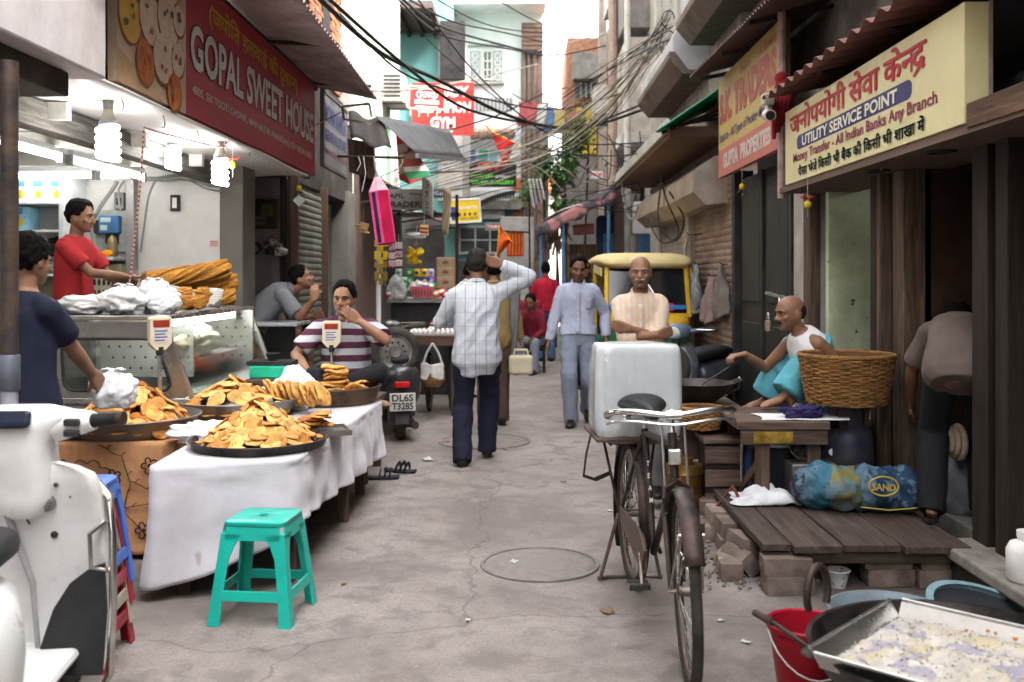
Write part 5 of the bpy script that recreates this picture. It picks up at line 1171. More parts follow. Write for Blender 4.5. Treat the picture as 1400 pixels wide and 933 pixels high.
def ik(a,c,l1,l2,pole):
 a=Vector(a); c=Vector(c); d=c-a; L=min(d.length,(l1+l2)*.999); dn=d.normalized()
 x=(l1*l1-l2*l2+L*L)/(2*L); h=math.sqrt(max(1e-8,l1*l1-x*x))
 p=Vector(pole); p=p-dn*p.dot(dn)
 if p.length<1e-5:p=Vector((0,-1,0))
 p.normalize(); e=a+dn*x+p*h
 return e,a+dn*L
HEAD=[(.1125,.006,.002,.026),(.108,.026,-.022,.048),(.094,.05,-.052,.074),(.07,.0655,-.076,.091),(.04,.0735,-.0895,.099),(.012,.0755,-.0935,.1),(-.006,.0745,-.0865,.097),(-.03,.0725,-.0885,.088),(-.052,.0685,-.0905,.07),(-.072,.062,-.0905,.042),(-.092,.051,-.089,.012),(-.108,.035,-.084,-.018),(-.117,.016,-.07,-.038)]
def headpt(z,th,off=0.0,wide=1.0):
 H=HEAD
 for i in range(len(H)-1):
  if H[i][0]>=z>=H[i+1][0]:
   t=(H[i][0]-z)/(H[i][0]-H[i+1][0]); q=[H[i][k]*(1-t)+H[i+1][k]*t for k in range(4)]; break
 else:q=H[0]if z>0 else H[-1]
 w_=q[1]*wide+off; yf=q[2]-off; yb=q[3]+off; cy=(yf*.42+yb*.58)
 s_,c_=math.sin(th),math.cos(th)
 e=.86
 x=w_*math.copysign(abs(s_)**e,s_); y=cy-(cy-yf)*abs(c_)**e if c_>0 else cy+(yb-cy)*abs(c_)**e
 return Vector((x,y,z))
def head_b(b,wide=1.0,old=False):
 k=len(b.v)
 b.rings([[headpt(h[0],2*PI*j/28,0,wide)for j in range(28)]for h in HEAD])
 b.tube([(0,-.084,.012),(0,-.097,-.012),(0,-.112,-.03),(0,-.112,-.038),(0,-.096,-.045)],[.008,.0095,.0125,.012,.008],10)
 for sx in(-1,1):
  b.ell((sx*.0125,-.099,-.037),(.0095,.011,.008),8,6)
  b.ell((sx*.077*wide,.012,-.014),(.008,.02,.032),8,8,Euler((.15,0,sx*-.3)).to_matrix())
  b.ell((sx*.041,-.064,-.03),(.024,.022,.02),8,6)
  b.tube([(sx*.008,-.092,.017),(sx*.03,-.09,.02),(sx*.052,-.074,.015)],[.006,.008,.006],8)
 b.ell((0,-.0925,-.062),(.024,.0075,.0058),10,6); b.ell((0,-.0905,-.0735),(.021,.0085,.0062),10,6)
 b.ell((0,-.082,-.1),(.02,.014,.014),10,6)
 return k
def frame(d,up):
 d=Vector(d).normalized(); u=Vector(up); x=d.cross(u)
 if x.length<1e-4:x=d.cross(Vector((1,0,.01)))
 x.normalize(); u=x.cross(d)
 return d,x,u
def hand_b(b,wrist,d,palm,side,curl=.5,s=1.0,spread=1.0,point=False):
 # d: wrist to knuckles, palm: palm normal, side: +1 thumb lies along d x palm
 d=Vector(d).normalized(); n=Vector(palm); n=(n-d*n.dot(d)).normalized(); t=d.cross(n)*side
 w=Vector(wrist)
 for k in range(-2,3):
  b.tube([w-d*.012*s+t*k*.009*s,w+d*.045*s+t*k*.0155*s,w+d*.088*s+t*k*.0165*s],[.015*s,.0145*s,.012*s],8)
 L=[.064,.078,.072,.055]
 for i in range(4):
  o=w+d*.088*s+t*(.0285-.019*i)*s
  c=curl*(1+.12*i); dd=d+t*(.09*(1.5-i)*spread)
  if point and i==0:c=.05
  pts=[o-d*.01*s]; p=o.copy(); a=0
  for q,fr in enumerate((.45,.3,.25)):
   a+=c*(.5 if q==0 else.75)
   p=p+(dd.normalized()*math.cos(a)+n*math.sin(a))*L[i]*s*fr; pts.append(p.copy())
  b.tube(pts,[.0095*s,.009*s,.0082*s,.007*s],8); b.ell(pts[-1],.007*s,8,6)
 o=w+d*.028*s+t*.026*s; q=o+(t*.7+d*.6+n*.25).normalized()*.04*s; q2=q+(t*.25+d*.85+n*(.2+.4*curl)).normalized()*.03*s
 b.tube([w+d*.012*s+t*.012*s,o,q,q2],[.014*s,.013*s,.0105*s,.008*s],8); b.ell(q2,.008*s,8,6)
def wrinkle(amp,seed,sc=9,st=(1,1,.55)):
 def f(p,n):
  q=(p.x*st[0],p.y*st[1],p.z*st[2]+.35*p.x)
  a=nz(q,sc,seed); r=1-abs(a)*2.4
  g=1-abs(nz((q[0]+.6*q[2],q[1],q[2]*1.7),sc*.8,seed+14))*3
  return amp*(.7*a+1.1*max(-.4,r)*abs(nz(q,sc*.45,seed+5))*1.6+.7*max(0,g)*max(0,nz(q,3,seed+2)+.25)+.3*nz(p,sc*2.6,seed+9))
 return f
DARKHAIR=None
def person(label,loc,rz,H=1.7,pelvis=(0,0,.93),lean=0.0,side=0.0,twist=0.0,head=(0,0,0),hands=((.3,0,.8),(-.3,0,.8)),poles=((.4,.6,-.3),(-.4,.6,-.3)),feet=((.1,0,0),(-.1,0,0)),fdir=((0,-1,0),(0,-1,0)),kpole=((.1,-1,0),(-.1,-1,0)),skin=None,build=1.0,belly=0.0,bow=.25,stub=.4,shirt=None,sleeve='long',hem=-.14,tucked=False,collar=True,trousers=None,leghem=.05,shoes=None,sandal=False,hair='short',hairmat=None,moustache=None,bald=False,palms=((0,0,0),(0,0,0)),curl=(.5,.5),vox=.0065,seed=1,wr=.006,extra_shirt=None,extra_trousers=None,loose=1.0,face=True,hair_long=1.0,vest=False,handdir=(None,None),category='person',buttons=False,hidelegs=False,eyelid=0.0,neckfwd=.02,wt=0):
 s=H/1.7
 if wt:
  I_=(Matrix.Translation(loc)@Matrix.Rotation(rz,4,'Z')).inverted(); hands=[I_@Vector(q)for q in hands]; feet=[I_@Vector(q)for q in feet]if wt>1 else feet
 T=thing('person',label,category,loc,rz)
 pel=Vector(pelvis)
 up=Vector((math.sin(side),-math.sin(lean),math.cos(lean))).normalized()
 # spine: bends progressively by 'bow'
 def spine(t):
  l0=lean-bow*(.5-t)*.6
  d=Vector((math.sin(side)*t,0,0))
  n=8; p=pel.copy()
  for i in range(n):
   q=(i+.5)/n*t; a=lean-bow*.5+bow*q*1.2
   p+=Vector((math.sin(side),-math.sin(a)*math.cos(side),math.cos(a)*math.cos(side)))*(.5*s*t/n)
  a=lean-bow*.5+bow*t*1.2
  u=Vector((math.sin(side),-math.sin(a)*math.cos(side),math.cos(a)*math.cos(side))).normalized()
  tw=twist*t
  x=Vector((math.cos(tw),math.sin(tw),0)); x=(x-u*x.dot(u)).normalized(); f=u.cross(x)*-1
  return p,x,u,-f if f.y>0 else f
 prof=[(-.14,.10,.075),(-.08,.158,.108),(0,.158,.112+belly*.4),(.12,.138+belly*.35,.102+belly),(.24,.143+belly*.2,.107+belly*.7),(.36,.155,.114),(.42,.155,.106),(.47,.125,.086),(.505,.082,.068),(.53,.06,.056)]
 def torso(b,off,z0,z1,sc=1.0):
  R=[]
  zs=[p[0]for p in prof]
  n=14
  for i in range(n+1):
   z=z0+(z1-z0)*i/n
   for k in range(len(prof)-1):
    if zs[k]<=z<=zs[k+1]:break
   t=min(1,max(0,(z-zs[k])/(zs[k+1]-zs[k]))); w_=prof[k][1]*(1-t)+prof[k+1][1]*t; d_=prof[k][2]*(1-t)+prof[k+1][2]*t
   p,x,u,f=spine(z/.5); w_=(w_*build*s+off(z)if callable(off)else w_*build*s+off); d_=(d_*build*s+(off(z)if callable(off)else off))
   bf=f*((belly*.5*math.exp(-((z-.15)/.12)**2))*s)
   R.append([p+bf+x*(w_*math.copysign(abs(math.cos(a))**.8,math.cos(a)))+f*(d_*math.copysign(abs(math.sin(a))**.85,math.sin(a)))for a in[2*PI*j/24 for j in range(24)]])
  b.rings(R)
 pn,xn,un,fn=spine(1.0)
 ps,xs,us,fs=spine(.9)
 sh=[ps+xs*(.16*s*build)-us*.012,ps-xs*(.16*s*build)-us*.012]
 hip=[pel+Vector((.088*s*build,0,-.03*s)),pel-Vector((.088*s*build,0,.03*s))]
 ua,fa=.285*s,.25*s; th,sk=.43*s,.415*s
 arm=[]
 for i in(0,1):
  e,h=ik(sh[i],hands[i],ua,fa,poles[i]); arm.append((sh[i],e,h))
 leg=[]
 for i in(0,1):
  ft=Vector(feet[i]); an=ft+Vector((0,0,.08*s)); k,a=ik(hip[i],an,th,sk,kpole[i]); leg.append((hip[i],k,a,Vector(fdir[i]).normalized()))
 # head frame
 hy,hp,hr=head
 Rh=Euler((hp,0,0)).to_matrix(); Rh=Matrix.Rotation(hy,3,'Z')@Matrix.Rotation(hr,3,'Y')@Rh
 nb=pn+un*.015*s
 hc=nb+(un*.6+Vector((0,0,.4)))*(.155*s)+Rh@Vector((0,-neckfwd*s,0))
 HM=Matrix.Translation(hc)@(Rh.to_4x4())@Matrix.Scale(s*1.0,4)
 b=B()
 torso(b,lambda z:-.016*s if z<.38 and not vest else-.004*s,-.14,.53)
 k=head_b(b); b.mov(HM,k)
 b.tube([pn-un*.05*s,nb,hc+Rh@Vector((0,.012,-.06))*s,hc+Rh@Vector((0,.01,-.01))*s],[.062*s,.054*s,.052*s,.05*s],14)
 for i in(0,1):
  b.tube([ps+(sh[i]-ps)*.35+us*.016*s,sh[i]+us*.0],[.05*s,.05*s],10); b.ell(sh[i]-us*.01,.052*s*build,12,8)
  a0,e,h=arm[i]
  b.tube([a0,a0.lerp(e,.35),a0.lerp(e,.7),e],[.05*s*build,.047*s*build,.042*s*build,.037*s],12); b.ell(e,.037*s,10,8)
  b.tube([e,e.lerp(h,.3),e.lerp(h,.7),h],[.037*s,.0395*s*build,.032*s,.026*s],12)
  hd=Vector(handdir[i])if handdir[i]else(h-e).normalized()
  pal=Vector(palms[i])
  if pal.length<.1:pal=Vector(((-1 if i==0 else 1),0,0))
  hand_b(b,h,hd,pal,1 if i==0 else-1,curl[i],s)
  a0,kn,an,fd=leg[i]
  b.tube([a0+Vector((0,0,.03)),a0.lerp(kn,.3),a0.lerp(kn,.75),kn],[.085*s*build,.08*s*build,.058*s,.052*s],12); b.ell(kn,.053*s,10,8)
  b.tube([kn,kn.lerp(an,.3),kn.lerp(an,.75),an],[.05*s,.054*s,.037*s,.034*s],12)
  fp=an+Vector((0,0,-.045*s))
  fx=fd.cross(Vector((0,0,1))).normalized()
  b.tube([an-fd*.02*s-Vector((0,0,.01)),fp-fd*.045*s,fp-fd*.02*s-Vector((0,0,.008*s))],[.034*s,.032*s,.03*s],10)
  b.tube([an+Vector((0,0,.005)),fp+fd*.05*s+Vector((0,0,.014*s)),fp+fd*.115*s-Vector((0,0,.005*s)),fp+fd*.165*s-Vector((0,0,.014*s))],[.036*s,.037*s,.038*s,.024*s],12,flat=.72)
  for q in range(5):
   b.tube([fp+fd*.14*s+fx*(.032-.016*q)*s-Vector((0,0,.016*s)),fp+fd*(.195-.011*abs(q-(1 if i else 3)))*s+fx*(.034-.017*q)*s-Vector((0,0,.022*s))],[.0105*s,.008*s],8)
 HI=HM.inverted()
 def fdisp(p,n):
  q=HI@p
  if q.z<-.13 or q.z>.12 or q.y>-.02 or abs(q.x)>.08:return 0
  a=0
  for sx in(-1,1):
   a-=.0085*math.exp(-(((q.x-sx*.031)/.0165)**2+((q.z-.0015)/.0095)**2))
  a-=.0045*math.exp(-((q.x/.03)**2+((q.z+.0678)/.0022)**2))
  a-=.003*math.exp(-((q.x/.03)**2+((q.z+.083)/.006)**2))
  return a*s
 me=remesh(b,vox,3,.5,fdisp)
 at=me.color_attributes.new('stub','FLOAT_COLOR','POINT')
 for i,v in enumerate(me.vertices):
  q=HI@v.co; k=0
  if-.135<q.z<.0 and q.y<.03 and abs(q.x)<.085:
   k=stub*min(1,max(0,(-.036-q.z+.25*max(0,abs(q.x)-.045)-.012*nz(q,30))/.016))*min(1,max(0,(.02-q.y)/.03))
   if abs(q.x)<.026 and-.082<q.z<-.057 and q.y<-.08:k*=.2
  at.data[i].color=(k,k,k,1)
 meshobj('body',me,skin,T)
 # face parts
 if face:
  EW=mat('eye_white',(.55,.5,.45),.3,var=.05,bump=0); IR=mat('iris_dark',(.02,.012,.008),.2,var=.05,bump=0); LI=mat('lips',(.16,.062,.05),.45,bump=.05)
  def fp(bb,nm,m_):bb.mov(HM); bb.build(nm,m_,T,1,world=0)
  for sx in(-1,1):
   fp(B().tube([(sx*.0125,-.0965,.0185),(sx*.029,-.0965,.0245),(sx*.05,-.0815,.018)],[.0038,.005,.0025],8,flat=.8),'eyebrow',hairmat or DARKHAIR)
   fp(B().tube([(sx*.0165,-.0885,.001),(sx*.031,-.0925,.0078-.004*eyelid),(sx*.047,-.083,.0015)],[.0018,.0024,.0016],6),'eyelash',hairmat or DARKHAIR)
   fp(B().ell((sx*.0312,-.0795,.0005),(.0148,.0085,.0072-.003*eyelid),12,8),'eyeball',EW)
   fp(B().ell((sx*.031,-.0868,-.0002),(.0062,.0035,.0062-.0025*eyelid),10,8),'iris',IR)
  fp(B().ell((0,-.0955,-.0625),(.0235,.006,.0042),10,6),'upper_lip',LI); fp(B().ell((0,-.094,-.0728),(.02,.0066,.0046),10,6),'lower_lip',LI)
  if moustache:
   mb=B(); r=random.Random(seed)
   for sx in(-1,1):
    for q in range(9):
     x0=.003+q*.0034
     mb.tube([(sx*x0,-.104+.15*x0,-.0475+.02*x0),(sx*(x0+.003),-.107+.25*x0,-.0555),(sx*(x0+.0075),-.1035+.42*x0,-.0625-.12*x0+r.uniform(-.001,.001))],[.0035,.0044,.002],6)
   mb.mov(HM); meshobj('moustache',remesh(mb,.0022,1),moustache,T)
 if hair:
  hb=B(); R=[]
  NZ,NT=34,64
  def hairline(th):
   a=abs(((th+PI)%(2*PI))-PI)
   if bald:pts=[(0,-.2),(1.38,-.2),(1.5,.03),(1.75,.035),(2.2,.045),(PI,.055)]
   else:pts=[(0,.08),(.5,.074),(.85,.045),(1.15,.005),(1.3,-.012),(1.5,-.008),(1.8,-.03),(2.2,-.06),(PI,-.072*hair_long)]
   for(a0,z0),(a1,z1)in zip(pts,pts[1:]):
    if a0<=a<=a1:return z0+(z1-z0)*(a-a0)/(a1-a0)
   return pts[-1][1]
  for i in range(NZ+1):
   z=.1125-(.1125+.1)*i/NZ; ring=[]
   for j in range(NT):
    th_=2*PI*j/NT;
    lo=hairline(th_); lo+=.016*nz((math.cos(th_)*3,math.sin(th_)*3,seed),2.2); a_=abs(((th_+PI)%(2*PI))-PI); dz=(z-lo)if not bald else min(z-(.008 if a_<1.75 else max(-.06,.008-.2*(a_-1.75))),lo-z)
    if bald and lo<0:dz=-1
    g=min(1,max(0,(dz+.004)/.022)); g=g*g*(3-2*g)
    off=-.016+g*(.027 if not bald else.024)*hair_long
    p=headpt(z,th_,off); p+=Vector((0,0,1))*(max(0,z-.05)/.06*.02*g*hair_long if not bald else-.002)
    rr_=1+(.09*nz((p.x*1.6,p.y*1.6,p.z*.6),70,seed)+.06*nz(p,28,seed))*g
    ring.append(Vector((p.x*rr_,p.y*rr_,p.z+.009*nz(p,50,seed+3)*g)))
   R.append(ring)
  hb.rings(R); hb.mov(HM); hb.build('hair',hairmat or DARKHAIR,T,'all',world=0)
 # shirt
 if shirt:
  sb=B(); L_=loose
  z0=hem if not tucked else-.02
  flo=lambda z:(.014+.016*L_*max(0,min(1,(.40-z)/.3))+(.012*L_*max(0,-z)/.14))*s if z<.46 else.012*s
  torso(sb,flo,z0,.515)
  if tucked:
   p,x,u,f=spine(.03)
   sb.lathe([(.16*s*build+.012,-.035),(.172*s*build+.02*L_,.0),(.172*s*build+.024*L_,.05),(.15*s*build,.1)],24,p+f*belly*.2,Matrix((x,-f,u)).transposed(),sy=.74+belly)
  for i in(0,1):
   a0,e,h=arm[i]
   if vest:continue
   sb.ell(a0-us*.006,(.06*s*build,)*3,12,8); sb.tube([ps+(a0-ps)*.3+us*.016*s,a0+us*.002],[.056*s,.058*s],12)
   ra=[.063*s*build,.06*s*build+.004*L_,.056*s*build+.006*L_,.051*s+.006*L_]
   if sleeve=='long' or sleeve=='half_rolled':
    end=.93 if sleeve=='long' else.35
    sb.tube([a0,a0.lerp(e,.35),a0.lerp(e,.7),e],ra,14); sb.ell(e,.05*s+.006*L_,12,8)
    sb.tube([e,e.lerp(h,end*.4),e.lerp(h,end*.8),e.lerp(h,end)],[.05*s+.006*L_,.048*s+.005*L_,.042*s+.005*L_,.036*s+.005*L_]if sleeve=='long' else[.05*s+.006*L_,.052*s+.004,.05*s+.004,.05*s],14)
   else:
    end=sleeve if isinstance(sleeve,float)else.62
    sb.tube([a0,a0.lerp(e,end*.35),a0.lerp(e,end*.7),a0.lerp(e,end)],[.064*s*build,.063*s*build+.005*L_,.062*s*build+.009*L_,.06*s*build+.012*L_],14)
  if extra_shirt:extra_shirt(sb,spine,arm,T)
  me=remesh(sb,.009,3,.5,wrinkle(wr,seed))
  meshobj('shirt' if not vest else 'vest',me,shirt,T)
  def surf(z,a,o=0.0):
   for k in range(len(prof)-1):
    if prof[k][0]<=z<=prof[k+1][0]:break
   u_=(z-prof[k][0])/(prof[k+1][0]-prof[k][0]); w_=(prof[k][1]*(1-u_)+prof[k+1][1]*u_)*build*s+flo(z)+o; d_=(prof[k][2]*(1-u_)+prof[k+1][2]*u_)*build*s+flo(z)+o
   p,x,u,f=spine(z/.5); c_,n_=math.cos(a),math.sin(a)
   return p+f*(belly*.5*math.exp(-((z-.15)/.12)**2)*s)+x*(w_*math.copysign(abs(c_)**.8,c_))+f*(d_*math.copysign(abs(n_)**.85,n_))
  if collar and not vest:
   for sx in(-1,1):
    cb=B(); n=14
    def cf(u,v):
     a=-PI/2+(PI*.93)*u; ca,sa=math.cos(a)*sx,math.sin(a); fw=max(0,sa)
     r=.06+.012*v+(.012*v*fw); z=.034-.03*v-.05*fw*fw-.02*fw*v-.012*(1-v)*(v>.98)
     return pn+un*((z+.018*(1-fw))*s)+xn*(r*s*ca)+fn*(r*s*.98*sa+.022*fw*s)-un*(.03*v*fw**6*s)
    cb.grid(n,4,cf); cb.build('collar',shirt,T,True,solid=.004,world=0)
   if buttons:
    B().grid(1,22,lambda u,v:surf((-.0 if tucked else hem+.02)+(.45+(0 if tucked else-hem-.02))*v,PI/2+.1*(u-.5)*1.6,.007)).build('placket',shirt,T,True,solid=.004,world=0)
    B().grid(4,5,lambda u,v:surf(.26+.1*v-.012*(1-abs(2*u-1))*(1-v),PI/2-.42-.42*u,.008)).build('pocket',shirt,T,True,solid=.004,world=0)
  if buttons:
   for q in range(6):
    z=.42-.07*q
    B().ell(surf(z,PI/2,.012),(.006,.005,.006),8,6).build('button',mat('shirt_button',(.7,.68,.62),.4,bump=0),T,1,world=0)
 if trousers and not hidelegs:
  tb=B()
  torso(tb,.008*s,-.13,.03 if tucked else.1)
  if tucked:
   p,x,u,f=spine(.0)
  for i in(0,1):
   a0,kn,an,fd=leg[i]
   ae=an+(kn-an)*max(0,(leghem-.08)/.415)-(kn-an).normalized()*(.05*s if leghem<.1 else 0)
   kp=kn+(Vector(kpole[i])-Vector((0,0,0))).normalized()*.0
   tb.tube([a0+Vector((0,0,.05*s)),a0.lerp(kn,.25),a0.lerp(kn,.7),kn],[.098*s*build,.099*s*build,.08*s,.074*s+.006*loose],16); tb.ell(kn,.07*s+.006*loose,12,8)
   tb.tube([kn,kn.lerp(ae,.35),kn.lerp(ae,.75),ae],[.072*s+.006*loose,.07*s+.008*loose,.062*s+.01*loose,.064*s+.008*loose],16)
  if extra_trousers:extra_trousers(tb,leg,pel,T)
  me=remesh(tb,.009,3,.5,wrinkle(wr*.9,seed+20,8,(1,1,.8)))
  meshobj('trousers',me,trousers,T)
 if shoes and not hidelegs:
  for i in(0,1):
   a0,kn,an,fd=leg[i]; fx=fd.cross(Vector((0,0,1))).normalized(); uz=fx.cross(fd)
   pitch=0
   o=an-Vector((0,0,.08*s))
   shb=B(); R=[]
   if not sandal:
    for(y,hw,z1,z0)in((-.075,.02,.05,.004),(-.062,.034,.085,.001),(-.02,.038,.098,0),(.03,.039,.092,0),(.08,.045,.07,0),(.13,.048,.055,0),(.175,.042,.045,.002),(.205,.022,.03,.008)):
     c_=o+fd*y*s
     R.append([c_+fx*(hw*s*math.copysign(abs(math.cos(a))**.7,math.cos(a)))+uz*((z0+z1)/2+(z1-z0)/2*math.copysign(abs(math.sin(a))**.75,math.sin(a)))*s for a in[2*PI*j/16 for j in range(16)]])
    shb.rings(R); so=shb.build('shoe',shoes,T,1,world=0,ang=1.2)
    sl=B(); sl.rings([[o+fd*y*s+fx*(hw*s*math.cos(a))+uz*(.007+.007*math.sin(a))*s for a in[2*PI*j/12 for j in range(12)]]for(y,hw)in((-.08,.02),(-.066,.037),(0,.041),(.08,.048),(.13,.051),(.18,.045),(.212,.022))])
    sl.build('sole',mat('shoe_sole',(.02,.018,.016),.8),so,False,world=0)
   else:
    sl=B(); sl.rings([[o+fd*y*s+fx*(hw*s*math.copysign(abs(math.cos(a))**.6,math.cos(a)))+uz*(-.004+.012*math.copysign(abs(math.sin(a))**.5,math.sin(a)))*s for a in[2*PI*j/12 for j in range(12)]]for(y,hw)in((-.085,.018),(-.07,.036),(0,.04),(.08,.046),(.14,.05),(.19,.042),(.215,.02))])
    so=sl.build('sandal',shoes,T,False,world=0)
    st=B(); st.tube([o+fx*.046*s+fd*.07*s,o+fx*.034*s+fd*.09*s+uz*.06*s,o-fx*.034*s+fd*.09*s+uz*.06*s,o-fx*.046*s+fd*.07*s],.012*s,8,flat=.4); st.build('strap',shoes,so,1,world=0)
 return T,dict(hc=hc,HM=HM,spine=spine,arm=arm,leg=leg,pn=pn)
def skinmat(name,col,sheen=.5):
 def f(nt,vec,base):
  a=nt.nodes.new('ShaderNodeAttribute'); a.attribute_name='stub'
  base=mix(nt,ramp(nt,nzn(nt,vec,22,4),[(.45,0.0),(.7,.35)]),base,[c*.6 for c in col])
  return mix(nt,a.outputs['Fac'],base,[c*.28 for c in col])
 return mat(name,col,.45,var=.2,scale=7,bump=.12,bscale=150,spec=.4,rvar=.12,pattern=f)
DARKHAIR=mat('black_hair',(.006,.005,.0045),.6,var=.3,scale=20,bump=.9,bscale=22,stretch=(6,6,1.2),spec=.07,bdist=.012)
GREYHAIR=mat('grey_hair',(.28,.27,.25),.55,var=.35,scale=20,bump=.5,bscale=14,stretch=(6,6,1.2))
SK1=skinmat('skin_brown',(.27,.135,.078)); SK2=skinmat('skin_dark_brown',(.215,.105,.06)); SK3=skinmat('skin_warm_brown',(.25,.122,.07))
# ---------------------------------------------------------------- vehicles
RUB=mat('tyre_rubber',(.022,.021,.02),.85,var=.3,scale=8,bump=.2,dirt=((.09,.075,.06),.3,7))
CHR=mat('chrome',(.6,.59,.57),.2,1,var=.1,bump=.02,dirt=((.25,.17,.12),.18,9))
def torus(b,c,R,r,n=40,k=10,axis='X',flat=1.0):
 c=Vector(c); pts=[]
 for i in range(n):
  a=2*PI*i/n; pts.append(c+(Vector((0,R*math.cos(a),R*math.sin(a)))if axis=='X' else Vector((R*math.cos(a),R*math.sin(a),0))if axis=='Z' else Vector((R*math.cos(a),0,R*math.sin(a)))))
 return b.tube(pts,r,k,True,flat=flat)
def scoot_wheel(t,c,R=.215,name='wheel',axis='X'):
 b=B(); torus(b,c,R-.045,.047,36,10,axis); w_=b.build(name,RUB,t,1,world=0)
 c=Vector(c); Rm=Matrix.Rotation(PI/2,3,'Y')if axis=='X' else Matrix.Rotation(PI/2,3,'X')
 B().lathe([(.001,-.03),(.05,-.035),(.06,-.02),(R-.1,-.015),(R-.075,-.035),(R-.075,.035),(R-.1,.015),(.06,.02),(.05,.035),(.001,.03)],28,c,Rm).build('rim',mat('wheel_rim_grey',(.3,.29,.27),.4,.7,dirt=((.09,.07,.06),.3,8)),w_,1,world=0)
 for k in range(10):
  a=2*PI*k/10; q=Vector((0,.085*math.cos(a),.085*math.sin(a)))if axis=='X' else Vector((.085*math.cos(a),0,.085*math.sin(a)))
  B().ell(c+q+(Vector((-.016,0,0))if axis=='X' else Vector((0,-.016,0))),.012,6,5).build('rim_slot',DARKM,w_,1,world=0)
 return w_
def scooter(label,loc,rz,paint,spare=None,plate=None,headcol=None,steer=0):
 t=thing('scooter',label,'scooter',loc,rz)
 scoot_wheel(t,(0,.62,.215),name='front_wheel'); scoot_wheel(t,(0,-.62,.215),name='rear_wheel')
 def shell(name,rows,m=paint,k=20,e=.75):
  b=B().rings([[Vector((w_*math.copysign(abs(math.cos(a))**e,math.cos(a)),y,zc+h_*math.copysign(abs(math.sin(a))**e,math.sin(a))))for a in[2*PI*i/k for i in range(k)]]for y,w_,zc,h_ in rows]); return b.build(name,m,t,1,world=0,ang=1.0)
 shell('rear_cowl',[(-.86,.05,.6,.05),(-.83,.13,.58,.11),(-.7,.19,.52,.19),(-.5,.21,.47,.22),(-.3,.2,.48,.2),(-.15,.14,.5,.16),(-.1,.08,.5,.1)])
 shell('seat',[(-.78,.06,.74,.02),(-.74,.12,.745,.05),(-.55,.14,.755,.055),(-.3,.14,.74,.06),(-.12,.12,.73,.055),(.0,.07,.72,.03)],mat('seat_vinyl',(.02,.02,.022),.5,bump=.1))
 B().box((-.17,-.16,.25),(.17,.4,.29)).build('floorboard',paint,t,world=0,bev=.02)
 b=B(); R=[]
 for z,y,w_ in((.24,.38,.2),(.32,.43,.22),(.5,.42,.225),(.7,.36,.2),(.82,.32,.13),(.88,.3,.06)):
  R.append([Vector((w_*math.sin(u),y-.09*(1-math.cos(u))*1.2,z))for u in[-1.45+2.9*i/14 for i in range(15)]])
 vs=[p for r in R for p in r]; b.add(vs,[(i*15+j,i*15+j+1,(i+1)*15+j+1,(i+1)*15+j)for i in range(5)for j in range(14)]); b.build('leg_shield',paint,t,1,world=0,solid=.022)
 shell('front_mudguard',[(.36,.03,.42,.03),(.42,.085,.42,.06),(.55,.1,.41,.075),(.7,.095,.38,.07),(.83,.05,.31,.03)])
 B().tube([(0,.6,.28),(0,.38,.72),(0,.31,.92)],[.03,.035,.04],12).build('steering_column',DARKM,t,1,world=0)
 shell('headset',[(.14,.06,.98,.04),(.18,.1,.98,.06),(.26,.115,.98,.075),(.34,.1,.98,.08),(.385,.075,.975,.06)],headcol or paint)
 B().ell((0,.385,.975),(.066,.02,.055),16,10).build('headlight',mat('headlamp_glass',(.5,.5,.48),.1,bump=0,spec=.8),t,1,world=0)
 for s in(-1,1):
  B().tube([(s*.08,.24,.98),(s*.22,.2,1.0),(s*.33,.15,1.005)],[.022,.018,.016],10).build('handlebar',headcol or paint,t,1,world=0)
  B().tube([(s*.22,.2,1.0),(s*.345,.145,1.006)],.021,10).build('grip',RUB,t,1,world=0)
  B().tube([(s*.17,.25,1.0),(s*.24,.245,1.0),(s*.33,.19,1.0)],.006,6).build('brake_lever',CHR,t,1,world=0)
 B().box((-.07,-.885,.5),(.07,-.85,.56)).build('tail_light',mat('tail_red',(.35,.01,.012),.25),t,world=0,bev=.012)
 B().tube([(-.15,-.85,.46),(-.2,-.7,.36),(-.19,-.4,.33)],.012,8).build('guard_bar',CHR,t,1,world=0)
 B().tube([(.1,-.1,.16),(.12,-.6,.14),(.12,-.85,.16)],[.025,.04,.035],10).build('exhaust',IRON,t,1,world=0)
 B().tube([(-.1,-.2,.2),(-.16,-.26,.01)],.012,6).build('kick_stand',IRON,t,1,world=0)
 B().box((-.1,-.8,.13),(.1,-.45,.32)).build('engine_cover',IRON,t,world=0,bev=.03)
 B().poly([(-.07,-.83,.42),(.07,-.83,.42),(.06,-.9,.18),(-.06,-.9,.18)],(0,.01,.0)).build('rear_mudguard',DARKM,t,world=0)
 if plate:
  b=B().box((-.115,-.915,.3),(.115,-.905,.46)); p_=b.build('number_plate',mat('plate_white',(.55,.54,.5),.5),t,world=0,bev=.004)
  for tx,z0,z1 in((plate[0],.385,.45),(plate[1],.312,.375)):
   vs,fs=glyphs(tx,.03); a=min(v.x for v in vs); c_=max(v.x for v in vs); d=min(v.y for v in vs); e=max(v.y for v in vs)
   B().add([(-.095+.19*(v.x-a)/(c_-a),-.917,z0+(z1-z0)*(v.y-d)/(e-d))for v in vs],fs).build('lettering',DARKM,t,world=0)
 if spare:scoot_wheel(t,spare,.225,'spare_wheel','Y')
 return t
BLKP=mat('black_scooter_paint',(.018,.018,.022),.28,var=.2,bump=.02,spec=.5,coat=.3,dirt=((.09,.08,.07),.18,5))
scooter('black scooter with white number plate and spare wheel parked by the stall',(-1.27,9.75,0),.22,BLKP,(-.05,-.74,.82),('DL6S','T3285'))
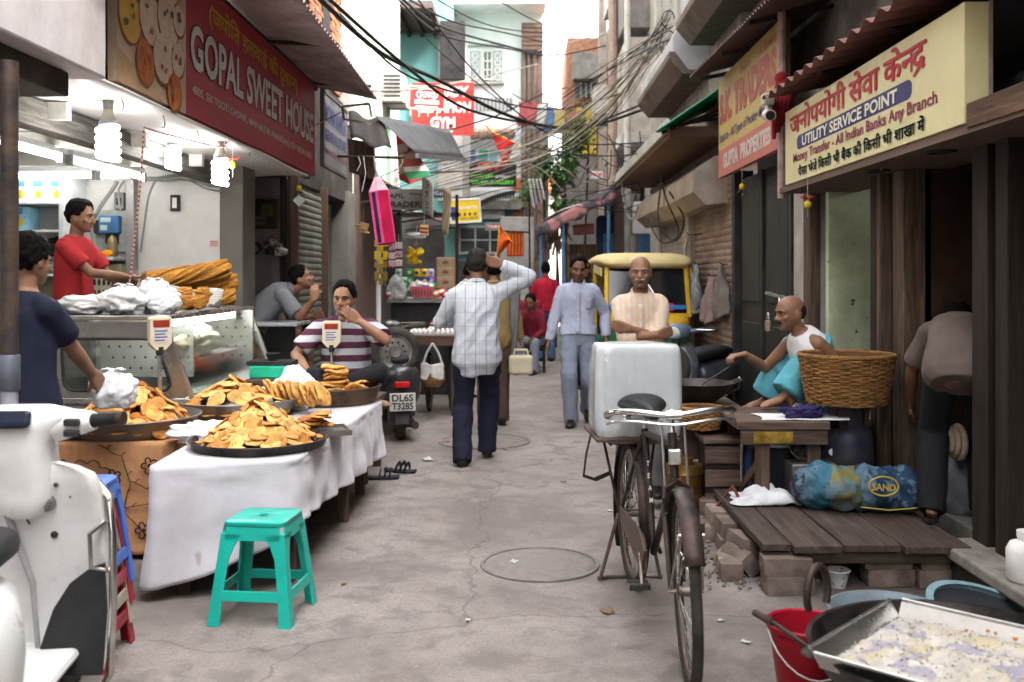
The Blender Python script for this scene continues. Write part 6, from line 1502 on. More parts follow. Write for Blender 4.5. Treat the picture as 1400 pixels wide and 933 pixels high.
scooter('dark blue grey scooter parked facing out by the rusty shutter',(1.62,9.6,0),PI-.6,mat('bluegrey_scooter',(.035,.045,.06),.3,var=.2,spec=.5,coat=.3,dirt=((.1,.09,.08),.2,5)),(.0,.5,.66),None,mat('slate_headset',(.12,.16,.22),.3))
# near white scooter
WP=mat('white_scooter_paint',(.74,.73,.72),.3,var=.03,scale=3,bump=.015,spec=.5,coat=.25,dirt=((.4,.36,.33),.1,4),spots=(9,.76,(.2,.17,.15)))
t=scooter('white scooter parked at the lower left edge seen from its rider side',(-1.585,2.98,0),.12,WP)
for ch in list(t.children):
 if ch.name.split('.')[0]in('headset','handlebar','grip','brake_lever','headlight','leg_shield','steering_column'):bpy.data.objects.remove(ch,do_unlink=True)
b=B(); R=[]
for z,y,w_,d_ in((.2,.34,.235,.05),(.3,.37,.25,.055),(.5,.37,.25,.06),(.68,.33,.25,.065),(.8,.29,.245,.07),(.86,.27,.225,.06),(.885,.262,.18,.045),(.9,.26,.12,.03)):
 R.append([Vector((w_*math.copysign(abs(math.cos(a))**.6,math.cos(a)),y+d_*math.copysign(abs(math.sin(a))**.8,math.sin(a))-.05*(math.cos(a)**2),z))for a in[2*PI*i/28 for i in range(28)]])
b.rings(R); b.build('leg_shield',WP,t,1,world=0,ang=1.2)
b=B(); R=[]
for z,y,w_,d_ in((.72,.3,.05,.09),(.745,.29,.09,.1),(.79,.28,.108,.1),(.84,.27,.105,.095),(.9,.25,.1,.09),(.97,.24,.1,.085),(1.01,.24,.13,.085),(1.045,.23,.16,.08),(1.07,.23,.15,.065),(1.085,.23,.09,.03)):
 R.append([Vector((w_*math.copysign(abs(math.cos(a))**.75,math.cos(a)),y+d_*math.copysign(abs(math.sin(a))**.8,math.sin(a)),z))for a in[2*PI*i/28 for i in range(28)]])
b.rings(R); b.build('handlebar_cover',WP,t,1,world=0,ang=1.2)
for s in(-1,1):
 B().tube([(s*.11,.23,1.02),(s*.19,.215,1.03),(s*.23,.2,1.035)],[.055,.04,.03],14).build('handlebar_arm',WP,t,1,world=0)
 B().tube([(s*.225,.2,1.035),(s*.24,.195,1.037),(s*.315,.175,1.045)],[.024,.021,.021],12).build('grip',mat('black_grip',(.016,.016,.018),.6,bump=.3,bscale=200),t,1,world=0)
 B().tube([(s*.312,.176,1.045),(s*.33,.171,1.046)],[.024,.022],12).build('grip_end',IRON,t,1,world=0)
 B().tube([(s*.16,.29,1.04),(s*.24,.28,1.045),(s*.3,.245,1.05)],.008,8).build('brake_lever',CHR,t,1,world=0)
 for k in range(2):B().obox((s*.17,.17+.0,1.035-.035*k),(.05,.02,.022),(.1,0,s*-.2)).build('switch',DARKM,t,world=0,bev=.005)
B().obox((-.03,.145,1.05),(.17,.03,.06),(-.5,0,0)).build('dial_housing',mat('dial_dark_glass',(.02,.025,.04),.1,bump=0),t,world=0,bev=.015)
B().lathe([(.001,.012),(.016,.012),(.02,.006),(.028,.004),(.03,0)],20,(.075,.222,.77),Matrix.Rotation(PI/2,3,'X')).build('key_lock',mat('lock_grey',(.2,.2,.21),.35,.7),t,1,world=0)
B().lathe([(.001,.006),(.007,.006),(.012,.004),(.012,0)],12,(.085,.27,.655),Matrix.Rotation(PI/2,3,'X')).build('bag_hook_screw',DARKM,t,1,world=0)
for x,y,z in((-.02,.208,.8),(.11,.205,.83),(-.03,.28,.62),(.15,.225,.79)):B().ell((x,y,z),(.008,.006,.008),8,6).build('screw',IRON,t,1,world=0)
B().tube([(-.1,.26,.84),(-.05,.25,.72),(.02,.26,.5),(.04,.26,.25)],[.01,.012,.01,.008],8).build('panel_crease',mat('panel_gap_grey',(.32,.31,.31),.5),t,1,world=0)
B().add([Vector(p)for p in((.245,.258,.56),(.2,.255,.545),(.14,.253,.5),(.09,.252,.42),(.05,.252,.3),(.04,.252,.2),(.24,.25,.2),(.253,.255,.4))],[tuple(range(8))]).build('lower_black_panel',mat('ribbed_black_panel',(.03,.03,.032),.6,bump=.3,bscale=90),t,world=0,solid=.02)
B().tube([(.2,.3,.83),(.255,.27,.78),(.275,.24,.66),(.28,.23,.45),(.265,.25,.2),(.22,.3,.12)],.013,10).build('crash_guard',CHR,t,1,world=0)
B().tube([(.25,.25,.7),(.215,.2,.67),(.22,.2,.56),(.265,.24,.54)],.008,8).build('side_hook',CHR,t,1,world=0)
B().tube([(.12,.29,.86),(.2,.26,.845),(.26,.24,.77)],.008,8).build('guard_stay',CHR,t,1,world=0)
B().tube([(-.03,.2,.84),(.0,.215,.75),(.02,.235,.7)],.004,6).build('speed_cable',DARKM,t,1,world=0)
# auto rickshaw
t=thing('auto_rickshaw','green and yellow auto rickshaw with dark windscreen parked by the shutters','rickshaw',(1.5,12.0,0))
YEL=mat('rickshaw_yellow',(.68,.4,.02),.4,var=.1,dirt=((.3,.2,.06),.15,4)); GRE=mat('rickshaw_green',(.02,.17,.06),.4,var=.15,dirt=((.06,.08,.05),.2,4)); CAN=mat('yellow_canvas',(.64,.53,.27),.75,var=.1,bump=.25,bscale=8,dirt=((.45,.32,.14),.15,4))
def rx(x):return x
W2=.53
b=B(); R=[]
for y,w_,z0,z1 in((0.0,.42,.3,1.0),(-.03,.5,.28,.95)):pass
b.rings([[Vector((w_*math.copysign(abs(math.cos(a))**.4,math.cos(a)),y,zc+h_*math.copysign(abs(math.sin(a))**.5,math.sin(a))))for a in[2*PI*i/24 for i in range(24)]]for y,w_,zc,h_ in((-.32,.12,.55,.2),(-.28,.26,.58,.3),(-.16,.42,.62,.36),(-.02,.5,.64,.37),(.05,.52,.64,.38))]); b.build('front_cowl',GRE,t,1,world=0,ang=1)
B().rings([[Vector((w_*math.copysign(abs(math.cos(a))**.4,math.cos(a)),y,zc+h_*math.copysign(abs(math.sin(a))**.5,math.sin(a))))for a in[2*PI*i/24 for i in range(24)]]for y,w_,zc,h_ in((-.2,.36,.88,.06),(-.12,.46,.92,.1),(.0,.52,.94,.11),(.06,.53,.95,.11))]).build('yellow_nose',YEL,t,1,world=0,ang=1)
B().quadslab([(-.47,-.02,1.06),(.47,-.02,1.06),(.45,.14,1.6),(-.45,.14,1.6)],.012).build('windscreen',mat('windscreen_glass',(.012,.014,.016),.06,bump=0,spec=.8),t,world=0)
for a,c in(((-.5,-.03,1.0),(-.48,.14,1.64)),((.5,-.03,1.0),(.48,.14,1.64)),((-.5,-.03,1.03),(.5,-.03,1.03)),((-.48,.14,1.62),(.48,.14,1.62))):B().bar(a,c,.05,.05).build('windscreen_frame',YEL,t,world=0,bev=.008)
B().bar((-.46,-.045,1.13),(.46,-.045,1.13),.02,.05).build('blue_strip',mat('blue_strip',(.04,.18,.5),.4),t,world=0)
B().rings([[Vector((w_*math.copysign(abs(math.cos(a))**.45,math.cos(a)),y,zc+h_*math.sin(a)))for a in[2*PI*i/24 for i in range(24)]]for y,w_,zc,h_ in((.02,.46,1.65,.02),(.06,.54,1.67,.07),(.3,.58,1.69,.1),(1.2,.6,1.7,.11),(2.0,.6,1.68,.11),(2.3,.58,1.6,.12),(2.4,.5,1.5,.1))]).build('canvas_roof',CAN,t,1,world=0,ang=1)
B().box((-.58,.9,.35),(.58,2.4,.75)).build('rear_body',GRE,t,world=0,bev=.05)
B().box((-.57,2.3,.75),(.57,2.4,1.6)).build('rear_panel',CAN,t,world=0,bev=.02)
B().box((-.5,1.35,.75),(.5,2.1,.95)).build('bench_seat',DARKM,t,world=0,bev=.04)
B().box((-.52,1.0,.3),(.52,1.05,1.25)).build('partition',DARKM,t,world=0)
B().box((-.55,.0,.26),(.55,1.0,.32)).build('floor',DARKM,t,world=0)
for s in(-1,1):
 for y in(.95,2.25):B().bar((s*.56,y,.7),(s*.565,y,1.62),.045).build('roof_post',YEL if y<1 else DARKM,t,world=0)
 B().bar((s*.53,.05,.36),(s*.56,.95,.4),.03,.2).build('side_sill',GRE,t,world=0,bev=.01)
 B().bar((s*.545,.12,1.55),(s*.57,.95,1.6),.02,.1).build('side_flap',CAN,t,world=0,bev=.006)
 scoot_wheel(t,(s*.48,1.9,.215),name='rear_wheel')
 B().tube([(s*.53,-.02,1.2),(s*.62,-.1,1.2)],.008,6).build('mirror_arm',DARKM,t,1,world=0); B().obox((s*.65,-.1,1.2),(.1,.02,.13)).build('mirror',DARKM,t,world=0,bev=.01)
scoot_wheel(t,(0,-.22,.215),name='front_wheel')
B().rings([[Vector((w_*math.cos(a),y,.42+h_*math.sin(a)))for a in[2*PI*i/14 for i in range(14)]]for y,w_,h_ in((-.48,.03,.02),(-.4,.09,.05),(-.2,.11,.07),(.0,.1,.06))]).build('front_mudguard',GRE,t,1,world=0)
B().ell((0,-.31,.68),(.085,.04,.085),16,10).build('headlight',mat('headlamp_glass',(.5,.5,.48),.1),t,1,world=0)
B().tube([(.2,-.05,1.08),(.02,.08,1.4)],.008,6).build('wiper',STEEL,t,1,world=0)
for nm,tx,x0,x1 in(('lettering','POWER',-.12,.22),):
 vs,fs=glyphs(tx,.05); a=min(v.x for v in vs); c_=max(v.x for v in vs); d=min(v.y for v in vs); e=max(v.y for v in vs)
 B().add([(x0+(x1-x0)*(v.x-a)/(c_-a),-.06+.12*(v.y-d)/(e-d)*.3,1.08+.11*(v.y-d)/(e-d))for v in vs],fs).build(nm,mat('orange_sticker',(.7,.13,.02),.5),t,world=0)
B().lathe([(.001,.004),(.05,.004),(.05,0)],20,(.28,-.04,1.13),Matrix.Rotation(PI/2-.25,3,'X')).build('red_sticker',mat('red_sticker',(.6,.02,.02),.5),t,world=0)
B().box((.36,-.12,.93),(.44,-.06,1.0)).build('indicator',DARKM,t,world=0,bev=.01)
# ---------------------------------------------------------------- bicycle (forward is -Y)
t=thing('bicycle','old black roadster bicycle with rear carrier standing in the street','bicycle',(.535,4.86,0),.075)
BB=mat('worn_black_frame',(.022,.02,.022),.4,.3,var=.4,scale=9,dirt=((.12,.07,.05),.25,8)); RST=rusty('rusty_chrome',(.3,.26,.23),.45,.35,.8)
RW=.345; RC=Vector((0,0,RW)); FC=Vector((0,-1.21,RW))
def bike_wheel(c,nm,M=None):
 M=M or Matrix.Identity(4)
 b=B(); torus(b,c,RW-.018,.02,64,10); b.mov(M); w_=b.build(nm,RUB,t,1,world=0)
 b=B(); torus(b,c,RW-.043,.014,64,8,flat=.7); b.mov(M); b.build('rim',RST,w_,1,world=0)
 b=B().tube([c+Vector((-.035,0,0)),c+Vector((-.03,0,0)),c+Vector((.03,0,0)),c+Vector((.035,0,0))],[.028,.02,.02,.028],12); b.tube([c+Vector((-.065,0,0)),c+Vector((.065,0,0))],.008,8); b.mov(M); b.build('hub',RST,w_,1,world=0)
 b=B()
 for k in range(36):
  a=2*PI*k/36; s=(-1 if k%2 else 1); a2=a+(.5 if(k//2)%2 else-.5)
  b.tube([c+Vector((s*.03,.024*math.cos(a2),.024*math.sin(a2))),c+Vector((0,(RW-.05)*math.cos(a),(RW-.05)*math.sin(a)))],.0018,4)
 b.mov(M); kind(b.build('spokes',STEEL,w_,world=0),'stuff')
 return w_
bike_wheel(RC,'rear_wheel')
HT=Vector((0,-.86,.86)); HB=Vector((0,-.91,.68)); axis=(HT-HB).normalized()
SM=Matrix.Translation(HB)@Matrix.Rotation(-.13,4,axis)@Matrix.Translation(-HB)
bike_wheel(FC,'front_wheel',SM)
BKT=Vector((0,-.5,.29)); ST=Vector((0,-.3,.8))
def btube(nm,pts,r,m=BB,M=None,n=10,par=t,**k):
 b=B().tube(pts,r,n,**k)
 if M is not None:b.mov(M)
 return b.build(nm,m,par,1,world=0)
btube('top_tube',[HT-axis*.03,ST-Vector((0,0,.02))],.0145); btube('down_tube',[HB+axis*.03,BKT],.016); btube('seat_tube',[BKT,ST],.0155); btube('head_tube',[HB-axis*.01,HT+axis*.01],.019)
for s in(-1,1):
 btube('chain_stay',[BKT+Vector((s*.03,0,0)),RC+Vector((s*.06,0,0))],.009); btube('seat_stay',[ST+Vector((s*.012,0,-.03)),RC+Vector((s*.06,0,0))],.008)
 btube('fork_blade',[HB+Vector((s*.035,0,-.01)),HB+Vector((s*.05,-.05,-.08)),HB.lerp(FC,.7)+Vector((s*.055,.0,0)),FC+Vector((s*.058,0,0))],[.013,.012,.01,.008],BB,SM)
 btube('brake_rod',[HT+Vector((s*.045,-.05,.06)),HB+Vector((s*.045,-.06,.02)),HB+Vector((s*.045,-.09,-.1))],.005,STEEL,SM,6)
 btube('mudguard_stay',[FC+Vector((s*.06,0,0)),FC+Vector((s*.04,-.24,.27))],.004,STEEL,SM,6); btube('mudguard_stay',[FC+Vector((s*.06,0,0)),FC+Vector((s*.04,.33,-.02))],.004,STEEL,SM,6)
 btube('carrier_strut',[RC+Vector((s*.065,0,0)),Vector((s*.13,.1,.7))],.007,BB); btube('carrier_rail',[Vector((s*.14,-.2,.715)),Vector((s*.14,.32,.715))],.008,BB)
 btube('stand_leg',[RC+Vector((s*.07,0,0)),Vector((s*.15,.06,.01))],.009,RST)
def mudguard(nm,c,a0,a1,M=None):
 b=B(); R=[]
 for i in range(25):
  a=a0+(a1-a0)*i/24; d=Vector((0,math.cos(a),math.sin(a))); q=c+d*(RW+.028)
  R.append([q+Vector((.036*math.sin(u),0,0))-d*(.018*(1-math.cos(u)))for u in[-1.3+2.6*k/8 for k in range(9)]])
 b.add([p for r in R for p in r],[(i*9+j,i*9+j+1,(i+1)*9+j+1,(i+1)*9+j)for i in range(24)for j in range(8)])
 if M is not None:b.mov(M)
 return b.build(nm,BB,t,1,world=0,solid=.003)
mudguard('rear_mudguard',RC,math.radians(-40),math.radians(190)); mudguard('front_mudguard',FC,math.radians(-12),math.radians(150),SM)
b=B().box((-.016,-1.03,.715),(.016,-.99,.715)); b.mov(SM); b.build('mudguard_badge',STEEL,t,world=0,bev=.004)
btube('stem',[HT-axis*.02,HT+axis*.07,HT+axis*.09+Vector((0,-.05,.01))],.013,CHR,SM)
hb_=[(-.255,.16,.925),(-.26,.05,.945),(-.235,-.04,.965),(-.15,-.085,.97),(0,-.1,.955),(.15,-.085,.97),(.235,-.04,.965),(.26,.05,.945),(.255,.16,.925)]
hb_=[Vector((x*.98,y-.86,z))for x,y,z in hb_]; sm_=[]
for i in range(len(hb_)-1):
 for u in(0,.33,.66):
  p0,p1,p2,p3=hb_[max(0,i-1)],hb_[i],hb_[i+1],hb_[min(8,i+2)]; sm_.append(.5*((2*p1)+(p2-p0)*u+(2*p0-5*p1+4*p2-p3)*u*u+(3*p1-3*p2+p3-p0)*u**3))
sm_.append(hb_[-1])
btube('handlebar',sm_,.0125,CHR,SM,12)
for s in(0,1):
 pts=sm_[:3]if s==0 else sm_[-3:]; btube('grip',pts,.018,mat('pale_worn_grip',(.45,.4,.38),.6),SM,12)
 q=[p+Vector((0,-.02,-.035))for p in(sm_[2:13]if s==0 else sm_[12:23])]; btube('brake_lever_rod',q,.006,STEEL,SM,6)
btube('handlebar_clamp',[Vector((-.03,-.955,.955)),Vector((.03,-.955,.955))],.02,CHR,SM)
b=B().obox((0,-.945,.79),(.05,.03,.06)); b.mov(SM); b.build('lamp_bracket',STEEL,t,world=0,bev=.006)
b=B().tube([HB+Vector((-.05,-.1,.0)),HB+Vector((-.055,-.12,-.03)),HB+Vector((-.05,-.1,-.09))],.008,6); b.tube([HB+Vector((.05,-.1,.0)),HB+Vector((.055,-.12,-.03)),HB+Vector((.05,-.1,-.09))],.008,6); b.mov(SM); b.tube([(SM@(HB+Vector((-.05,-.1,.0)))),(SM@(HB+Vector((0,-.11,.03)))),(SM@(HB+Vector((.05,-.1,.0))))],.008,6); b.build('brake_stirrup',BB,t,1,world=0)
# saddle
b=B(); R=[]
for y,w_,z,h_ in((-.53,.018,.885,.012),(-.5,.026,.895,.022),(-.42,.04,.9,.03),(-.34,.075,.905,.036),(-.27,.112,.915,.042),(-.22,.12,.918,.042),(-.18,.1,.91,.035),(-.165,.06,.9,.02)):
 R.append([Vector((w_*math.copysign(abs(math.cos(a))**.8,math.cos(a)),y,z+h_*math.sin(a)*(1 if math.sin(a)>0 else.9)+.012*math.cos(a)**2*(-1)))for a in[2*PI*i/20 for i in range(20)]])
b.rings(R); b.build('saddle',mat('black_leather',(.014,.014,.016),.38,bump=.15,bscale=120),t,1,world=0,sub=1)
btube('seat_post',[ST,Vector((0,-.29,.9))],.012,STEEL)
for s in(-1,1):
 pts=[]
 for i in range(36):a=2*PI*i/6; pts.append(Vector((s*.06+.02*math.cos(a),-.2+.02*math.sin(a),.815+.075*i/36)))
 btube('saddle_spring',pts,.004,STEEL,None,5)
# chain side
B().lathe([(.085,-.006),(.09,0),(.085,.006),(.07,0)],28,BKT+Vector((-.05,0,0)),Matrix.Rotation(PI/2,3,'Y'),cap=False).build('chainring',RST,t,1,world=0)
B().poly([(-.055,-.62,.33),(-.055,-.5,.39),(-.055,-.02,.385),(-.055,.05,.35),(-.055,-.02,.31),(-.055,-.55,.22)],(-.012,0,0)).build('chain_guard',rusty('chain_case',(.12,.1,.085),.4,metal=.3),t,world=0,bev=.003)
for s,a in((-1,.7),(1,.7+PI)):
 e=BKT+Vector((s*.075,.16*math.cos(a)*-1,.16*-math.sin(a)*(1 if s<0 else 1)))
 btube('crank',[BKT+Vector((s*.06,0,0)),e],.01,RST)
 b=B().box((e.x+s*.015-.045 if s<0 else e.x+.01,e.y-.04,e.z-.012),(e.x+s*.015+.045 if s<0 else e.x+.1,e.y-.022,e.z+.012)); p_=b.build('pedal',RUB,t,world=0,bev=.004)
 b=B(); x0=e.x-.06 if s<0 else e.x+.01; b.box((x0,e.y+.022,e.z-.012),(x0+.09,e.y+.04,e.z+.012)); b.build('pedal_block',RUB,p_,world=0,bev=.004)
 B().box((x0,e.y-.021,e.z-.004),(x0+.09,e.y+.021,e.z+.004)).build('pedal_plate',STEEL,p_,world=0)
btube('stand_bar',[Vector((-.16,.06,.012)),Vector((-.1,.09,.008)),Vector((.1,.09,.008)),Vector((.16,.06,.012))],.01,RST)
for k in range(4):btube('carrier_bar',[Vector((-.14,-.18+.16*k,.715)),Vector((.14,-.18+.16*k,.715))],.006,BB,None,6)
B().box((-.2,-.16,.716),(.2,.3,.73)).build('carrier_board',OLDWOOD_X,t,world=0,bev=.003)
btube('rubber_strap',[Vector((-.16,.22,.75)),Vector((-.2,.2,.6)),Vector((-.22,.15,.5)),Vector((-.17,.1,.49)),Vector((-.1,.06,.53))],.016,RUB,None,8,flat=.35)
b=B();
for k,ch in enumerate('TEAM'):
 vs,fs=glyphs(ch,.03)
 b.add([(BKT.lerp(ST,.4+.1*(3-k))+Vector(((v.x-.3)*.022,-.0175,v.y*.03)))for v in vs],fs)
kind(b.build('lettering',LW,t,world=0),'stuff')
# ice
def ice():
 m=bpy.data.materials.new('ice'); m.use_nodes=True; nt=m.node_tree; p=nt.nodes['Principled BSDF']; v=coords(nt)
 n=nzn(nt,v,5,6,.65,.8); st_=coords(nt,(14,14,1)); n2=nzn(nt,st_,2,4,.6)
 base=mix(nt,ramp(nt,n2,[(.35,0.0),(.7,.5)]),ramp(nt,n,[(.35,(.66,.7,.73)),(.65,(.82,.84,.85))]),(.6,.66,.7)); nt.links.new(base,p.inputs['Base Color'])
 p.inputs['Subsurface Weight'].default_value=.5; p.inputs['Subsurface Radius'].default_value=(.05,.06,.07); p.inputs['Subsurface Scale'].default_value=.6
 nt.links.new(ramp(nt,n,[(.3,.08),(.7,.3)]),p.inputs['Roughness']); p.inputs['Transmission Weight'].default_value=.3; p.inputs['IOR'].default_value=1.31; p.inputs['Coat Weight'].default_value=.4
 bp=_n(nt,'ShaderNodeBump',i_Strength=.35,i_Distance=.015); nt.links.new(math_(nt,'ADD',n,n2),bp.inputs['Height']); nt.links.new(bp.outputs[0],p.inputs['Normal']); return m
t=thing('ice_block','large cloudy white ice block standing on the bicycle carrier','ice',(.55,4.9,.73),.06)
b=B(); R=[]; N=14
def sq(u,hx,hy,r,n=40):return resample(rounded([Vector((x*hx,y*hy,0))for x,y in((-1,-1),(1,-1),(1,1),(-1,1))],r,4),n)
for z,k,r in((0,.93,.04),(.008,.97,.04),(.05,1.0,.035),(.15,1.0,.03),(.3,.985,.03),(.4,.965,.03),(.428,.95,.04),(.44,.9,.05),(.443,.5,.04),(.442,.05,.005)):
 R.append([Vector((p.x+.012*nz((p.x,p.y,z),7)+.004*nz((p.x,p.y,z),25)-.02*max(0,(.12-z))*(1 if p.x>0 else-1)*0,p.y+.006*nz((p.x,p.y,z+3),9),z+.012*nz((p.x,p.y,5),9)))for p in sq(0,.212*k,.15*k,r)])
b.rings(R); b.build('block',ice(),t,'all',world=0)
# ---------------------------------------------------------------- right side working area
t=thing('wooden_platform','low platform of worn wooden planks resting on bricks at the right','platform',(1.65,5.4,.18))
PT=.225
DKW=wood('platform_wood',(.09,.066,.053),1,var=.5,dirt=((.05,.035,.03),.45,2),spots=(40,.74,(.22,.2,.18)))
for x0,x1,y0,y1 in((1.14,1.275,4.74,6.1),(1.285,1.515,4.7,6.12),(1.525,1.795,4.72,6.1),(1.805,2.12,4.7,6.05)):
 b=B(); n=8; R=[]
 for i in range(n+1):
  y=y0+(y1-y0)*i/n; dz=.006*nz((x0,y,1),3); w_=.006*nz((x0,y,4),4)
  R.append([Vector((x0+w_,y,PT-.035+dz)),Vector((x1+w_,y,PT-.035+dz)),Vector((x1+w_,y,PT+dz+.004*nz((x1,y,2),5))),Vector((x0+w_,y,PT+dz))])
 b.rings(R); b.build('plank',DKW,t,bev=.004)
for y0,y1 in((4.76,4.84),(5.9,5.98)):B().box((1.15,y0,.125),(2.14,y1,PT-.045)).build('cross_beam',wood('beam_wood',(.1,.07,.055),0),t,bev=.006)
bm0=B(); bm0.box((-.115,-.055,-.042),(.115,.055,.042)); bme=bm0.mesh('brick')
bm_=bmesh.new(); bm_.from_mesh(bme); bmesh.ops.subdivide_edges(bm_,edges=bm_.edges[:],cuts=3,use_grid_fill=True)
for v in bm_.verts:
 for k,h in((0,.115),(1,.055),(2,.042)):
  pass
 d=v.co.copy(); e=sum(1 for k,h in((0,.115),(1,.055),(2,.042))if abs(abs(d[k])-h)<1e-4)
 v.co*=1-.012*max(0,e-1)*(1+nz(d,30)); v.co+=v.co.normalized()*.004*nz(d,25,2)
bm_.to_mesh(bme); bm_.free(); bme.materials.append(OLDBRICK); bme.polygons.foreach_set('use_smooth',[True]*len(bme.polygons)); bme.set_sharp_from_angle(angle=.6)
bl=[(1.255,4.72,.042,.05,'bottom brick of the front left pile under the platform corner'),(1.25,4.735,.127*1.0-.0,-.03,'top brick of the front left pile under the platform corner'),(1.78,4.86,.042,.02,'bottom brick of the middle pile under the platform front'),(1.77,4.86,.127,-.04,'top brick of the middle pile under the platform front'),(2.02,4.84,.042,0,'bottom brick of the right pile under the platform front'),(2.03,4.85,.127,.03,'top brick of the right pile under the platform front')]
def brick(x,y,z,rz,label,rx=0,ry=0,grp='loose old bricks around the wooden platform'):
 o=bpy.data.objects.new('brick',bme); C.objects.link(o); o.location=(x,y,z); o.rotation_euler=(rx,ry,rz); tag(o,label,'brick',grp)
for q in bl:brick(*q)
brick(1.1,5.06,.06,1.9,'tilted brick leaning left of the front left pile',.9); brick(1.035,5.0,.044,1.5,'brick lying leftmost in front of the tilted brick')
brick(1.14,5.14,.125,1.7,'brick resting on another beside the platform edge',.15); brick(1.16,5.2,.042,1.6,'brick under the platform edge behind the tilted one')
for k,(x,y,z,r)in enumerate(((1.12,5.45,.042,1.5),(1.13,5.46,.127,1.6),(1.1,5.72,.042,1.4),(1.12,5.73,.127,1.55),(1.1,5.98,.042,1.6),(1.11,5.99,.127,1.5),(1.27,6.2,.042,.2),(1.0,5.75,.042,.9))):
 brick(x,y,z,r,'dusty brick among the row propping the left edge of the platform')
b=B(); rr=random.Random(5)
for k in range(260):
 p=Vector((1.02+abs(rr.gauss(0,.16))*rr.choice((-.6,1,1)),4.75+rr.random()*1.5,.004)); s=rr.uniform(.004,.014); b.obox(p+Vector((0,0,s*.4)),(s*1.5,s*1.2,s),(rr.random(),rr.random(),rr.random()*3))
kind(b.build('brick_rubble',OLDBRICK,None),'stuff')
# small litter
def litter(label,px,py,s,m,seed,cat='litter',z=0):
 p=G(px,py,z); o_=B(); o_.grid(5,5,lambda u,v:Vector(((u-.5)*s,(v-.5)*s*.7,.006+z+.3*s*abs(nz((u*2,v*2,seed),1.3))))); ob=o_.build('paper_scrap',m,None,True,solid=.001); ob.location=(p.x,p.y,0); ob.rotation_euler=(0,0,seed); tag(ob,label,cat,'litter scraps on the street')
PAP=mat('scrap_paper',(.55,.53,.5),.8); PAPB=mat('scrap_brown',(.22,.14,.09),.8)
for k,(px,py,s,m_,lb)in enumerate(((703,770,.05,PAP,'small white paper scrap on the large manhole'),(585,630,.1,PAP,'flat white paper scrap left of the checked shirt man'),(608,606,.09,PAPB,'brown leaf scrap left of the checked shirt man'),(745,608,.03,PAP,'tiny white scrap beyond the far manhole'),(830,838,.07,PAPB,'torn dark scrap near the bicycle stand'),(836,700,.05,PAP,'white scrap left of the bicycle rear wheel'),(738,502,.22,PAP,'large white paper lying behind the blue shirt man'),(690,615,.05,PAPB,'brown scrap right of the checked shirt man'),(770,660,.04,PAPB,'small brown scrap in mid street'),(560,590,.05,PAPB,'dark scrap near the black scooter wheel'),(640,850,.03,PAP,'tiny scrap in the near street'),(1020,880,.04,PAP,'pale scrap left of the red bucket'),(985,850,.03,PAP,'small pale scrap near the bicycle front wheel'),(470,800,.03,PAPB,'small dark scrap right of the turquoise stool'))):litter(lb,px,py,s,m_,k+1)
t=thing('plastic_bowl','small white speckled plastic bowl on the ground under the platform','bowl',G(1145,802));
B().lathe([(.001,0),(.04,0),(.056,.075),(.06,.08),(.053,.076),(.038,.006),(.001,.006)],24).build('bowl',mat('speckled_white',(.5,.49,.5),.5,spots=(60,.6,(.12,.11,.11))),t,1,world=0,ang=.6)
b=B(); torus(b,(0,0,.08),.058,.004,28,6,'Z'); b.build('rim',PAP,t,1,world=0)
t=thing('plastic_cup','tiny purple plastic cup lying beside the brick pile','cup',G(1098,807)); B().lathe([(.001,0),(.018,0),(.026,.05),(.023,.05),(.016,.004),(.001,.004)],18,(0,0,.022),Matrix.Rotation(1.2,3,'X')).build('cup',mat('purple_cup',(.2,.1,.36),.4),t,1,world=0)
b=B(); torus(b,(0,-.047,.04),.025,.002,18,5,'Y'); b.build('lip',mat('purple_cup',(.2,.1,.36)),t,1,world=0)
litter('crumpled yellow wrapper between the brick piles',1100,786,.1,mat('yellow_wrapper',(.42,.28,.05),.5),33)
# sacks
def sack(label,c,r,seed,cols,rz,emblem=None):
 t=thing('sack',label,'sack',c,rz); nu,nv=48,30; V=[];
 b=B(); R=[]
 for i in range(nv+1):
  u=-1+2*i/nv; ring=[]
  k=(1-abs(u)**5)**.5 if abs(u)<1 else.02
  for j in range(nu):
   a=2*PI*j/nu; ca,sa=math.cos(a),math.sin(a)
   q=1+.3*nz((u*1.6,ca,sa),1.5,seed)+.1*nz((u*3,ca*2,sa*2),1.6,seed+2)+.05*nz((u*8,ca*3,sa*3),2,seed)
   ring.append(Vector((u*r[0],ca*r[1]*max(.25,k)*q,max(0,r[2]*(1+sa*max(.12,k)*q)*.9))))
  R.append(ring)
 b.rings(R); o=b.build('sack',cols,t,'all',world=0); return t
def sackmat(nm,stops,ax=0):
 def f(nt,vec,base):
  a=math_(nt,'ADD',sepxyz(nt,vec)[ax],math_(nt,'MULTIPLY',nzn(nt,vec,9,3),.05)); return ramp(nt,math_(nt,'ADD',math_(nt,'MULTIPLY',a,2),.48),stops,'CONSTANT')
 def g(nt,vec,base):
  b0=f(nt,vec,base); n=nzn(nt,vec,13,4,.6); return mix(nt,ramp(nt,n,[(.5,0.0),(.56,.8)]),b0,(.1,.17,.22))
 return mat(nm,(.3,.3,.3),.6,pattern=g,bump=.4,bscale=70,spots=(26,.7,(.03,.035,.08)))
sack('plastic sack printed blue and yellow with white striped end on the platform',(1.68,5.48,PT),(.2,.16,.13),3,sackmat('sack_blue_yellow',[(0,(.26,.25,.23)),(.14,(.02,.025,.055)),(.28,(.03,.12,.18)),(.56,(.18,.16,.05)),(.9,(.02,.03,.055))]),-.3)
t=sack('navy plastic sack with yellow ring emblem lying next to the blue one',(1.97,5.42,PT),(.2,.15,.13),9,sackmat('sack_navy',[(0,(.025,.03,.06)),(.2,(.014,.04,.085)),(.75,(.02,.04,.09)),(.9,(.015,.015,.035))]),-.12)
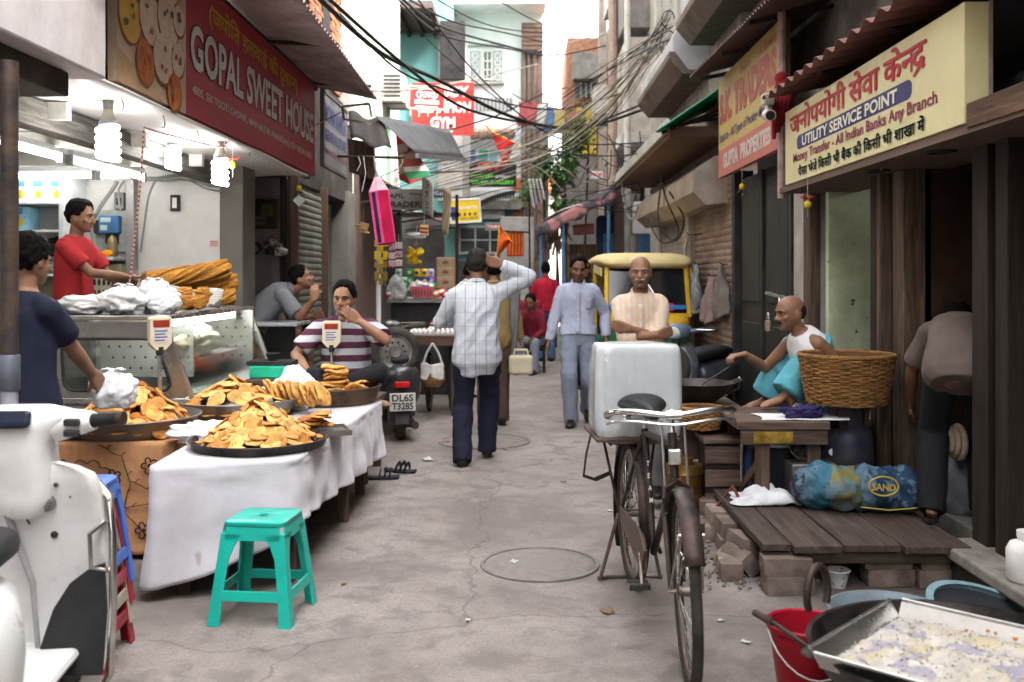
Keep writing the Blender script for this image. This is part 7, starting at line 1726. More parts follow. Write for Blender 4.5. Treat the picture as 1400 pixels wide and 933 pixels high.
b=B(); pts=[(-.05+.075*math.cos(a),-.19+.0*math.sin(a),.17+.05*math.sin(a))for a in[2*PI*i/28 for i in range(28)]]; b.tube(pts,.005,5,True); b.build('emblem_ring',mat('sack_yellow',(.5,.36,.05),.6),t,1,world=0)
vs,fs=glyphs('SAND',.03); a=min(v.x for v in vs); c_=max(v.x for v in vs); b=B().add([(-.11+.12*(v.x-a)/(c_-a),-.2,.15+.05*v.y)for v in vs],fs); kind(b.build('lettering',mat('sack_yellow',(.5,.36,.05)),t,world=0),'stuff')
B().tube([(-.16,-.16,.05),(-.02,-.19,.045),(.14,-.16,.055),(.15,-.15,.12)],.0035,5).build('print_border',mat('sack_yellow',(.5,.36,.05)),t,1,world=0)
t=thing('white_cloth','crumpled white cloth lying on the left of the wooden platform','cloth',G(1045,685,PT))
b=B(); c0=G(1040,684,PT)
b.grid(26,18,lambda u,v:Vector((c0.x-.17+.36*u+.05*nz((u,v,2),3),c0.y-.17+.3*v*(1-.35*u)+.06*nz((u,v,7),3),PT+.01+max(0,.085*math.sin(PI*min(1,max(0,u*1.15-.1)))*math.sin(PI*v)*(1+.8*nz((u*3,v*3,3),1.4))+.02*nz((u*7,v*7,1),1)))))
b.build('cloth',mat('white_rag',(.62,.62,.64),.9,bump=.2,bscale=30),t,'all',solid=.003)
# work table
t=thing('work_table','dark worn wooden work table beside the cross legged cook','table',(1.7,5.95,0))
for y0,y1 in((5.6,5.78),(5.785,5.99),(5.995,6.25)):B().box((1.21+rnd(-.01,.01),y0,.635),(1.73,y1,.68+rnd(-.002,.002))).build('plank',OLDWOOD_X,t,bev=.005)
B().box((1.23,5.61,.55),(1.72,5.64,.634)).build('apron',OLDWOOD_X,t,bev=.004)
B().box((1.3,5.603,.56),(1.52,5.6095,.625)).build('yellow_paint_patch',mat('chipped_yellow',(.3,.18,.03),.7,var=.5,scale=12),t)
for p in((1.36,5.66),(1.3,6.15),(1.66,5.7),(1.66,6.15)):B().bar((p[0],p[1],0),(p[0]-.0,p[1],.635),.075,.06).build('leg',OLDWOOD_Z,t,bev=.006)
B().bar((1.3,6.15,.1),(1.36,5.66,.45),.05).build('brace',OLDWOOD_Z,t,bev=.004)
t=thing('paper_sheet','white paper sheet spread on the work table with purple cloth','paper',(1.62,5.75,.682)); B().grid(10,8,lambda u,v:Vector((1.35+.5*u+.03*math.sin(PI*v),5.64+.26*v,.686+.004*nz((u,v,1),4)))).build('sheet',mat('white_sheet_paper',(.66,.66,.66),.7),t,True,solid=.003)
bag('crumpled deep purple cloth on the white sheet',(1.62,5.74,.69),(.11,.07,.035),61,False,'purple_cloth',mat('purple_rag',(.03,.022,.09),.9),'cloth',.5)
# wicker basket on gas cylinder
WICK=mat('wicker',(.3,.15,.05),.7,var=.45,scale=14,bump=.5,bscale=50,stretch=(1,1,6),bdist=.006)
def basket(label,c,r0,r1,h,n=84,rows=22,cat='basket',group=None):
 t=thing('wicker_basket',label,cat,c,0); rr=lambda z:r0+(r1-r0)*(z/h)**.8
 B().lathe([(.001,.004),(r0*.97,.004),(rr(h*.5)-.008,h*.5),(r1-.008,h),(r1-.014,h),(r0*.9,.02),(.001,.015)],40).build('lining',mat('wicker_dark',(.13,.06,.022),.8),t,1,world=0)
 for k in range(rows):
  z=h*(k+.5)/rows; b=B(); pts=[]
  for i in range(n):a=2*PI*i/n; q=rr(z)+.006*math.sin(14*a+PI*(k%2)); pts.append((q*math.cos(a),q*math.sin(a),z+.002*math.sin(5*a+k)))
  b.tube(pts,h/rows*.5*rnd(.9,1.2),5,True); b.build('weave_strand',WICK,t,1,world=0)
 b=B(); torus(b,(0,0,h),r1,.012,56,8,'Z'); b.build('rim',WICK,t,1,world=0)
 for k in range(28):
  a=2*PI*k/28; B().tube([((rr(z)+.006)*math.cos(a),(rr(z)+.006)*math.sin(a),z)for z in(0,h*.25,h*.5,h*.75,h)],.0035,5).build('stake',WICK,t,1,world=0)
 return t
basket('wide round wicker basket set on the gas cylinder',(1.9,5.85,.755),.215,.27,.285)
basket('small wicker basket beside the work table behind the handlebar',(1.1,6.15,.56),.1,.13,.13,56,9)
GASM=mat('gas_blue',(.022,.03,.055),.45,.2,var=.3,dirt=((.08,.06,.05),.4,4))
t=thing('gas_cylinder','scuffed dark blue gas cylinder beneath the wicker basket','gas cylinder',(1.9,5.85,.225)); B().lathe([(.001,0),(.12,0),(.125,.02),(.15,.05),(.155,.1),(.155,.3),(.145,.36),(.11,.4),(.06,.42),(.001,.42)],32).build('body',GASM,t,1,world=0,ang=.8)
B().lathe([(.1,.4),(.105,.53),(.095,.53),(.09,.4)],28,cap=False).build('collar',GASM,t,1,world=0)
for k in range(3):a=k*2.1; B().bar((.1*math.cos(a),.1*math.sin(a),.4),(.12*math.cos(a),.12*math.sin(a),.54),.05,.02).build('collar_post',IRON,t,world=0)
B().tube([(0,0,.4),(0,0,.49)],.022,10).build('valve',mat('brass_valve',(.4,.25,.06),.4,.8),t,1,world=0)
B().lathe([(.001,.004),(.02,.004),(.02,0)],14,(-.115,-.1,.26),Matrix.Rotation(PI/2,3,'X')@Matrix.Rotation(.0,3,'Y')).build('white_cap',LW,t,1,world=0)
t=thing('oil_tin','black square oil tin with blue side under the work table','tin',(1.44,5.92,.0)); B().box((1.33,5.8,.1),(1.56,6.03,.5)).build('can',mat('tin_black',(.02,.022,.025),.4,.4),t,bev=.01); B().box((1.327,5.82,.12),(1.33,6.0,.46)).build('blue_side',mat('tin_blue',(.02,.06,.16),.4),t); B().box((1.34,5.83,0),(1.55,6.0,.1)).build('brick_foot',OLDBRICK,t)
t=thing('oil_tin','dull silver square tin with pressed panel next to the black one','tin',(1.68,5.7,.0)); B().box((1.52,5.62,.16),(1.78,5.8,.44)).build('can',DST,t,bev=.012); B().box((1.55,5.612,.19),(1.75,5.62,.41)).build('pressed_panel',DST,t,bev=.01); B().box((1.56,5.605,.22),(1.72,5.612,.38)).build('pressed_panel',DST,t,bev=.01); B().box((1.53,5.64,0),(1.77,5.8,.16)).build('block_foot',OLDBRICK,t)
bag('white plastic bag and steel plate bundle under the table top',(1.5,5.86,.5),(.13,.09,.045),71,False,m=mat('bag_grey',(.4,.4,.4),.4))
t=thing('steel_plate','round steel plate leaning under the table beside the white bag','plate',(1.57,5.7,.45)); B().lathe([(.001,0),(.07,0),(.09,.012),(.088,.016),(.068,.004),(.001,.004)],24,(1.58,5.72,.53),Matrix.Rotation(1.1,3,'X')@Matrix.Rotation(.5,3,'Y')).build('plate',STEEL,t,True); b=B(); torus(b,(0,0,.014),.089,.003,24,5,'Z'); b.mov(Matrix.Translation((1.58,5.72,.53))@(Matrix.Rotation(1.1,4,'X')@Matrix.Rotation(.5,4,'Y'))); b.build('edge',STEEL,t,True)
t=thing('gas_hose','dull red rubber gas hose curling under the work table','hose',(1.35,5.8,.1)); B().tube([(1.75,5.8,.6),(1.6,5.85,.3),(1.45,5.75,.05),(1.32,5.65,.06),(1.2,5.7,.3),(1.1,5.8,.12),(1.05,6.0,.1)],.012,8).build('hose',mat('red_hose',(.17,.05,.04),.6),t,True)
# wok and stand
t=thing('frying_wok','deep black frying wok beside the cook behind the ice block','wok',(1.12,6.45,.66)); B().lathe([(.001,.0),(.1,.015),(.18,.07),(.24,.15),(.25,.155),(.236,.155),(.17,.08),(.09,.025),(.001,.015)],36).build('pan',BLK,t,1,world=0,ang=.7)
for s in(-1,1):B().tube([(s*.235,-.05,.15),(s*.29,-.04,.17),(s*.29,.04,.17),(s*.235,.05,.15)],.008,8).build('handle',IRON,t,1,world=0)
t=thing('clay_stove','brown brick and wood stove box supporting the black wok','stove',(1.12,6.5,0));
B().box((.95,6.25,.35),(1.36,6.75,.66)).build('box',wood('stove_dark',(.07,.045,.035),0),t,bev=.01);
for p in((.98,6.3),(1.32,6.3),(.98,6.7),(1.32,6.7)):B().bar((p[0],p[1],0),(p[0],p[1],.35),.06).build('leg',OLDWOOD_Z,t)
B().box((.93,6.2,.655),(1.38,6.78,.68)).build('top_board',OLDWOOD_X,t,bev=.005)
t=thing('brass_drum','dented brass drum standing under the stove behind the bicycle','drum',(.98,6.05,0)); B().lathe([(.001,.02),(.11,.02),(.115,.03),(.112,.1),(.118,.11),(.112,.12),(.112,.3),(.118,.31),(.112,.33),(.11,.36),(.001,.36)],28).build('drum',mat('dull_brass',(.28,.15,.04),.4,.8,var=.4,dirt=((.06,.04,.02),.35,5)),t,1,world=0,ang=.7); B().lathe([(.05,.36),(.055,.4),(.045,.4),(.04,.36)],18,cap=False).build('neck',mat('dull_brass',(.28,.15,.04)),t,1,world=0)
t=thing('wooden_crate','dark low wooden crate between the stove and the platform','crate',(1.12,6.0,0))
for z in(.1,.24,.38):B().box((.97+.12,5.95,z),(1.3,5.97,z+.1)).build('slat',OLDWOOD_X,t,bev=.003)
B().box((1.1,5.975,.06),(1.29,6.25,.5)).build('box',DARKWOOD_Z,t); B().box((1.08,5.94,.5),(1.31,6.27,.53)).build('lid',OLDWOOD_X,t,bev=.004)
# red bucket
RP=mat('red_bucket_plastic',(.34,.008,.022),.35,var=.1,scale=3,bump=.04,dirt=((.12,.02,.02),.2,5))
p=Vector((1.015,3.56,0)); t=thing('bucket','red plastic bucket with wire handle at the lower right','bucket',p); B().lathe([(.001,.0),(.095,0),(.1,.006),(.132,.24),(.142,.245),(.145,.262),(.138,.268),(.13,.262),(.128,.24),(.094,.012),(.001,.008)],44).build('pail',RP,t,1,world=0,ang=.6)
B().tube([(-.14,.0,.245)]+[(-.14*math.cos(a),-.16*math.sin(a),.245-.13*math.sin(a))for a in[PI*i/12 for i in range(1,12)]]+[(.14,0,.245)],.0035,6).build('wire_handle',mat('white_wire',(.55,.53,.52),.5),t,1,world=0)
t=thing('long_ladle','long iron ladle with wooden grip resting across the red bucket','ladle',(.95,3.4,.3)); B().tube([W(1048,845,3.42),W(1112,890,3.1)],.008,8).build('shaft',IRON,t,True); B().tube([W(1032,838,3.5),W(1056,851,3.38)],[.012,.014],10).build('grip',wood('ladle_grip',(.1,.06,.05),0),t,True)
B().ell(W(1116,893,3.08),(.05,.05,.012),12,6).build('bowl',IRON,t,True)
# big kadhai with steel tray
t=thing('large_wok','large sooty black wok with ring handle beneath the steel tray','wok',(1.3,2.95,.1)); B().lathe([(.001,.0),(.15,.02),(.3,.1),(.4,.22),(.43,.3),(.445,.3),(.43,.285),(.38,.2),(.28,.1),(.14,.035),(.001,.02)],44).build('pan',BLK,t,1,world=0,ang=.7)
hc_=Vector((-.33,.33,.3)); tdir=Vector((.75,.66,0)); B().tube([hc_+tdir*(.062*math.cos(a))+Vector((0,0,.06+.085*math.sin(a)))for a in[-.6+(PI+1.2)*i/14 for i in range(15)]],.0125,10).build('ring_handle',IRON,t,1,world=0)
B().lathe([(.3,0),(.32,.0),(.32,.12),(.3,.12)],24,(0,0,-.09),cap=False).build('stand_ring',IRON,t,world=0)
c0=Vector((1.225,3.25,.415)); uA=Vector((-.69,-.72,0)).normalized(); uB=Vector((.72,-.69,0)).normalized(); LA,LB_=.54,.72
t=thing('steel_tray','rectangular steel tray of white flakes set on the large wok','tray',c0+uA*LA/2+uB*LB_/2-Vector((0,0,.03)))
def T3(a,c,z):return c0+uA*a+uB*c+Vector((0,0,z-.43-.02*a+.0*c))
B().quadslab([T3(0,0,.405),T3(LA,0,.405),T3(LA,LB_,.405),T3(0,LB_,.405)],.004).build('base',STEEL,t)
for q in(((0,0),(LA,0),(0,-1)),((0,0),(0,LB_),(-1,0)),((LA,0),(LA,LB_),(1,0)),((0,LB_),(LA,LB_),(0,1))):
 (a0,c0_),(a1,c1_),(fa,fc)=q; e=.03
 B().quadslab([T3(a0,c0_,.405),T3(a1,c1_,.405),T3(a1+fa*e,c1_+fc*e,.452),T3(a0+fa*e,c0_+fc*e,.452)],.004).build('side',STEEL,t)
 B().tube([T3(a0+fa*e,c0_+fc*e,.452),T3(a1+fa*e,c1_+fc*e,.452)],.006,8).build('rolled_edge',STEEL,t,True)
FLK=mat('white_flakes',(.52,.48,.43),.8,var=.2,scale=14,bump=.6,bscale=60,spots=(11,.56,(.33,.31,.36)),bdist=.01,pattern=lambda nt,vec,base:mix(nt,ramp(nt,nzn(nt,vec,6,4),[(.5,0.0),(.6,.8)]),base,(.5,.42,.24)))
B().grid(50,60,lambda u,v:T3(.01+(LA-.02)*u,.01+(LB_-.02)*v,.409+.026*max(0,(math.sin(PI*u)*math.sin(PI*v))**.5)*(1+1.1*nz((u*6,v*7,0),1))+.008*nz((u*40,v*40,0),1))).build('flake_bed',FLK,t,'all')
b=B(); rr=random.Random(6);
for k in range(600):
 u,v=rr.random(),rr.random(); z=.411+.026*(math.sin(PI*u)*math.sin(PI*v))**.5*(1+1.1*nz((u*6,v*7,0),1)); p=T3(.01+(LA-.02)*u,.01+(LB_-.02)*v,z); s=rr.uniform(.0025,.006); b.obox(p,(s*2,s*1.5,s*.35),(rr.random()*2,rr.random()*2,rr.random()*3))
kind(b.build('loose_flakes',mat('flake_bits',(.6,.54,.45),.8,var=.4,scale=30),t),'stuff')
t=thing('batter_spill','small orange batter lump on the edge of the steel tray','food',T3(.0,.25,.46)); b=B();
for k in range(7):b.ell(T3(.05+rnd(-.02,.03),.3+rnd(-.08,.16),.43+rnd(0,.012)),(rnd(.006,.012),rnd(.006,.012),.007),8,6)
me_=remesh(b,.006,2); meshobj('lump',me_,mat('orange_lump',(.5,.2,.05),.7),t); me_.transform(Matrix.Translation(-t.location))
t=thing('basin','grey blue enamel basin behind the red bucket and wok','basin',(1.33,3.62,0)); B().lathe([(.001,.03),(.12,.03),(.2,.27),(.215,.285),(.205,.29),(.19,.27),(.11,.045),(.001,.045)],36).build('basin',mat('enamel_grey_blue',(.2,.25,.28),.4,var=.15,dirt=((.08,.08,.08),.25,5)),t,1,world=0,ang=.6); b=B(); torus(b,(0,0,.287),.21,.007,36,6,'Z'); b.build('rim',mat('enamel_grey_blue',(.2,.25,.28)),t,1,world=0); B().lathe([(.1,0),(.12,.03)],24,cap=False).build('foot',IRON,t,world=0)
t=thing('round_sieve','large round sieve with pale blue rim leaning at the lower right','sieve',(1.86,3.85,.1)); M_=Matrix.Translation((1.92,3.98,.1))@Matrix.Rotation(.22,4,'X')@Matrix.Rotation(.22,4,'Y')
b=B().lathe([(.27,-.02),(.3,-.02),(.305,.02),(.275,.02)],48,cap=False); b.mov(M_); b.build('rim',mat('sieve_blue',(.22,.34,.38),.5,var=.2),t,True,ang=.6); b=B().lathe([(.001,0),(.275,0)],40,cap=False); b.mov(M_); b.build('mesh_disc',mat('sieve_mesh',(.06,.07,.08),.35,.5),t)
t=thing('white_container','white plastic container standing on the stone doorstep at the right edge','container',(2.13,4.2,.215)); B().lathe([(.001,0),(.075,0),(.085,.01),(.085,.13),(.07,.16),(.04,.17),(.04,.19),(.001,.19)],28).build('body',LW,t,1,world=0,ang=.8); B().lathe([(.001,.21),(.044,.21),(.044,.185)],20,cap=False).build('lid',LW,t,1,world=0)
# clothes on hooks
def hung(label,px,py,y,w_,l,m,seed):
 p=W(px,py,y); t=thing('hanging_cloth',label,'cloth',p,0,'old clothes hung on the rusty shutter')
 B().grid(18,20,lambda u,v:p+Vector((-.1-.05*math.sin(14*u+seed)*min(1,v*2)+.05*nz((u*3,v*2,seed),1.5),(u-.5)*w_*(.25+.75*min(1,v*1.6)),-l*v*(1-.22*abs(u-.5)+.1*nz((u*2,1,seed),2))))).build('cloth',m,t,'all',solid=.008)
 B().tube([p+Vector((.08,0,.02)),p+Vector((-.08,0,0)),p+Vector((-.12,0,.03))],.008,6).build('hook',IRON,t,True)
for q in(('long pale beige shawl hung highest on the shutter',952,322,12.4,.35,.75,mat('beige_shawl',(.34,.3,.25),.95),1),('grey striped cloth below the beige shawl',962,362,12.0,.5,.6,mat('grey_stripe_cloth',(.22,.24,.25),.95,pattern=stripes(1,.06,.4,(.36,.37,.37),.1)),2),('pinkish brown cloth bundle hung lowest on the shutter',982,378,11.4,.5,.55,mat('pink_brown_cloth',(.28,.2,.19),.95),3),('brown grey cloth hung rightmost on the shutter',998,362,10.9,.38,.62,mat('brown_grey_cloth',(.2,.17,.15),.95),4)):hung(*q)
# things in the dark doorway
bag('pale sack slumped inside the dark doorway behind the bending man',(2.42,5.45,.2),(.13,.12,.24),81,False,'grain_sack',mat('pale_grey_sack',(.3,.32,.36),.8),'sack',.2)
t=thing('rope_coil','coil of pale rope on the sack inside the doorway','rope',(2.33,5.3,.55))
for k in range(3):b=B(); torus(b,(2.31-.02*k,5.28+.015*k,.62),.085-.014*k,.016,24,8,'X'); b.build('coil',ROPE,t,True)
# ---------------------------------------------------------------- second shop on the left: counter and wall things
t=thing('glass_counter','wood framed glass display counter where the grey shirt man leans','counter',(-2.35,9.0,0))
WDX=wood('counter_wood',(.16,.08,.045),0)
B().box((-2.95,8.72,1.06),(-1.98,9.3,1.09)).build('top',mat('counter_top_grey',(.3,.31,.32),.25),t,bev=.005)
for x in(-2.93,-2.0):
 for yy in(8.74,9.24):B().box((x,yy,.1),(x+.05,yy+.05,1.06)).build('post',WDX,t,bev=.004)
B().box((-2.95,8.7,.62),(-1.96,8.74,.7)).build('rail',WDX,t,bev=.004); B().box((-2.95,8.74,.05),(-1.96,9.3,.62)).build('base',WDX,t,bev=.006)
B().box((-2.88,8.745,.7),(-2.0,8.75,1.06)).build('front_glass',CLEAR,t); B().box((-2.9,9.26,.62),(-2.0,9.3,1.06)).build('back',DARKM,t)
for k,(x,w_,h_,cl,lb)in enumerate(((-2.75,.2,.1,(.5,.5,.48),'white carton inside the wood framed counter at left'),(-2.5,.22,.13,(.55,.54,.5),'taller pale carton in the middle of the wood framed counter'),(-2.2,.26,.07,(.5,.45,.55),'patterned low carton at the right of the wood framed counter'))):
 t=thing('small_box',lb,'box',(x,8.95,.621)); B().box((x-w_/2,8.82,.622),(x+w_/2,9.05,.622+h_)).build('carton',mat('carton_%d'%k,cl,.6,spots=(30,.62,(.12,.1,.3))),t,bev=.003); B().box((x-w_/2+.02,8.815,.63),(x+w_/2-.02,8.82,.622+h_*.6)).build('print',mat('carton_print_%d'%k,(.2+.1*k,.12,.2),.6),t)
t=thing('paper_stack','stack of lilac white paper pads at the left end of the wood framed counter','papers',(-2.72,8.9,1.09))
for k in range(6):b=B(); dx=rnd(-.008,.008); b.box((-2.86+dx,8.78,1.091+.024*k),(-2.6+dx,9.05,1.112+.024*k)); b.build('pad',mat('lilac_paper',(.5,.46,.58),.8),t,bev=.002)
for k in range(8):
 pass
t=thing('hanging_cups','bunch of small steel cups hung on the wall behind the grey shirt man','cups',W(374,325,10.5)); y=10.5
for k,(px,py)in enumerate(((366,336),(374,332),(381,337),(370,344),(379,346),(386,343))):p=W(px,py,y); B().lathe([(.001,-.05),(.034,-.05),(.04,.045),(.037,.045),(.031,-.044),(.001,-.044)],16,p,Euler((1.2+.3*k,.4*k,0)).to_matrix()).build('cup',STEEL,t,True,ang=.8)
B().tube([W(366,336,y),W(372,321,y),W(384,338,y)],.006,6).build('red_string',mat('red_string',(.4,.05,.04),.9),t,True)
t=thing('wire_rings','dark coil of wire rings on the wall left of the steel cups','wire',W(348,340,10.55));
for k in range(3):b=B(); torus(b,W(348+k,341-k,10.56),.055,.008,24,6,'Y'); b.build('ring',DARKM,t,True)
B().tube([W(348,334,10.56),W(349,325,10.57)],.004,5).build('string',ROPE,t,True)
t=thing('framed_picture','dark framed picture high on the wall behind the grey shirt man','picture',W(357,293,10.58)); a0=W(336,313,10.58); a1=W(380,273,10.58); B().box((a0.x,10.56,a0.z),(a1.x,10.595,a1.z)).build('frame',wood('picture_frame',(.1,.05,.03),0),t,bev=.008); B().box((a0.x+.03,10.553,a0.z+.03),(a1.x-.03,10.56,a1.z-.03)).build('print',mat('dark_print',(.05,.05,.045),.3,var=.4,scale=6),t); B().box((a0.x+.17,10.55,a0.z+.13),(a1.x-.05,10.553,a1.z-.05)).build('print_patch',mat('olive_print',(.12,.12,.05),.4),t)
for k in range(2):B().box((a0.x+.05,10.55,a0.z+.04+.05*k),(a1.x-.12,10.5525,a0.z+.075+.05*k)).build('print_row',mat('grey_print',(.13,.13,.13),.5),t)
# ---------------------------------------------------------------- snack stall and egg cart
y=12.6
t=thing('snack_stall','grey topped street stall loaded with snack packets on the left','stall',(XW(572,y),y,0)); x0,x1=XW(530,y),XW(622,y)
B().box((x0,y-.1,ZW(414,y)),(x1,y+.9,ZW(408,y))).build('top',GALV,t,bev=.006); B().box((x0+.04,y,0),(x1-.04,y+.85,ZW(414,y))).build('base',DARKM,t,bev=.01)
for xx in(x0+.02,x1-.05):B().box((xx,y+.8,ZW(408,y)),(xx+.04,y+.85,2.6)).build('post',DARKWOOD_Z,t)
B().box((x0,y+.8,2.3),(x1,y+.86,2.36)).build('hanging_rail',IRON,t)
ft=ZW(408,y)
def basketbox(label,px0,px1,py0,py1,yy,m):
 a=W(px0,py1,yy); c=W(px1,py0,yy); t=thing('plastic_basket',label,'basket',((a.x+c.x)/2,yy+.15,a.z)); h_=c.z-a.z
 ro=[Vector((a.x+.03,yy,a.z)),Vector((c.x-.03,yy,a.z)),Vector((c.x-.03,yy+.25,a.z)),Vector((a.x+.03,yy+.25,a.z))]; ru=[Vector((a.x,yy-.03,c.z)),Vector((c.x,yy-.03,c.z)),Vector((c.x,yy+.28,c.z)),Vector((a.x,yy+.28,c.z))]
 b=B().rings([ro,ru],cap=False); b.add(ro,[(0,1,2,3)]); b.build('shell',m,t,solid=.006); B().tube(ru,.012,6,True).build('rim',m,t,True)
 for k in range(7):u=.08+.14*k; b=B(); p=ro[0].lerp(ro[1],u).lerp(ru[0].lerp(ru[1],u),.5)+Vector((0,-.006,0)); b.obox(p,(.012,.006,h_*.6)); b.build('slot',DARKM,t)
PKB=mat('pink_basket',(.65,.14,.18),.4); basketbox('pink plastic basket of packets at the front of the snack stall',561,593,393,407,y-.15,PKB)
def packet(label,p,w_,h_,m,rot,group,m2=None):
 t_=thing('snack_packet',label,'packet',p,0,group)
 b=B(); n=8;
 for s in(1,-1):b.grid(n,n,lambda u,v:Vector(((u-.5)*w_,-s*.22*w_*(math.sin(PI*u)*math.sin(PI*v))**.6,(v-.5)*h_)))
 o=b.build('pouch',m,t_,1,world=0); t_.rotation_euler=rot
 B().ell((0,-.225*w_,0),(w_*.3,.008,h_*.22),10,6).build('printed_label',m2 or LW,t_,1,world=0)
pcol={'green':(.03,.35,.08),'white':(.62,.62,.6),'yellow':(.75,.5,.02),'navy':(.03,.04,.16),'violet':(.25,.1,.4),'red':(.5,.03,.05),'orange':(.65,.2,.03),'silver':(.45,.45,.48)}
pm={k:mat('packet_'+k,v,.3,bump=.2,bscale=40)for k,v in pcol.items()}
gp='snack packets on the left stall'
for px,cn,cm,row in((545,'white','green',0),(553,'white','green',1),(560,'green','white',0),(560.5,'green','white',1),(560,'green','white',2),(570,'yellow','navy',0),(571,'navy','yellow',1),(580,'yellow','navy',0),(581,'navy','yellow',1),(589,'silver','violet',0),(590,'violet','silver',1),(571,'white','violet',2),(581,'violet','white',2),(590,'silver','red',2)):
 nm=('top','middle','bottom')[row]; packet('%s and %s snack packet in the %s row of the hanging strips'%(cn,cm,nm),W(px,373+11.5*row,y-.02*row),.085,.1,pm[cn],(rnd(-.1,.1),rnd(-.1,.1),rnd(-.2,.2)),gp,pm[cm])
for k,(px,py,cn)in enumerate(((533,402,'red'),(538,404,'white'),(597,402,'orange'),(604,400,'red'),(610,403,'red'),(546,404,'silver'),(566,391,'white'),(574,389,'silver'),(582,390,'violet'),(589,391,'green'))):packet('%s snack packet lying %s on the stall'%(cn,['leftmost','second from left','right of the pink basket','further right of the pink basket','rightmost near the boxes','left of the pink basket','at the left in the pink basket','second in the pink basket','third in the pink basket','rightmost in the pink basket'][k]),W(px,py,y-.12),.12,.1,pm[cn],(rnd(-.6,.0),rnd(-.4,.4),rnd(-.4,.4)),gp,LW)
bag('bulging clear white bag of packets at the left of the stall',W(543,400,y-.05)-Vector((0,0,.1)),(.13,.12,.17),91,True,m=mat('milky_bag',(.55,.57,.55),.3))
for k,(py0,py1)in enumerate(((394,378),(378,366),(366,352))):
 t=thing('cardboard_box','%s brown cardboard box in the stack on the snack stall'%('lowest','middle','topmost')[k],'box',W(609,py0,y+.2)); a=W(597,py0,y+.2); c=W(621,py1,y+.2); B().box((a.x,a.y,a.z+.002),(c.x,a.y+.25,c.z)).build('carton',mat('carton_brown',(.34,.22,.13),.8,objvar=.15),t,bev=.006); B().ell(((a.x+c.x)/2,a.y-.001,(a.z+c.z)/2),(.045,.002,.025),10,6).build('stamp',mat('carton_stamp',(.15,.1,.06),.8),t); B().box((a.x-.001,a.y-.002,(a.z+c.z)/2+.05),(c.x+.001,a.y-.0005,(a.z+c.z)/2+.06)).build('tape',mat('carton_tape',(.4,.3,.2),.4),t)
t=thing('hanging_strips','pink and white packet strips hung under the giant pencil','packets',W(540,350,11.6))
for k,(px,py)in enumerate(((536,338),(536,350),(536,361),(545,336),(545,348),(545,360))):p=W(px,py,11.6); B().obox(p,(.085,.04,.08),(0,0,.1)).build('packet',mat('strip_pink_%d'%(k%2),[(.5,.3,.33),(.55,.45,.42)][k%2],.5,spots=(25,.6,(.25,.05,.1))),t,bev=.01)
for px in(536,545):B().tube([W(px,366,11.6),W(px,320,11.6)],.004,5).build('string',ROPE,t,True)
t=thing('hanging_strips','yellow sachet strips hung at the left edge of the snack stall','sachets',W(518,360,11.8))
for k in range(9):p=W(515+6*(k%3),333+9*(k//3)+6*(k%2),11.8); B().obox(p,(.055,.012,.075),(0,0,rnd(-.2,.2))).build('sachet',pm['yellow'],t,bev=.004)
for k in range(9):p=W(515+6*(k%3),362+9*(k//3)+5*(k%2),11.8); B().obox(p,(.055,.012,.075),(0,0,rnd(-.2,.2))).build('sachet',mat('dark_sachet',(.3,.2,.03),.4),t,bev=.004)
for k in range(3):B().tube([W(515+6*k,392,11.81),W(515+6*k,318,11.81)],.004,5).build('string',ROPE,t,True)
t=thing('net_bag','net of bright yellow packets hanging above the snack stall','net bag',W(569,350,12.3));
for k in range(16):p=W(569+rnd(-10,10),350+rnd(-9,10),12.3+rnd(-.08,.08)); B().obox(p,(.09,.025,.06),(rnd(-1,1),rnd(-1,1),rnd(-1,1))).build('packet',pm['yellow'],t,bev=.008)
B().tube([W(569,336,12.3),W(568,322,12.3),W(571,308,12.3)],[.03,.008,.006],6).build('net_neck',ROPE,t,True)
bag('white plastic tray bag hanging above the yellow net of packets',W(568,326,12.2),(.13,.06,.04),95,False,m=mat('milky_bag',(.55,.57,.55)))
for k,(px,py,m_,lb)in enumerate(((580,315,(.4,.2,.1),'orange brown wooden toy paddle hanging above the stall'),(497,312,(.5,.3,.15),'tan wooden hand board hanging left of the giant pencil'))):
 t=thing('hanging_toy',lb,'toy',W(px,py,11)); B().obox(W(px,py,11),(.1,.02,.12),(0,.3*k,0)).build('board',mat('toy_%d'%k,m_,.6),t,bev=.02); B().tube([W(px,py-8,11),W(px,py-26,11)],.003,5).build('string',ROPE,t,True)
 for q in range(3):B().obox(W(px-7+5*q if k else px,py-4+5*q,10.98),(.09,.03,.022),(0,.1,0)).build('finger',mat('toy_%d'%k,m_),t,bev=.008)
# egg cart
y=10.6
t=thing('egg_cart','brown wooden pushcart with spoked wheels selling eggs','cart',(XW(592,y),y,0)); x0,x1=XW(556,y),XW(632,y); zt=.85
for k in range(4):B().box((x0,y+.25*k,zt-.05),(x1,y+.24+.25*k,zt)).build('plank',OLDWOOD_X,t,bev=.004)
B().box((x0,y-.03,zt-.09),(x1,y-.001,zt+.02)).build('edge_board',wood('cart_red_wood',(.12,.06,.045),0),t,bev=.004)
for xx in(x0+.05,x1-.1):B().bar((xx,y+.1,0),(xx,y+.1,zt-.05),.05).build('leg',OLDWOOD_Z,t)
for xx in(x1-.14,x0+.2):
 c=Vector((xx,y+.45,.33)); b=B(); torus(b,c,.31,.018,36,8); w_=b.build('wheel',RUB,t,True); b=B(); torus(b,c,.29,.012,36,6); b.build('rim',RST,w_,True); b=B()
 for k in range(16):a=2*PI*k/16; b.tube([c,c+Vector((0,.29*math.cos(a),.29*math.sin(a)))],.004,4)
 kind(b.build('spokes',IRON,w_),'stuff'); B().tube([c-Vector((.05,0,0)),c+Vector((.05,0,0))],.025,10).build('hub',IRON,w_,True)
EGG=mat('egg_shell',(.68,.63,.57),.5,var=.05)
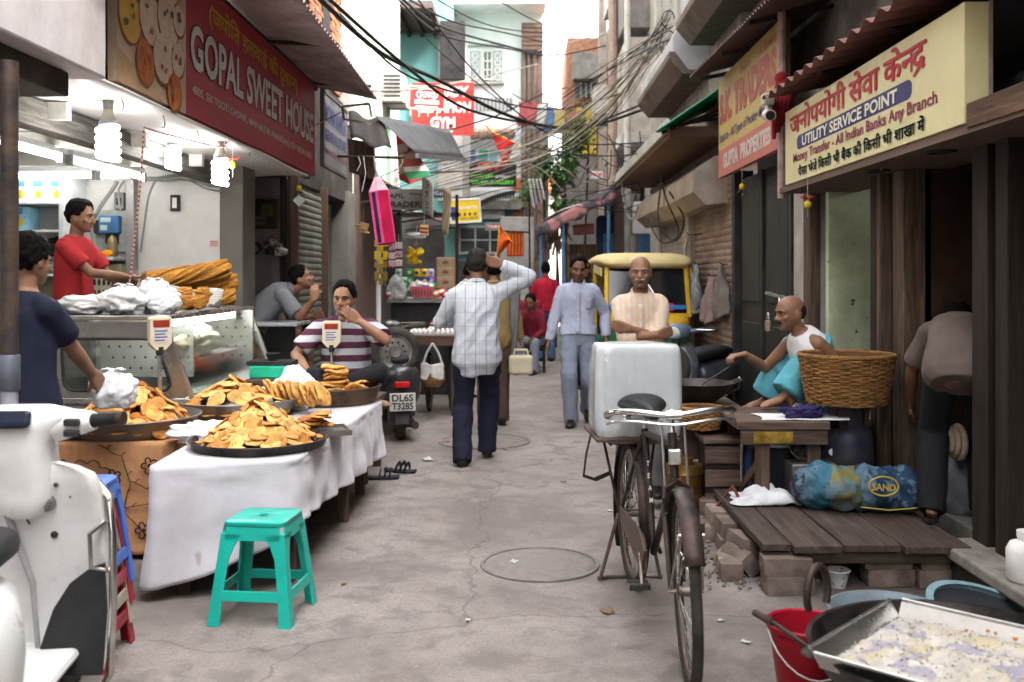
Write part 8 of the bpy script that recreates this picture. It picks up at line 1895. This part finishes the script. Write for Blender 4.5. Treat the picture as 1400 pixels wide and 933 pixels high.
def eggtray(label,c,nx,ny):
 t=thing('egg_tray',label,'egg tray',c,.05,'egg trays on the cart'); B().box((-.03,-.03,0),(nx*.05,ny*.05,.03)).build('tray',mat('pulp_grey',(.25,.24,.23),.95),t,world=0,bev=.005)
 em=B().ell((0,0,0),(.02,.02,.026),8,6).mesh('egg',True); em.materials.append(EGG)
 for i in range(nx):
  for j in range(ny):o=bpy.data.objects.new('egg',em); C.objects.link(o); o.parent=t; o.location=(i*.05,j*.05,.045)
for k,(dx,dy,dz,lb)in enumerate(((.04,.06,0,'egg tray nearest the cart edge at left'),(.33,.05,0,'egg tray nearest the cart edge at right'),(.04,.38,0,'egg tray behind at left of the cart'),(.35,.36,.0,'egg tray behind at right of the cart'))):eggtray(lb,(x0+dx-.0,y+dy,zt+.002+dz),5,5)
t=thing('steel_pot','dull steel cooking pot on the left end of the egg cart','pot',(x0+.0,y+.45,zt)); B().lathe([(.001,0),(.12,0),(.13,.02),(.13,.12),(.145,.125),(.145,.13),(.125,.13),(.001,.1)],28,(0,.15,.0)).build('pot',DST,t,1,world=0,ang=.7); B().tube([(.12,.15,.11),(.26,.05,.1),(.32,.0,.09)],.012,8).build('handle',IRON,t,1,world=0)
for k,(dx,h_,m_,lb)in enumerate(((.2,.12,LW,'white bottle beside the steel pot on the cart'),(.27,.09,STEEL,'small steel tumbler on the egg cart'))):t=thing('small_bottle',lb,'bottle',(x0+dx,y+.72,zt)); B().lathe([(.001,0),(.03,0),(.032,h_*.6),(.014,h_*.8),(.014,h_),(.001,h_)],14).build('body',m_,t,1,world=0); B().lathe([(.017,h_),(.017,h_+.02),(.001,h_+.02)],10,cap=False).build('cap',pm['red'],t,world=0)
# hanging basket bag under the cart
t=thing('basket_bag','white and brown basket bag hanging from the front of the egg cart','bag',W(592,510,10.4)); c=W(592,508,10.45); B().lathe([(.001,-.16),(.08,-.155),(.125,-.09),(.12,0),(.11,.05)],22,c,cap=False).build('basket',WICK,t,True,solid=.008); B().grid(14,10,lambda u,v:c+Vector(((u-.5)*.24,-.125+.05*abs(u-.5)+.01*nz((u,v,1),6),-.07+.16*v+.03*nz((u,v,3),3)))).build('white_cover',mat('bag_white_cloth',(.55,.53,.5),.9),t,'all',solid=.006)
for s in(-1,1):B().tube([c+Vector((s*.11,-.02,.05)),c+Vector((s*.06,-.05,.2)),c+Vector((0,-.05,.3))],.012,8).build('strap',mat('bag_white_cloth',(.55,.53,.5)),t,True)
# ---------------------------------------------------------------- the people
LS=mat('black_shoe_leather',(.018,.016,.015),.35,bump=.1)
NAVYT=mat('navy_tshirt',(.014,.017,.035),.9,var=.2,bump=.2,bscale=200); DEN=mat('blue_denim',(.06,.12,.25),.85,var=.3,bump=.3,bscale=220,spots=(6,.6,(.14,.22,.36)))
NVTR=mat('navy_trousers',(.014,.015,.032),.85,var=.2,bump=.2,bscale=200); BKTR=mat('black_trousers',(.014,.014,.017),.85,var=.2,bump=.2,bscale=200)
CHK=mat('checked_shirt',(.5,.52,.56),.85,var=.08,bump=.2,bscale=250,pattern=both(stripes(2,.11,.05,(.34,.36,.42),.02),stripes(0,.03,.18,(.42,.44,.5),.05),stripes(0,.083,.05,(.1,.11,.22),.04)))
BLS=mat('pale_blue_shirt',(.39,.41,.52),.8,var=.06,bump=.2,bscale=250,pattern=stripes(0,.012,.3,(.35,.37,.49),.2)); GTR=mat('grey_blue_trousers',(.2,.225,.29),.85,var=.1,bump=.25,bscale=250)
STR=mat('striped_polo',(.4,.4,.44),.85,var=.08,bump=.25,bscale=200,pattern=stripes(2,.098,.5,(.075,.022,.04),.03,.012)); GSH=mat('slate_grey_shirt',(.17,.175,.19),.85,var=.12,bump=.2,bscale=200,pattern=stripes(1,.02,.2,(.13,.135,.15),.1))
REDT=mat('red_tshirt',(.36,.025,.03),.85,var=.12,bump=.2,bscale=200); REDS=mat('crimson_shirt',(.4,.012,.035),.8,var=.12,bump=.2,bscale=200)
ORS=mat('cream_orange_shirt',(.6,.5,.4),.85,var=.06,bump=.2,bscale=220,pattern=both(stripes(0,.036,.3,(.6,.42,.28),.2),stripes(2,.055,.12,(.62,.43,.3),.2),stripes(0,.07,.1,(.5,.42,.4),.1)))
VST=mat('white_vest_cotton',(.66,.65,.64),.9,var=.05,bump=.25,bscale=150); LUN=mat('turquoise_lungi',(.1,.34,.41),.9,var=.15,bump=.25,bscale=160)
BRS=mat('dull_brown_shirt',(.13,.1,.085),.85,var=.15,bump=.2,bscale=200); KHA=mat('khaki_cotton',(.27,.19,.08),.9,var=.15); WSH2=mat('white_shirt',(.55,.55,.56),.85,var=.08); MRN=mat('maroon_shirt',(.15,.012,.025),.85)
PEPPER=mat('pepper_hair',(.022,.02,.018),.6,var=.4,scale=20,bump=.5,bscale=14,stretch=(6,6,1.2),spec=.1)
# 1 navy t-shirt, seen from behind at the far left
person('man in navy t-shirt seen from behind at the far left beside the iron post',(-2.27,4.52,0),2.65,1.65,shirt=NAVYT,sleeve=.72,hem=-.16,trousers=DEN,shoes=LS,skin=SK1,seed=11,build=.98,collar=False,hands=((-2.55,4.87,1.05),(-2.09,4.87,1.0)),wt=1,poles=((.6,.6,-.4),(-.7,.7,-.5)),head=(.25,.12,0),bow=.15)
bag('white plastic carrier bag held by the man in the navy t-shirt',(-2.06,5.0,.84),(.11,.08,.1),101,True)
# 2 boy
person('boy in red t-shirt standing behind the steel sweet counter',(-3.13,6.95,.38),1.35,1.56,shirt=REDT,sleeve=.7,hem=-.12,trousers=BKTR,skin=SK1,seed=12,build=.88,collar=False,hairmat=DARKHAIR,hands=((-2.74,7.1,1.42),(-2.76,6.93,1.5)),wt=1,poles=((.3,.4,-1),(-.3,.3,-1)),head=(.15,.12,0),palms=((0,0,1),(0,0,1)),curl=(.7,.7),hair_long=1.15)
# 3 grey shirt man leaning on the second counter
person('man in slate grey shirt leaning on the wood framed counter chin on hand',(-2.52,9.2,.13),1.75,1.68,pelvis=(0,0,.9),lean=.75,bow=.5,shirt=GSH,sleeve=.85,hem=-.13,trousers=BKTR,skin=SK1,seed=13,build=1.05,hands=((-1.95,9.3,1.13),(-1.87,8.93,1.3)),wt=1,poles=((.2,-.2,-1),(-.1,-.3,-1)),head=(-.1,-.3,0),handdir=(None,(-.1,0,1)),curl=(.4,1.0))
# 4 striped man sitting
t=thing('wooden_cot','low wooden cot under the seated man in the striped polo','cot',(-1.4,7.55,0)); B().box((-1.85,7.12,.52),(-1.1,7.95,.58)).build('top',OLDWOOD_X,t,bev=.01)
for p in((-1.8,7.2),(-1.16,7.2),(-1.8,7.88),(-1.16,7.88)):B().bar((p[0],p[1],0),(p[0],p[1],.52),.07).build('leg',OLDWOOD_Z,t)
person('man in maroon and grey striped polo sitting cross legged with hand over mouth',(-1.33,7.5,.58),.05,1.7,pelvis=(0,0,.11),lean=.12,bow=.3,shirt=STR,sleeve=.8,hem=-.1,trousers=BKTR,skin=SK1,seed=14,build=1.08,belly=.02,hands=((.12,-.26,.6),(-.22,-.3,.2)),poles=((1,-.3,-.7),(-1,.2,-.2)),feet=((-.12,-.34,-.02),(.2,-.42,-.03)),fdir=((-1,-.3,.15),(1,-.3,.15)),kpole=((1,-.5,.5),(-1,-.5,.5)),leghem=.12,head=(-.12,.12,.05),palms=((0,1,.1),(0,0,-1)),handdir=((-.72,.08,.55),(.2,-.4,-1)),curl=(.35,.4),eyelid=.2)
# 5 checked shirt man walking away
T5,D5=person('man in white checked shirt walking away with arm raised behind his head',(-.37,8.0,0),PI,1.73,pelvis=(0,0,.915),lean=.03,shirt=CHK,hem=-.185,loose=1.3,trousers=NVTR,shoes=LS,skin=SK2,seed=15,hairmat=PEPPER,wr=.012,hands=((.13,-.3,1.12),(-.19,.02,1.6)),poles=((.9,.5,-.35),(-1,-.1,.12)),feet=((.11,.12,0),(-.07,-.25,.025)),handdir=(None,(.9,-.1,.25)),palms=((0,0,-1),(0,-1,.1)),curl=(.6,.7),head=(-.12,.1,0),sleeve='long',collar=True)
B().tube([D5['HM']@headpt(-.0,a,.019)for a in[PI*.42+PI*1.16*i/16 for i in range(17)]],.006,6,flat=.5).build('head_strap',BKTR,T5,1,world=0)
b=B(); h_=D5['arm'][1]; torus(b,(0,0,0),.034,.007,18,6,'Z'); q_=(h_[2]-h_[1]).to_track_quat('Z','Y').to_matrix().to_4x4(); b.mov(Matrix.Translation(h_[2].lerp(h_[1],.12))@q_); b.build('wrist_thread',mat('red_thread',(.45,.03,.03),.9),T5,1,world=0)
# 6 man with canister
T6,D6=person('man in khaki with grey scarf carrying a plastic canister beyond the checked shirt man',(-.29,9.9,0),PI+.15,1.63,shirt=KHA,hem=-.2,trousers=mat('brown_trousers',(.1,.065,.05),.9),shoes=LS,skin=SK3,seed=16,vox=.01,hands=((.2,-.05,.82),(-.28,-.03,.84)),poles=((.4,.6,-.3),(-.4,.6,-.3)),feet=((.1,.05,0),(-.1,-.12,0)),curl=(.8,1.2))
B().grid(8,20,lambda u,v:Vector((-.2-.04*math.sin(9*u)+.03*v,-.06+.17*(u-.5)+.14*(1-v),1.38-.75*v+.02*math.sin(5*u)))).build('scarf',mat('grey_scarf',(.2,.2,.2),.95),T6,'all',world=0,solid=.02)
p=Vector((-.02,9.86,.53)); t=thing('jerry_can','cream plastic jerry can hanging from the hand of the man in khaki','canister',p)
B().box((-.12,-.07,0),(.12,.07,.19)).build('body',mat('cream_jerry_can',(.5,.45,.32),.5,var=.1),t,world=0,bev=.03,seg=3); B().tube([(-.07,0,.18),(-.06,0,.24),(.06,0,.24),(.07,0,.18)],.015,8).build('handle',mat('cream_jerry_can',(.5,.45,.32)),t,1,world=0); B().tube([(.085,.02,.18),(.085,.02,.22)],.025,10).build('cap',DARKM,t,1,world=0)
# 7 blue shirt man walking towards us
person('young man in pale blue shirt and grey trousers walking toward the camera looking down',(.56,10.15,0),-.04,1.73,pelvis=(0,0,.915),shirt=BLS,tucked=True,trousers=GTR,shoes=LS,skin=SK2,seed=17,buttons=True,build=.96,wr=.011,loose=1.15,hands=((.285,.02,.87),(-.3,-.06,.82)),poles=((.5,.7,-.2),(-.5,.7,-.2)),feet=((.1,.22,.06),(-.07,-.17,0)),fdir=((.15,-1,-.25),(-.1,-1,0)),head=(.12,.3,.04),eyelid=.9,curl=(.5,.6))
# 8 red shirt man
person('man in crimson shirt and blue jeans walking away far up the alley',(.4,17.6,0),PI+.1,1.76,shirt=REDS,sleeve='half_rolled',hem=-.08,tucked=True,trousers=DEN,shoes=LS,skin=SK2,seed=18,vox=.011,hands=((.2,-.25,.95),(-.25,.0,.84)),face=False)
# 9 moustached man with folded arms
person('balding man with grey moustache and cream orange checked shirt standing with arms folded',(.77,6.55,0),-.02,1.53,shirt=ORS,sleeve='half_rolled',hem=-.14,trousers=mat('grey_cotton_trousers',(.13,.125,.12),.9),shoes=LS,skin=SK3,seed=19,bald=True,hairmat=GREYHAIR,moustache=GREYHAIR,buttons=True,wr=.01,build=.95,belly=.015,hands=((-.1,-.19,1.17),(.1,-.22,1.13)),poles=((1,.1,-.8),(-1,.1,-.8)),handdir=((-.85,.45,.15),(.85,.45,.2)),palms=((0,1,.2),(0,1,.2)),curl=(.5,.6),head=(-.12,.03,0))
# 10 cook in vest
def lungi(tb,leg,pel,T):
 for i in(0,1):
  a0,kn,an,fd=leg[i]; tb.tube([a0,a0.lerp(kn,.5),kn+Vector((0,0,.01)),kn.lerp(an,.35),kn.lerp(an,.7),kn.lerp(an,.95)],[.12,.105,.085,.09,.1,.105],16,flat=1.15)
 tb.tube([leg[0][1].lerp(leg[0][0],.3),leg[1][1].lerp(leg[1][0],.3)],.1,12); tb.tube([leg[0][0].lerp(leg[0][1],.2)-Vector((0,0,.04)),leg[1][2].lerp(leg[1][1],.6)],.09,12)
def straps(sb,spine,arm,T):
 for i in(0,1):
  p,x,u,f=spine(.98); s_=1 if i==0 else-1; q,x2,u2,f2=spine(.72)
  sb.tube([q+x2*s_*.1+f2*.125,p+x*s_*.095+f*.09+u*.0,p+x*s_*.1+u*.035,q+x2*s_*.1-f2*.12],.028,10,flat=.5)
B().box((1.5,6.26,0),(2.2,6.85,.6)).build('bench',OLDWOOD_X,None,bev=.015); o_=bpy.data.objects['bench']; tag(o_,'low wooden bench box the cook in the white vest sits on','bench')
person('balding cook in white vest and turquoise lungi sitting with one knee raised',(1.87,6.3,.6),-1.3,1.58,pelvis=(0,0,.1),lean=.22,bow=.6,shirt=VST,vest=True,hem=-.12,trousers=LUN,skin=SK3,seed=23,bald=True,hairmat=PEPPER,moustache=PEPPER,collar=False,extra_trousers=lungi,loose=1.2,leghem=.2,wr=.012,hands=((2.02,6.3,.74),(1.42,6.4,1.0)),feet=((1.62,6.14,.69),(1.62,6.6,.62)),wt=2,poles=((.7,.7,-.4),(-.6,.3,-.8)),fdir=((-.05,-1,0),(0,-1,0)),kpole=((.0,-.3,1),(-.9,-.5,.3)),head=(.05,.12,0),handdir=(None,(0,-1,-.15)),palms=((0,0,-1),(0,0,-1)),curl=(.4,.9),eyelid=.5)
t=thing('slotted_spoon','long thin frying spoon reaching from the hand of the cook to the wok','spoon',(1.25,6.4,.9)); B().tube([(1.42,6.38,.98),(1.15,6.42,.8)],.006,6).build('handle',IRON,t,True); B().lathe([(.001,0),(.06,.004),(.062,.008),(.001,.006)],18,(1.11,6.43,.77)).build('disc',STEEL,t,True)
# 11 bending man in the doorway
person('man in brown shirt and black trousers bending into the dark doorway',(2.26,5.16,.225),PI-.4,1.64,pelvis=(0,.1,.83),lean=1.2,bow=.75,shirt=BRS,sleeve=.8,hem=-.14,trousers=BKTR,shoes=LS,sandal=True,skin=SK3,seed=25,hairmat=DARKHAIR,wr=.006,build=.92,loose=1.25,hands=((.25,-.55,.55),(-.2,-.55,.6)),poles=((.8,.3,-.3),(-.8,.3,-.3)),feet=((.13,.03,.02),(-.12,-.1,.02)),head=(0,.5,0),kpole=((.1,-1,0),(-.1,-1,0)))
# 12-14 further people
person('person in white shirt bending over the snack stall behind the checked shirt man',(-.8,12.3,0),2.2,1.66,lean=.25,shirt=WSH2,trousers=BKTR,shoes=LS,skin=SK2,seed=26,vox=.01,hands=((.2,-.35,1.0),(-.2,-.35,1.0)),head=(0,.3,0))
person('dark haired man in black shirt standing left of the rickshaw',(.8,13.4,0),.3,1.7,shirt=BKTR,trousers=BKTR,shoes=LS,skin=SK2,seed=27,vox=.011)
t=thing('covered_cart','handcart under a maroon cloth far up the alley','cart',(.0,16.4,0)); B().box((-.35,16.2,.45),(.3,17.0,1.1)).build('maroon_cover',mat('maroon_cover',(.2,.02,.03),.9,bump=.4,bscale=8),t,bev=.06)
for x in(-.28,.23):b=B(); torus(b,(x,16.6,.3),.28,.025,28,8); b.build('wheel',RUB,t,True)
t=thing('low_stool','small dark stool under the seated man in maroon','stool',(.18,15.6,0)); B().box((.02,15.45,.34),(.36,15.8,.4)).build('seat',DARKWOOD_Z,t,bev=.01)
for p in((.05,15.48),(.33,15.48),(.05,15.77),(.33,15.77)):B().bar((p[0],p[1],0),(p[0],p[1],.34),.04).build('leg',DARKWOOD_Z,t)
person('man in maroon shirt sitting on a low stool far up the alley',(.18,15.65,0),-.3,1.66,pelvis=(0,0,.5),lean=.3,shirt=MRN,trousers=GTR,shoes=LS,skin=SK2,seed=28,vox=.011,hands=((.12,-.42,.55),(-.12,-.42,.55)),feet=((.12,-.42,0),(-.12,-.42,0)),head=(0,.35,0))
# ---------------------------------------------------------------- overhead cables
CB=mat('black_cable',(.02,.018,.018),.6); CW=mat('cream_cable',(.42,.38,.31),.6); CTN=mat('tan_cable',(.26,.22,.16),.6); CBL=mat('slate_cable',(.1,.13,.19),.6)
def wire(label,pts,r,m,group):
 cable(label,[W(*q)for q in pts],r,m,group)
GB='black cables strung across the alley'
for lb,pts,r in(('thickest black cable sagging from the left awning across to the right poles',[(418,-20,9),(520,72,11),(600,110,13),(700,160,15),(790,176,17),(880,150,18)],.026),('second thick black cable running just below the thickest one',[(440,-10,9),(560,95,11.5),(640,150,13.5),(740,171,16),(800,172,17),(885,140,18)],.02),('black cable bowed lowest across the red gym board',[(465,20,10),(540,93,12),(600,120,13),(660,135,15),(760,150,17),(850,128,18)],.014),('black cable steeply crossing from the upper left to the lower right',[(565,-10,13),(605,45,14),(660,110,15),(735,175,16),(800,197,17),(880,195,18)],.012),('upper black cable running from roof overhang to the brown pier',[(560,0,14),(620,30,16),(690,45,20),(745,58,24)],.016),('topmost thin black cable crossing before the white house',[(590,-5,14),(650,28,17),(705,42,20),(790,48,24)],.012),('thin black cable over the sky gap at the top',[(668,-8,16),(730,28,18),(790,48,22)],.011),('black cable meeting the balcony of the white house window',[(540,-10,13),(600,35,15),(680,60,19),(745,76,23)],.02),('twin black cable just below the window cable',[(545,0,13),(605,48,15),(690,66,19),(760,76,23),(840,60,24)],.016),('thin black cable dangling from the roof overhang',[(530,-5,13),(560,20,14),(590,60,15),(650,112,16),(700,150,17)],.009),('slate blue cable rising from the gym board to the right',[(615,178,16),(680,158,17),(740,130,19),(775,120,21)],.014),('thin black cable drooping over the far shop front',[(560,265,12),(640,270,14),(700,258,16),(800,262,18),(900,255,16)],.007),('thin black cable rising toward the green sheet',[(720,200,15),(790,212,15),(860,212,14),(905,198,13)],.01),('thin black cable looped below the bay box',[(790,160,16),(830,190,15),(870,202,14),(920,182,12.5)],.009),('black cable dropping along the shutter hood',[(905,245,13),(900,300,12.6),(922,330,12.4),(935,300,12.3),(915,262,12.3)],.012),('second black cable loop hanging at the shutter hood',[(885,300,13.4),(905,332,13),(928,318,12.6),(910,270,12.4),(900,230,12.4)],.01)):
 wire(lb,pts,r,CB,GB)
GW_='cream cables fanning from the right facade to the left'
random.seed(77)
for k in range(36):
 q=k/35; o=rnd(-1,1); d1,d2=o*16+rnd(-4,4),o*24+rnd(-7,7); hy=10+55*((k*7)%36)/35; ex=690-130*q; m_=(CW,CB,CTN,CB,CW,CBL,CTN,CB)[k%8]
 nm={'cream_cable':'cream','tan_cable':'tan','black_cable':'black','slate_cable':'slate grey'}[m_.name]
 wire('%s cable in the fan sweeping from the right facade down to the left side'%nm,[(912+rnd(-8,8),hy,13.5),(868+d1*.5,88+d1,14.2),(815+d2*.7,140+d2,15.2),(745+d2,190+d2*.9,16),(ex+20,222+d2*.9+12*q,15.5),(ex-50,240+d2*.8+22*q,14.5)],rnd(.0035,.0075),m_,GB if m_ in(CB,CBL)else GW_)
for lb,pts,r,m_ in(('cream cable stretched from the awning bracket to the white house',[(492,124,10.5),(560,123,13),(640,110,18),(735,88,24)],.013,CW),('cream cable from the lean-to roof to the right poles',[(545,228,12),(640,214,14),(740,190,16),(850,112,16)],.012,CW),('second cream cable from the lean-to roof',[(545,236,12),(650,232,14),(760,205,16),(860,120,16)],.012,CW),('tan cable running low to the tarp awning',[(600,262,13),(680,248,15),(760,212,16),(840,150,16)],.012,CTN),('cream cable falling past the vines to the craft board',[(690,215,16),(740,232,18),(770,262,20)],.01,CW),('pale cable from the sky gap to the tall pier',[(735,70,22),(790,55,22),(850,40,20)],.012,CW),('second pale cable from the sky gap to the tall pier',[(745,80,22),(800,60,22),(860,30,20)],.012,CTN),('cream cable hanging by the tarp pole',[(850,258,17),(856,290,16.5),(866,300,16),(872,282,15.5)],.012,CW)):
 wire(lb,pts,r,m_,GW_)
# coils at the right facade
GC='loops of cable coiled on the right facade'
for k in range(8):
 c=(rnd(898,935),rnd(20,85)); rr_=rnd(8,20); a0=rnd(0,6); wire('loop of cream cable coiled at the right facade above the bay box',[(c[0]+rr_*.7*math.cos(a0+i*.9),c[1]+rr_*math.sin(a0+i*.9),13.2+.05*k)for i in range(7)],.008,random.choice((CW,CTN,CB)),GC)
for k in range(16):
 x=rnd(770,880); y_=rnd(200,285); wire('thin dark wire in the tangle hanging before the grey house',[(x+rnd(-30,30),y_-rnd(10,60),16.5),(x,y_,16.3),(x+rnd(-40,40),y_+rnd(-12,14),16.2),(x+rnd(-60,60),y_-rnd(-5,40),16.4)],rnd(.006,.01),random.choice((CB,CB,CTN)),'tangled thin wires before the grey house')
# junction on the black cable
t=thing('cable_junction','black knot of tape where cables cross before the white house','junction',W(598,40,14)); B().ell(W(598,41,14),(.05,.05,.045)).build('knot',CB,t,True)
for k in range(3):B().tube([W(596+3*k,41,14),W(592+5*k,48,14),W(597+2*k,54,14)],.01,5).build('tail',CB,t,True)
# string of small tags across the far shop
t=thing('bunting','string of tiny dark pennants across the far shop front','bunting',W(660,270,20)); Q=[W(648+3.6*k,281-2.2*k+.06*k*k,20)for k in range(16)]; B().tube(Q,.012,5).build('string',CB,t)
for q in Q:B().add([q+Vector((-.05,0,0)),q+Vector((.05,0,0)),q+Vector((0,.01,-.14))],[(0,1,2)]).build('pennant',CB,t,solid=.004)
# ---------------------------------------------------------------- vines
def vine(label,spots_,y,n,seed,s=.07):
 rr=random.Random(seed); c=W(*spots_[0][:2],y); t=thing('climbing_vine',label,'vine',(c.x,c.y,0)); b=B(); st=B()
 for(px,py,rx,ry,k)in spots_:
  o=W(px,py,y); st.tube([Vector((o.x,y+.1,0)),o+Vector((rr.uniform(-.2,.2),.1,-ry/F*y*.5)),o+Vector((rr.uniform(-.1,.1),0,ry/F*y*.7))],[.03,.02,.008],6)
  for _ in range(int(n*k)):
   g=rr.gauss(0,.42),rr.gauss(0,.42),rr.gauss(0,.45)
   cl=1 if nz((px+g[0]*2,g[1]*2,py),.9,seed)>-.25 else 0
   if not cl:continue
   p=o+Vector((g[0]*rx/F*y,g[2]*.8,g[1]*ry/F*y)); a=rr.uniform(0,6.3); q=s*rr.uniform(.6,1.5)
   R_=Euler((rr.uniform(-1,1),rr.uniform(-1,1),a)).to_matrix()
   b.add([p+R_@Vector(v_)*q for v_ in((0,-1,0),(.6,-.1,.12),(0,1.1,0),(-.6,-.1,.12))],[(0,1,2,3)])
 kind(b.build('leaves',mat('vine_leaf',(.055,.12,.03),.6,var=.5,scale=2.2,bump=.1),t,world=True),'stuff'); st.build('stem',DARKWOOD_Z,t,True)
vine('leafy green vine spilling over cables below the sky gap',[(760,250,26,36,1.2),(745,225,18,22,.6),(778,215,14,40,.9),(725,262,16,20,.5),(795,185,16,38,.6),(770,285,24,14,.5)],21,520,5,.06)
# ---------------------------------------------------------------- far clutter
t=thing('hanging_cloth','grey white cloth strips knotted on a cable near the vines','cloth',W(728,255,18));
for k in range(4):B().grid(4,12,lambda u,v:W(722+5*k+6*v+3*u,245+40*v*(1-.1*k),18)+Vector((0,.05*math.sin(5*u+k),0))).build('strip',mat('strip_cloth',(.5,.48,.48),.9),t,True,solid=.006)
def ac_unit(label,x,y,z,sx):
 t=thing('air_conditioner',label,'air conditioner',(x,y,z)); B().box((x,y,z),(x+sx*.35,y+.8,z+.55)).build('case',mat('ac_case',(.45,.44,.42),.6,dirt=((.2,.17,.15),.3,4)),t,bev=.015)
 for k in range(6):B().box((x+.03*sx,y-.012,z+.08+.07*k),(x+sx*.32,y-.001,z+.11+.07*k)).build('louvre',DARKM,t)
 for yy in(.1,.7):B().bar((x-.0*sx,y+yy,z-.03),(x+sx*.4,y+yy,z-.03),.03).build('bracket',IRON,t)
ac_unit('air conditioner box bolted high on the white and green house front',-2.49,17.6,4.6,1); ac_unit('air conditioner box on the grey balcony house below its balcony',2.35,19.2,3.2,-1)
def small_sign(label,px0,py0,px1,py1,y,col,tx,ink):
 t,w_,h_=facing_sign('shop_sign',label,px0,py0,px1,py1,y,mat('sign_%d_%d'%(px0,py0),col,.55,var=.15),mat('board_frame_grey',(.2,.2,.2),.6)); lettering(t,tx,-.4*w_,.4*w_,.3*h_,.7*h_,ink,.02)
for q in(('small faded blue board sticking out under the lean-to roof',590,258,612,271,15.5,(.1,.18,.35),'HOTEL',LW),('small dull red board beside the yellow poster',664,305,684,315,20,(.35,.06,.05),'TOURS',LW),('small cream board low on the far left shops',560,268,578,280,14.5,(.5,.45,.33),'CYBER',DARKM),('narrow green board over the far shop door',690,262,712,272,23,(.04,.2,.12),'GUEST',LW),('white board hung from the tall pier at the right',806,232,826,246,19.5,(.55,.55,.53),'ROOMS',print_ink('letter_red',(.55,.03,.03)))):small_sign(*q)
t=thing('laundry_line','washing line of small clothes high between the far houses','laundry',W(770,150,23)); P0,P1=W(700,128,23),W(782,150,23); B().tube([P0.lerp(P1,i/10)-Vector((0,0,.5*(i/10)*(1-i/10)))for i in range(11)],.012,5).build('line',CB,t)
for k,cl in enumerate(((.4,.1,.1),(.5,.5,.48),(.1,.18,.35),(.45,.35,.15))):
 p=P0.lerp(P1,.25+.17*k)-Vector((0,0,.1)); B().grid(5,6,lambda u,v:p+Vector((.4*(u-.5)+.03*math.sin(5*v),.05*math.sin(4*u+k),-.55*v))).build('garment',mat('garment_%d'%k,cl,.9),t,True,solid=.01)
t=thing('roof_parapet','broken plaster parapet with brick edge above the tarp awning','parapet',W(800,330,21)); B().box((XW(812,21),20.8,4.9),(XW(850,21),21.6,5.5)).build('wall',PLASTER,t,bev=.02); B().box((XW(812,21),20.75,4.75),(XW(852,21),21.6,4.9)).build('ledge',GREYPL,t,bev=.01)
t=thing('tube_light','small lit tube light high inside the green walled recess','tube light',(2.95,7.0,2.24)); B().tube([(2.95,6.7,2.24),(2.95,7.3,2.24)],.016,10).build('tube',mat('lit_green_recess_tube',(.9,.9,.9),.5,emit=((1,1,.9),1.6),bump=0),t,True); B().bar((2.95,6.68,2.29),(2.95,7.32,2.29),.04).build('batten',GALV,t)
for lb,y0,y1,x1,z0,m_ in(('rusty tin awning over the brown shop front at the left far side',14.8,16.6,-1.7,2.75,TINROOF),('grey tin awning over the dark shop front further up the left',17.0,19.6,-1.6,2.7,GALV),('pinkish tin awning on the turquoise house shop front',20.6,22.2,-1.5,2.6,PINKTIN)):
 t=thing('tin_awning',lb,'awning',(-2.1,(y0+y1)/2,z0)); b=B(); corr(b,(x1,y0,z0),(x1,y1,z0),(-2.46,y0,z0+.3),(-2.46,y1,z0+.3),.1,.014); b.build('sheet',m_,t,True,solid=.004)
 for y in(y0+.1,y1-.1):B().bar((x1,y,z0-.02),(-2.45,y,z0-.15),.03).build('bracket',IRON,t)
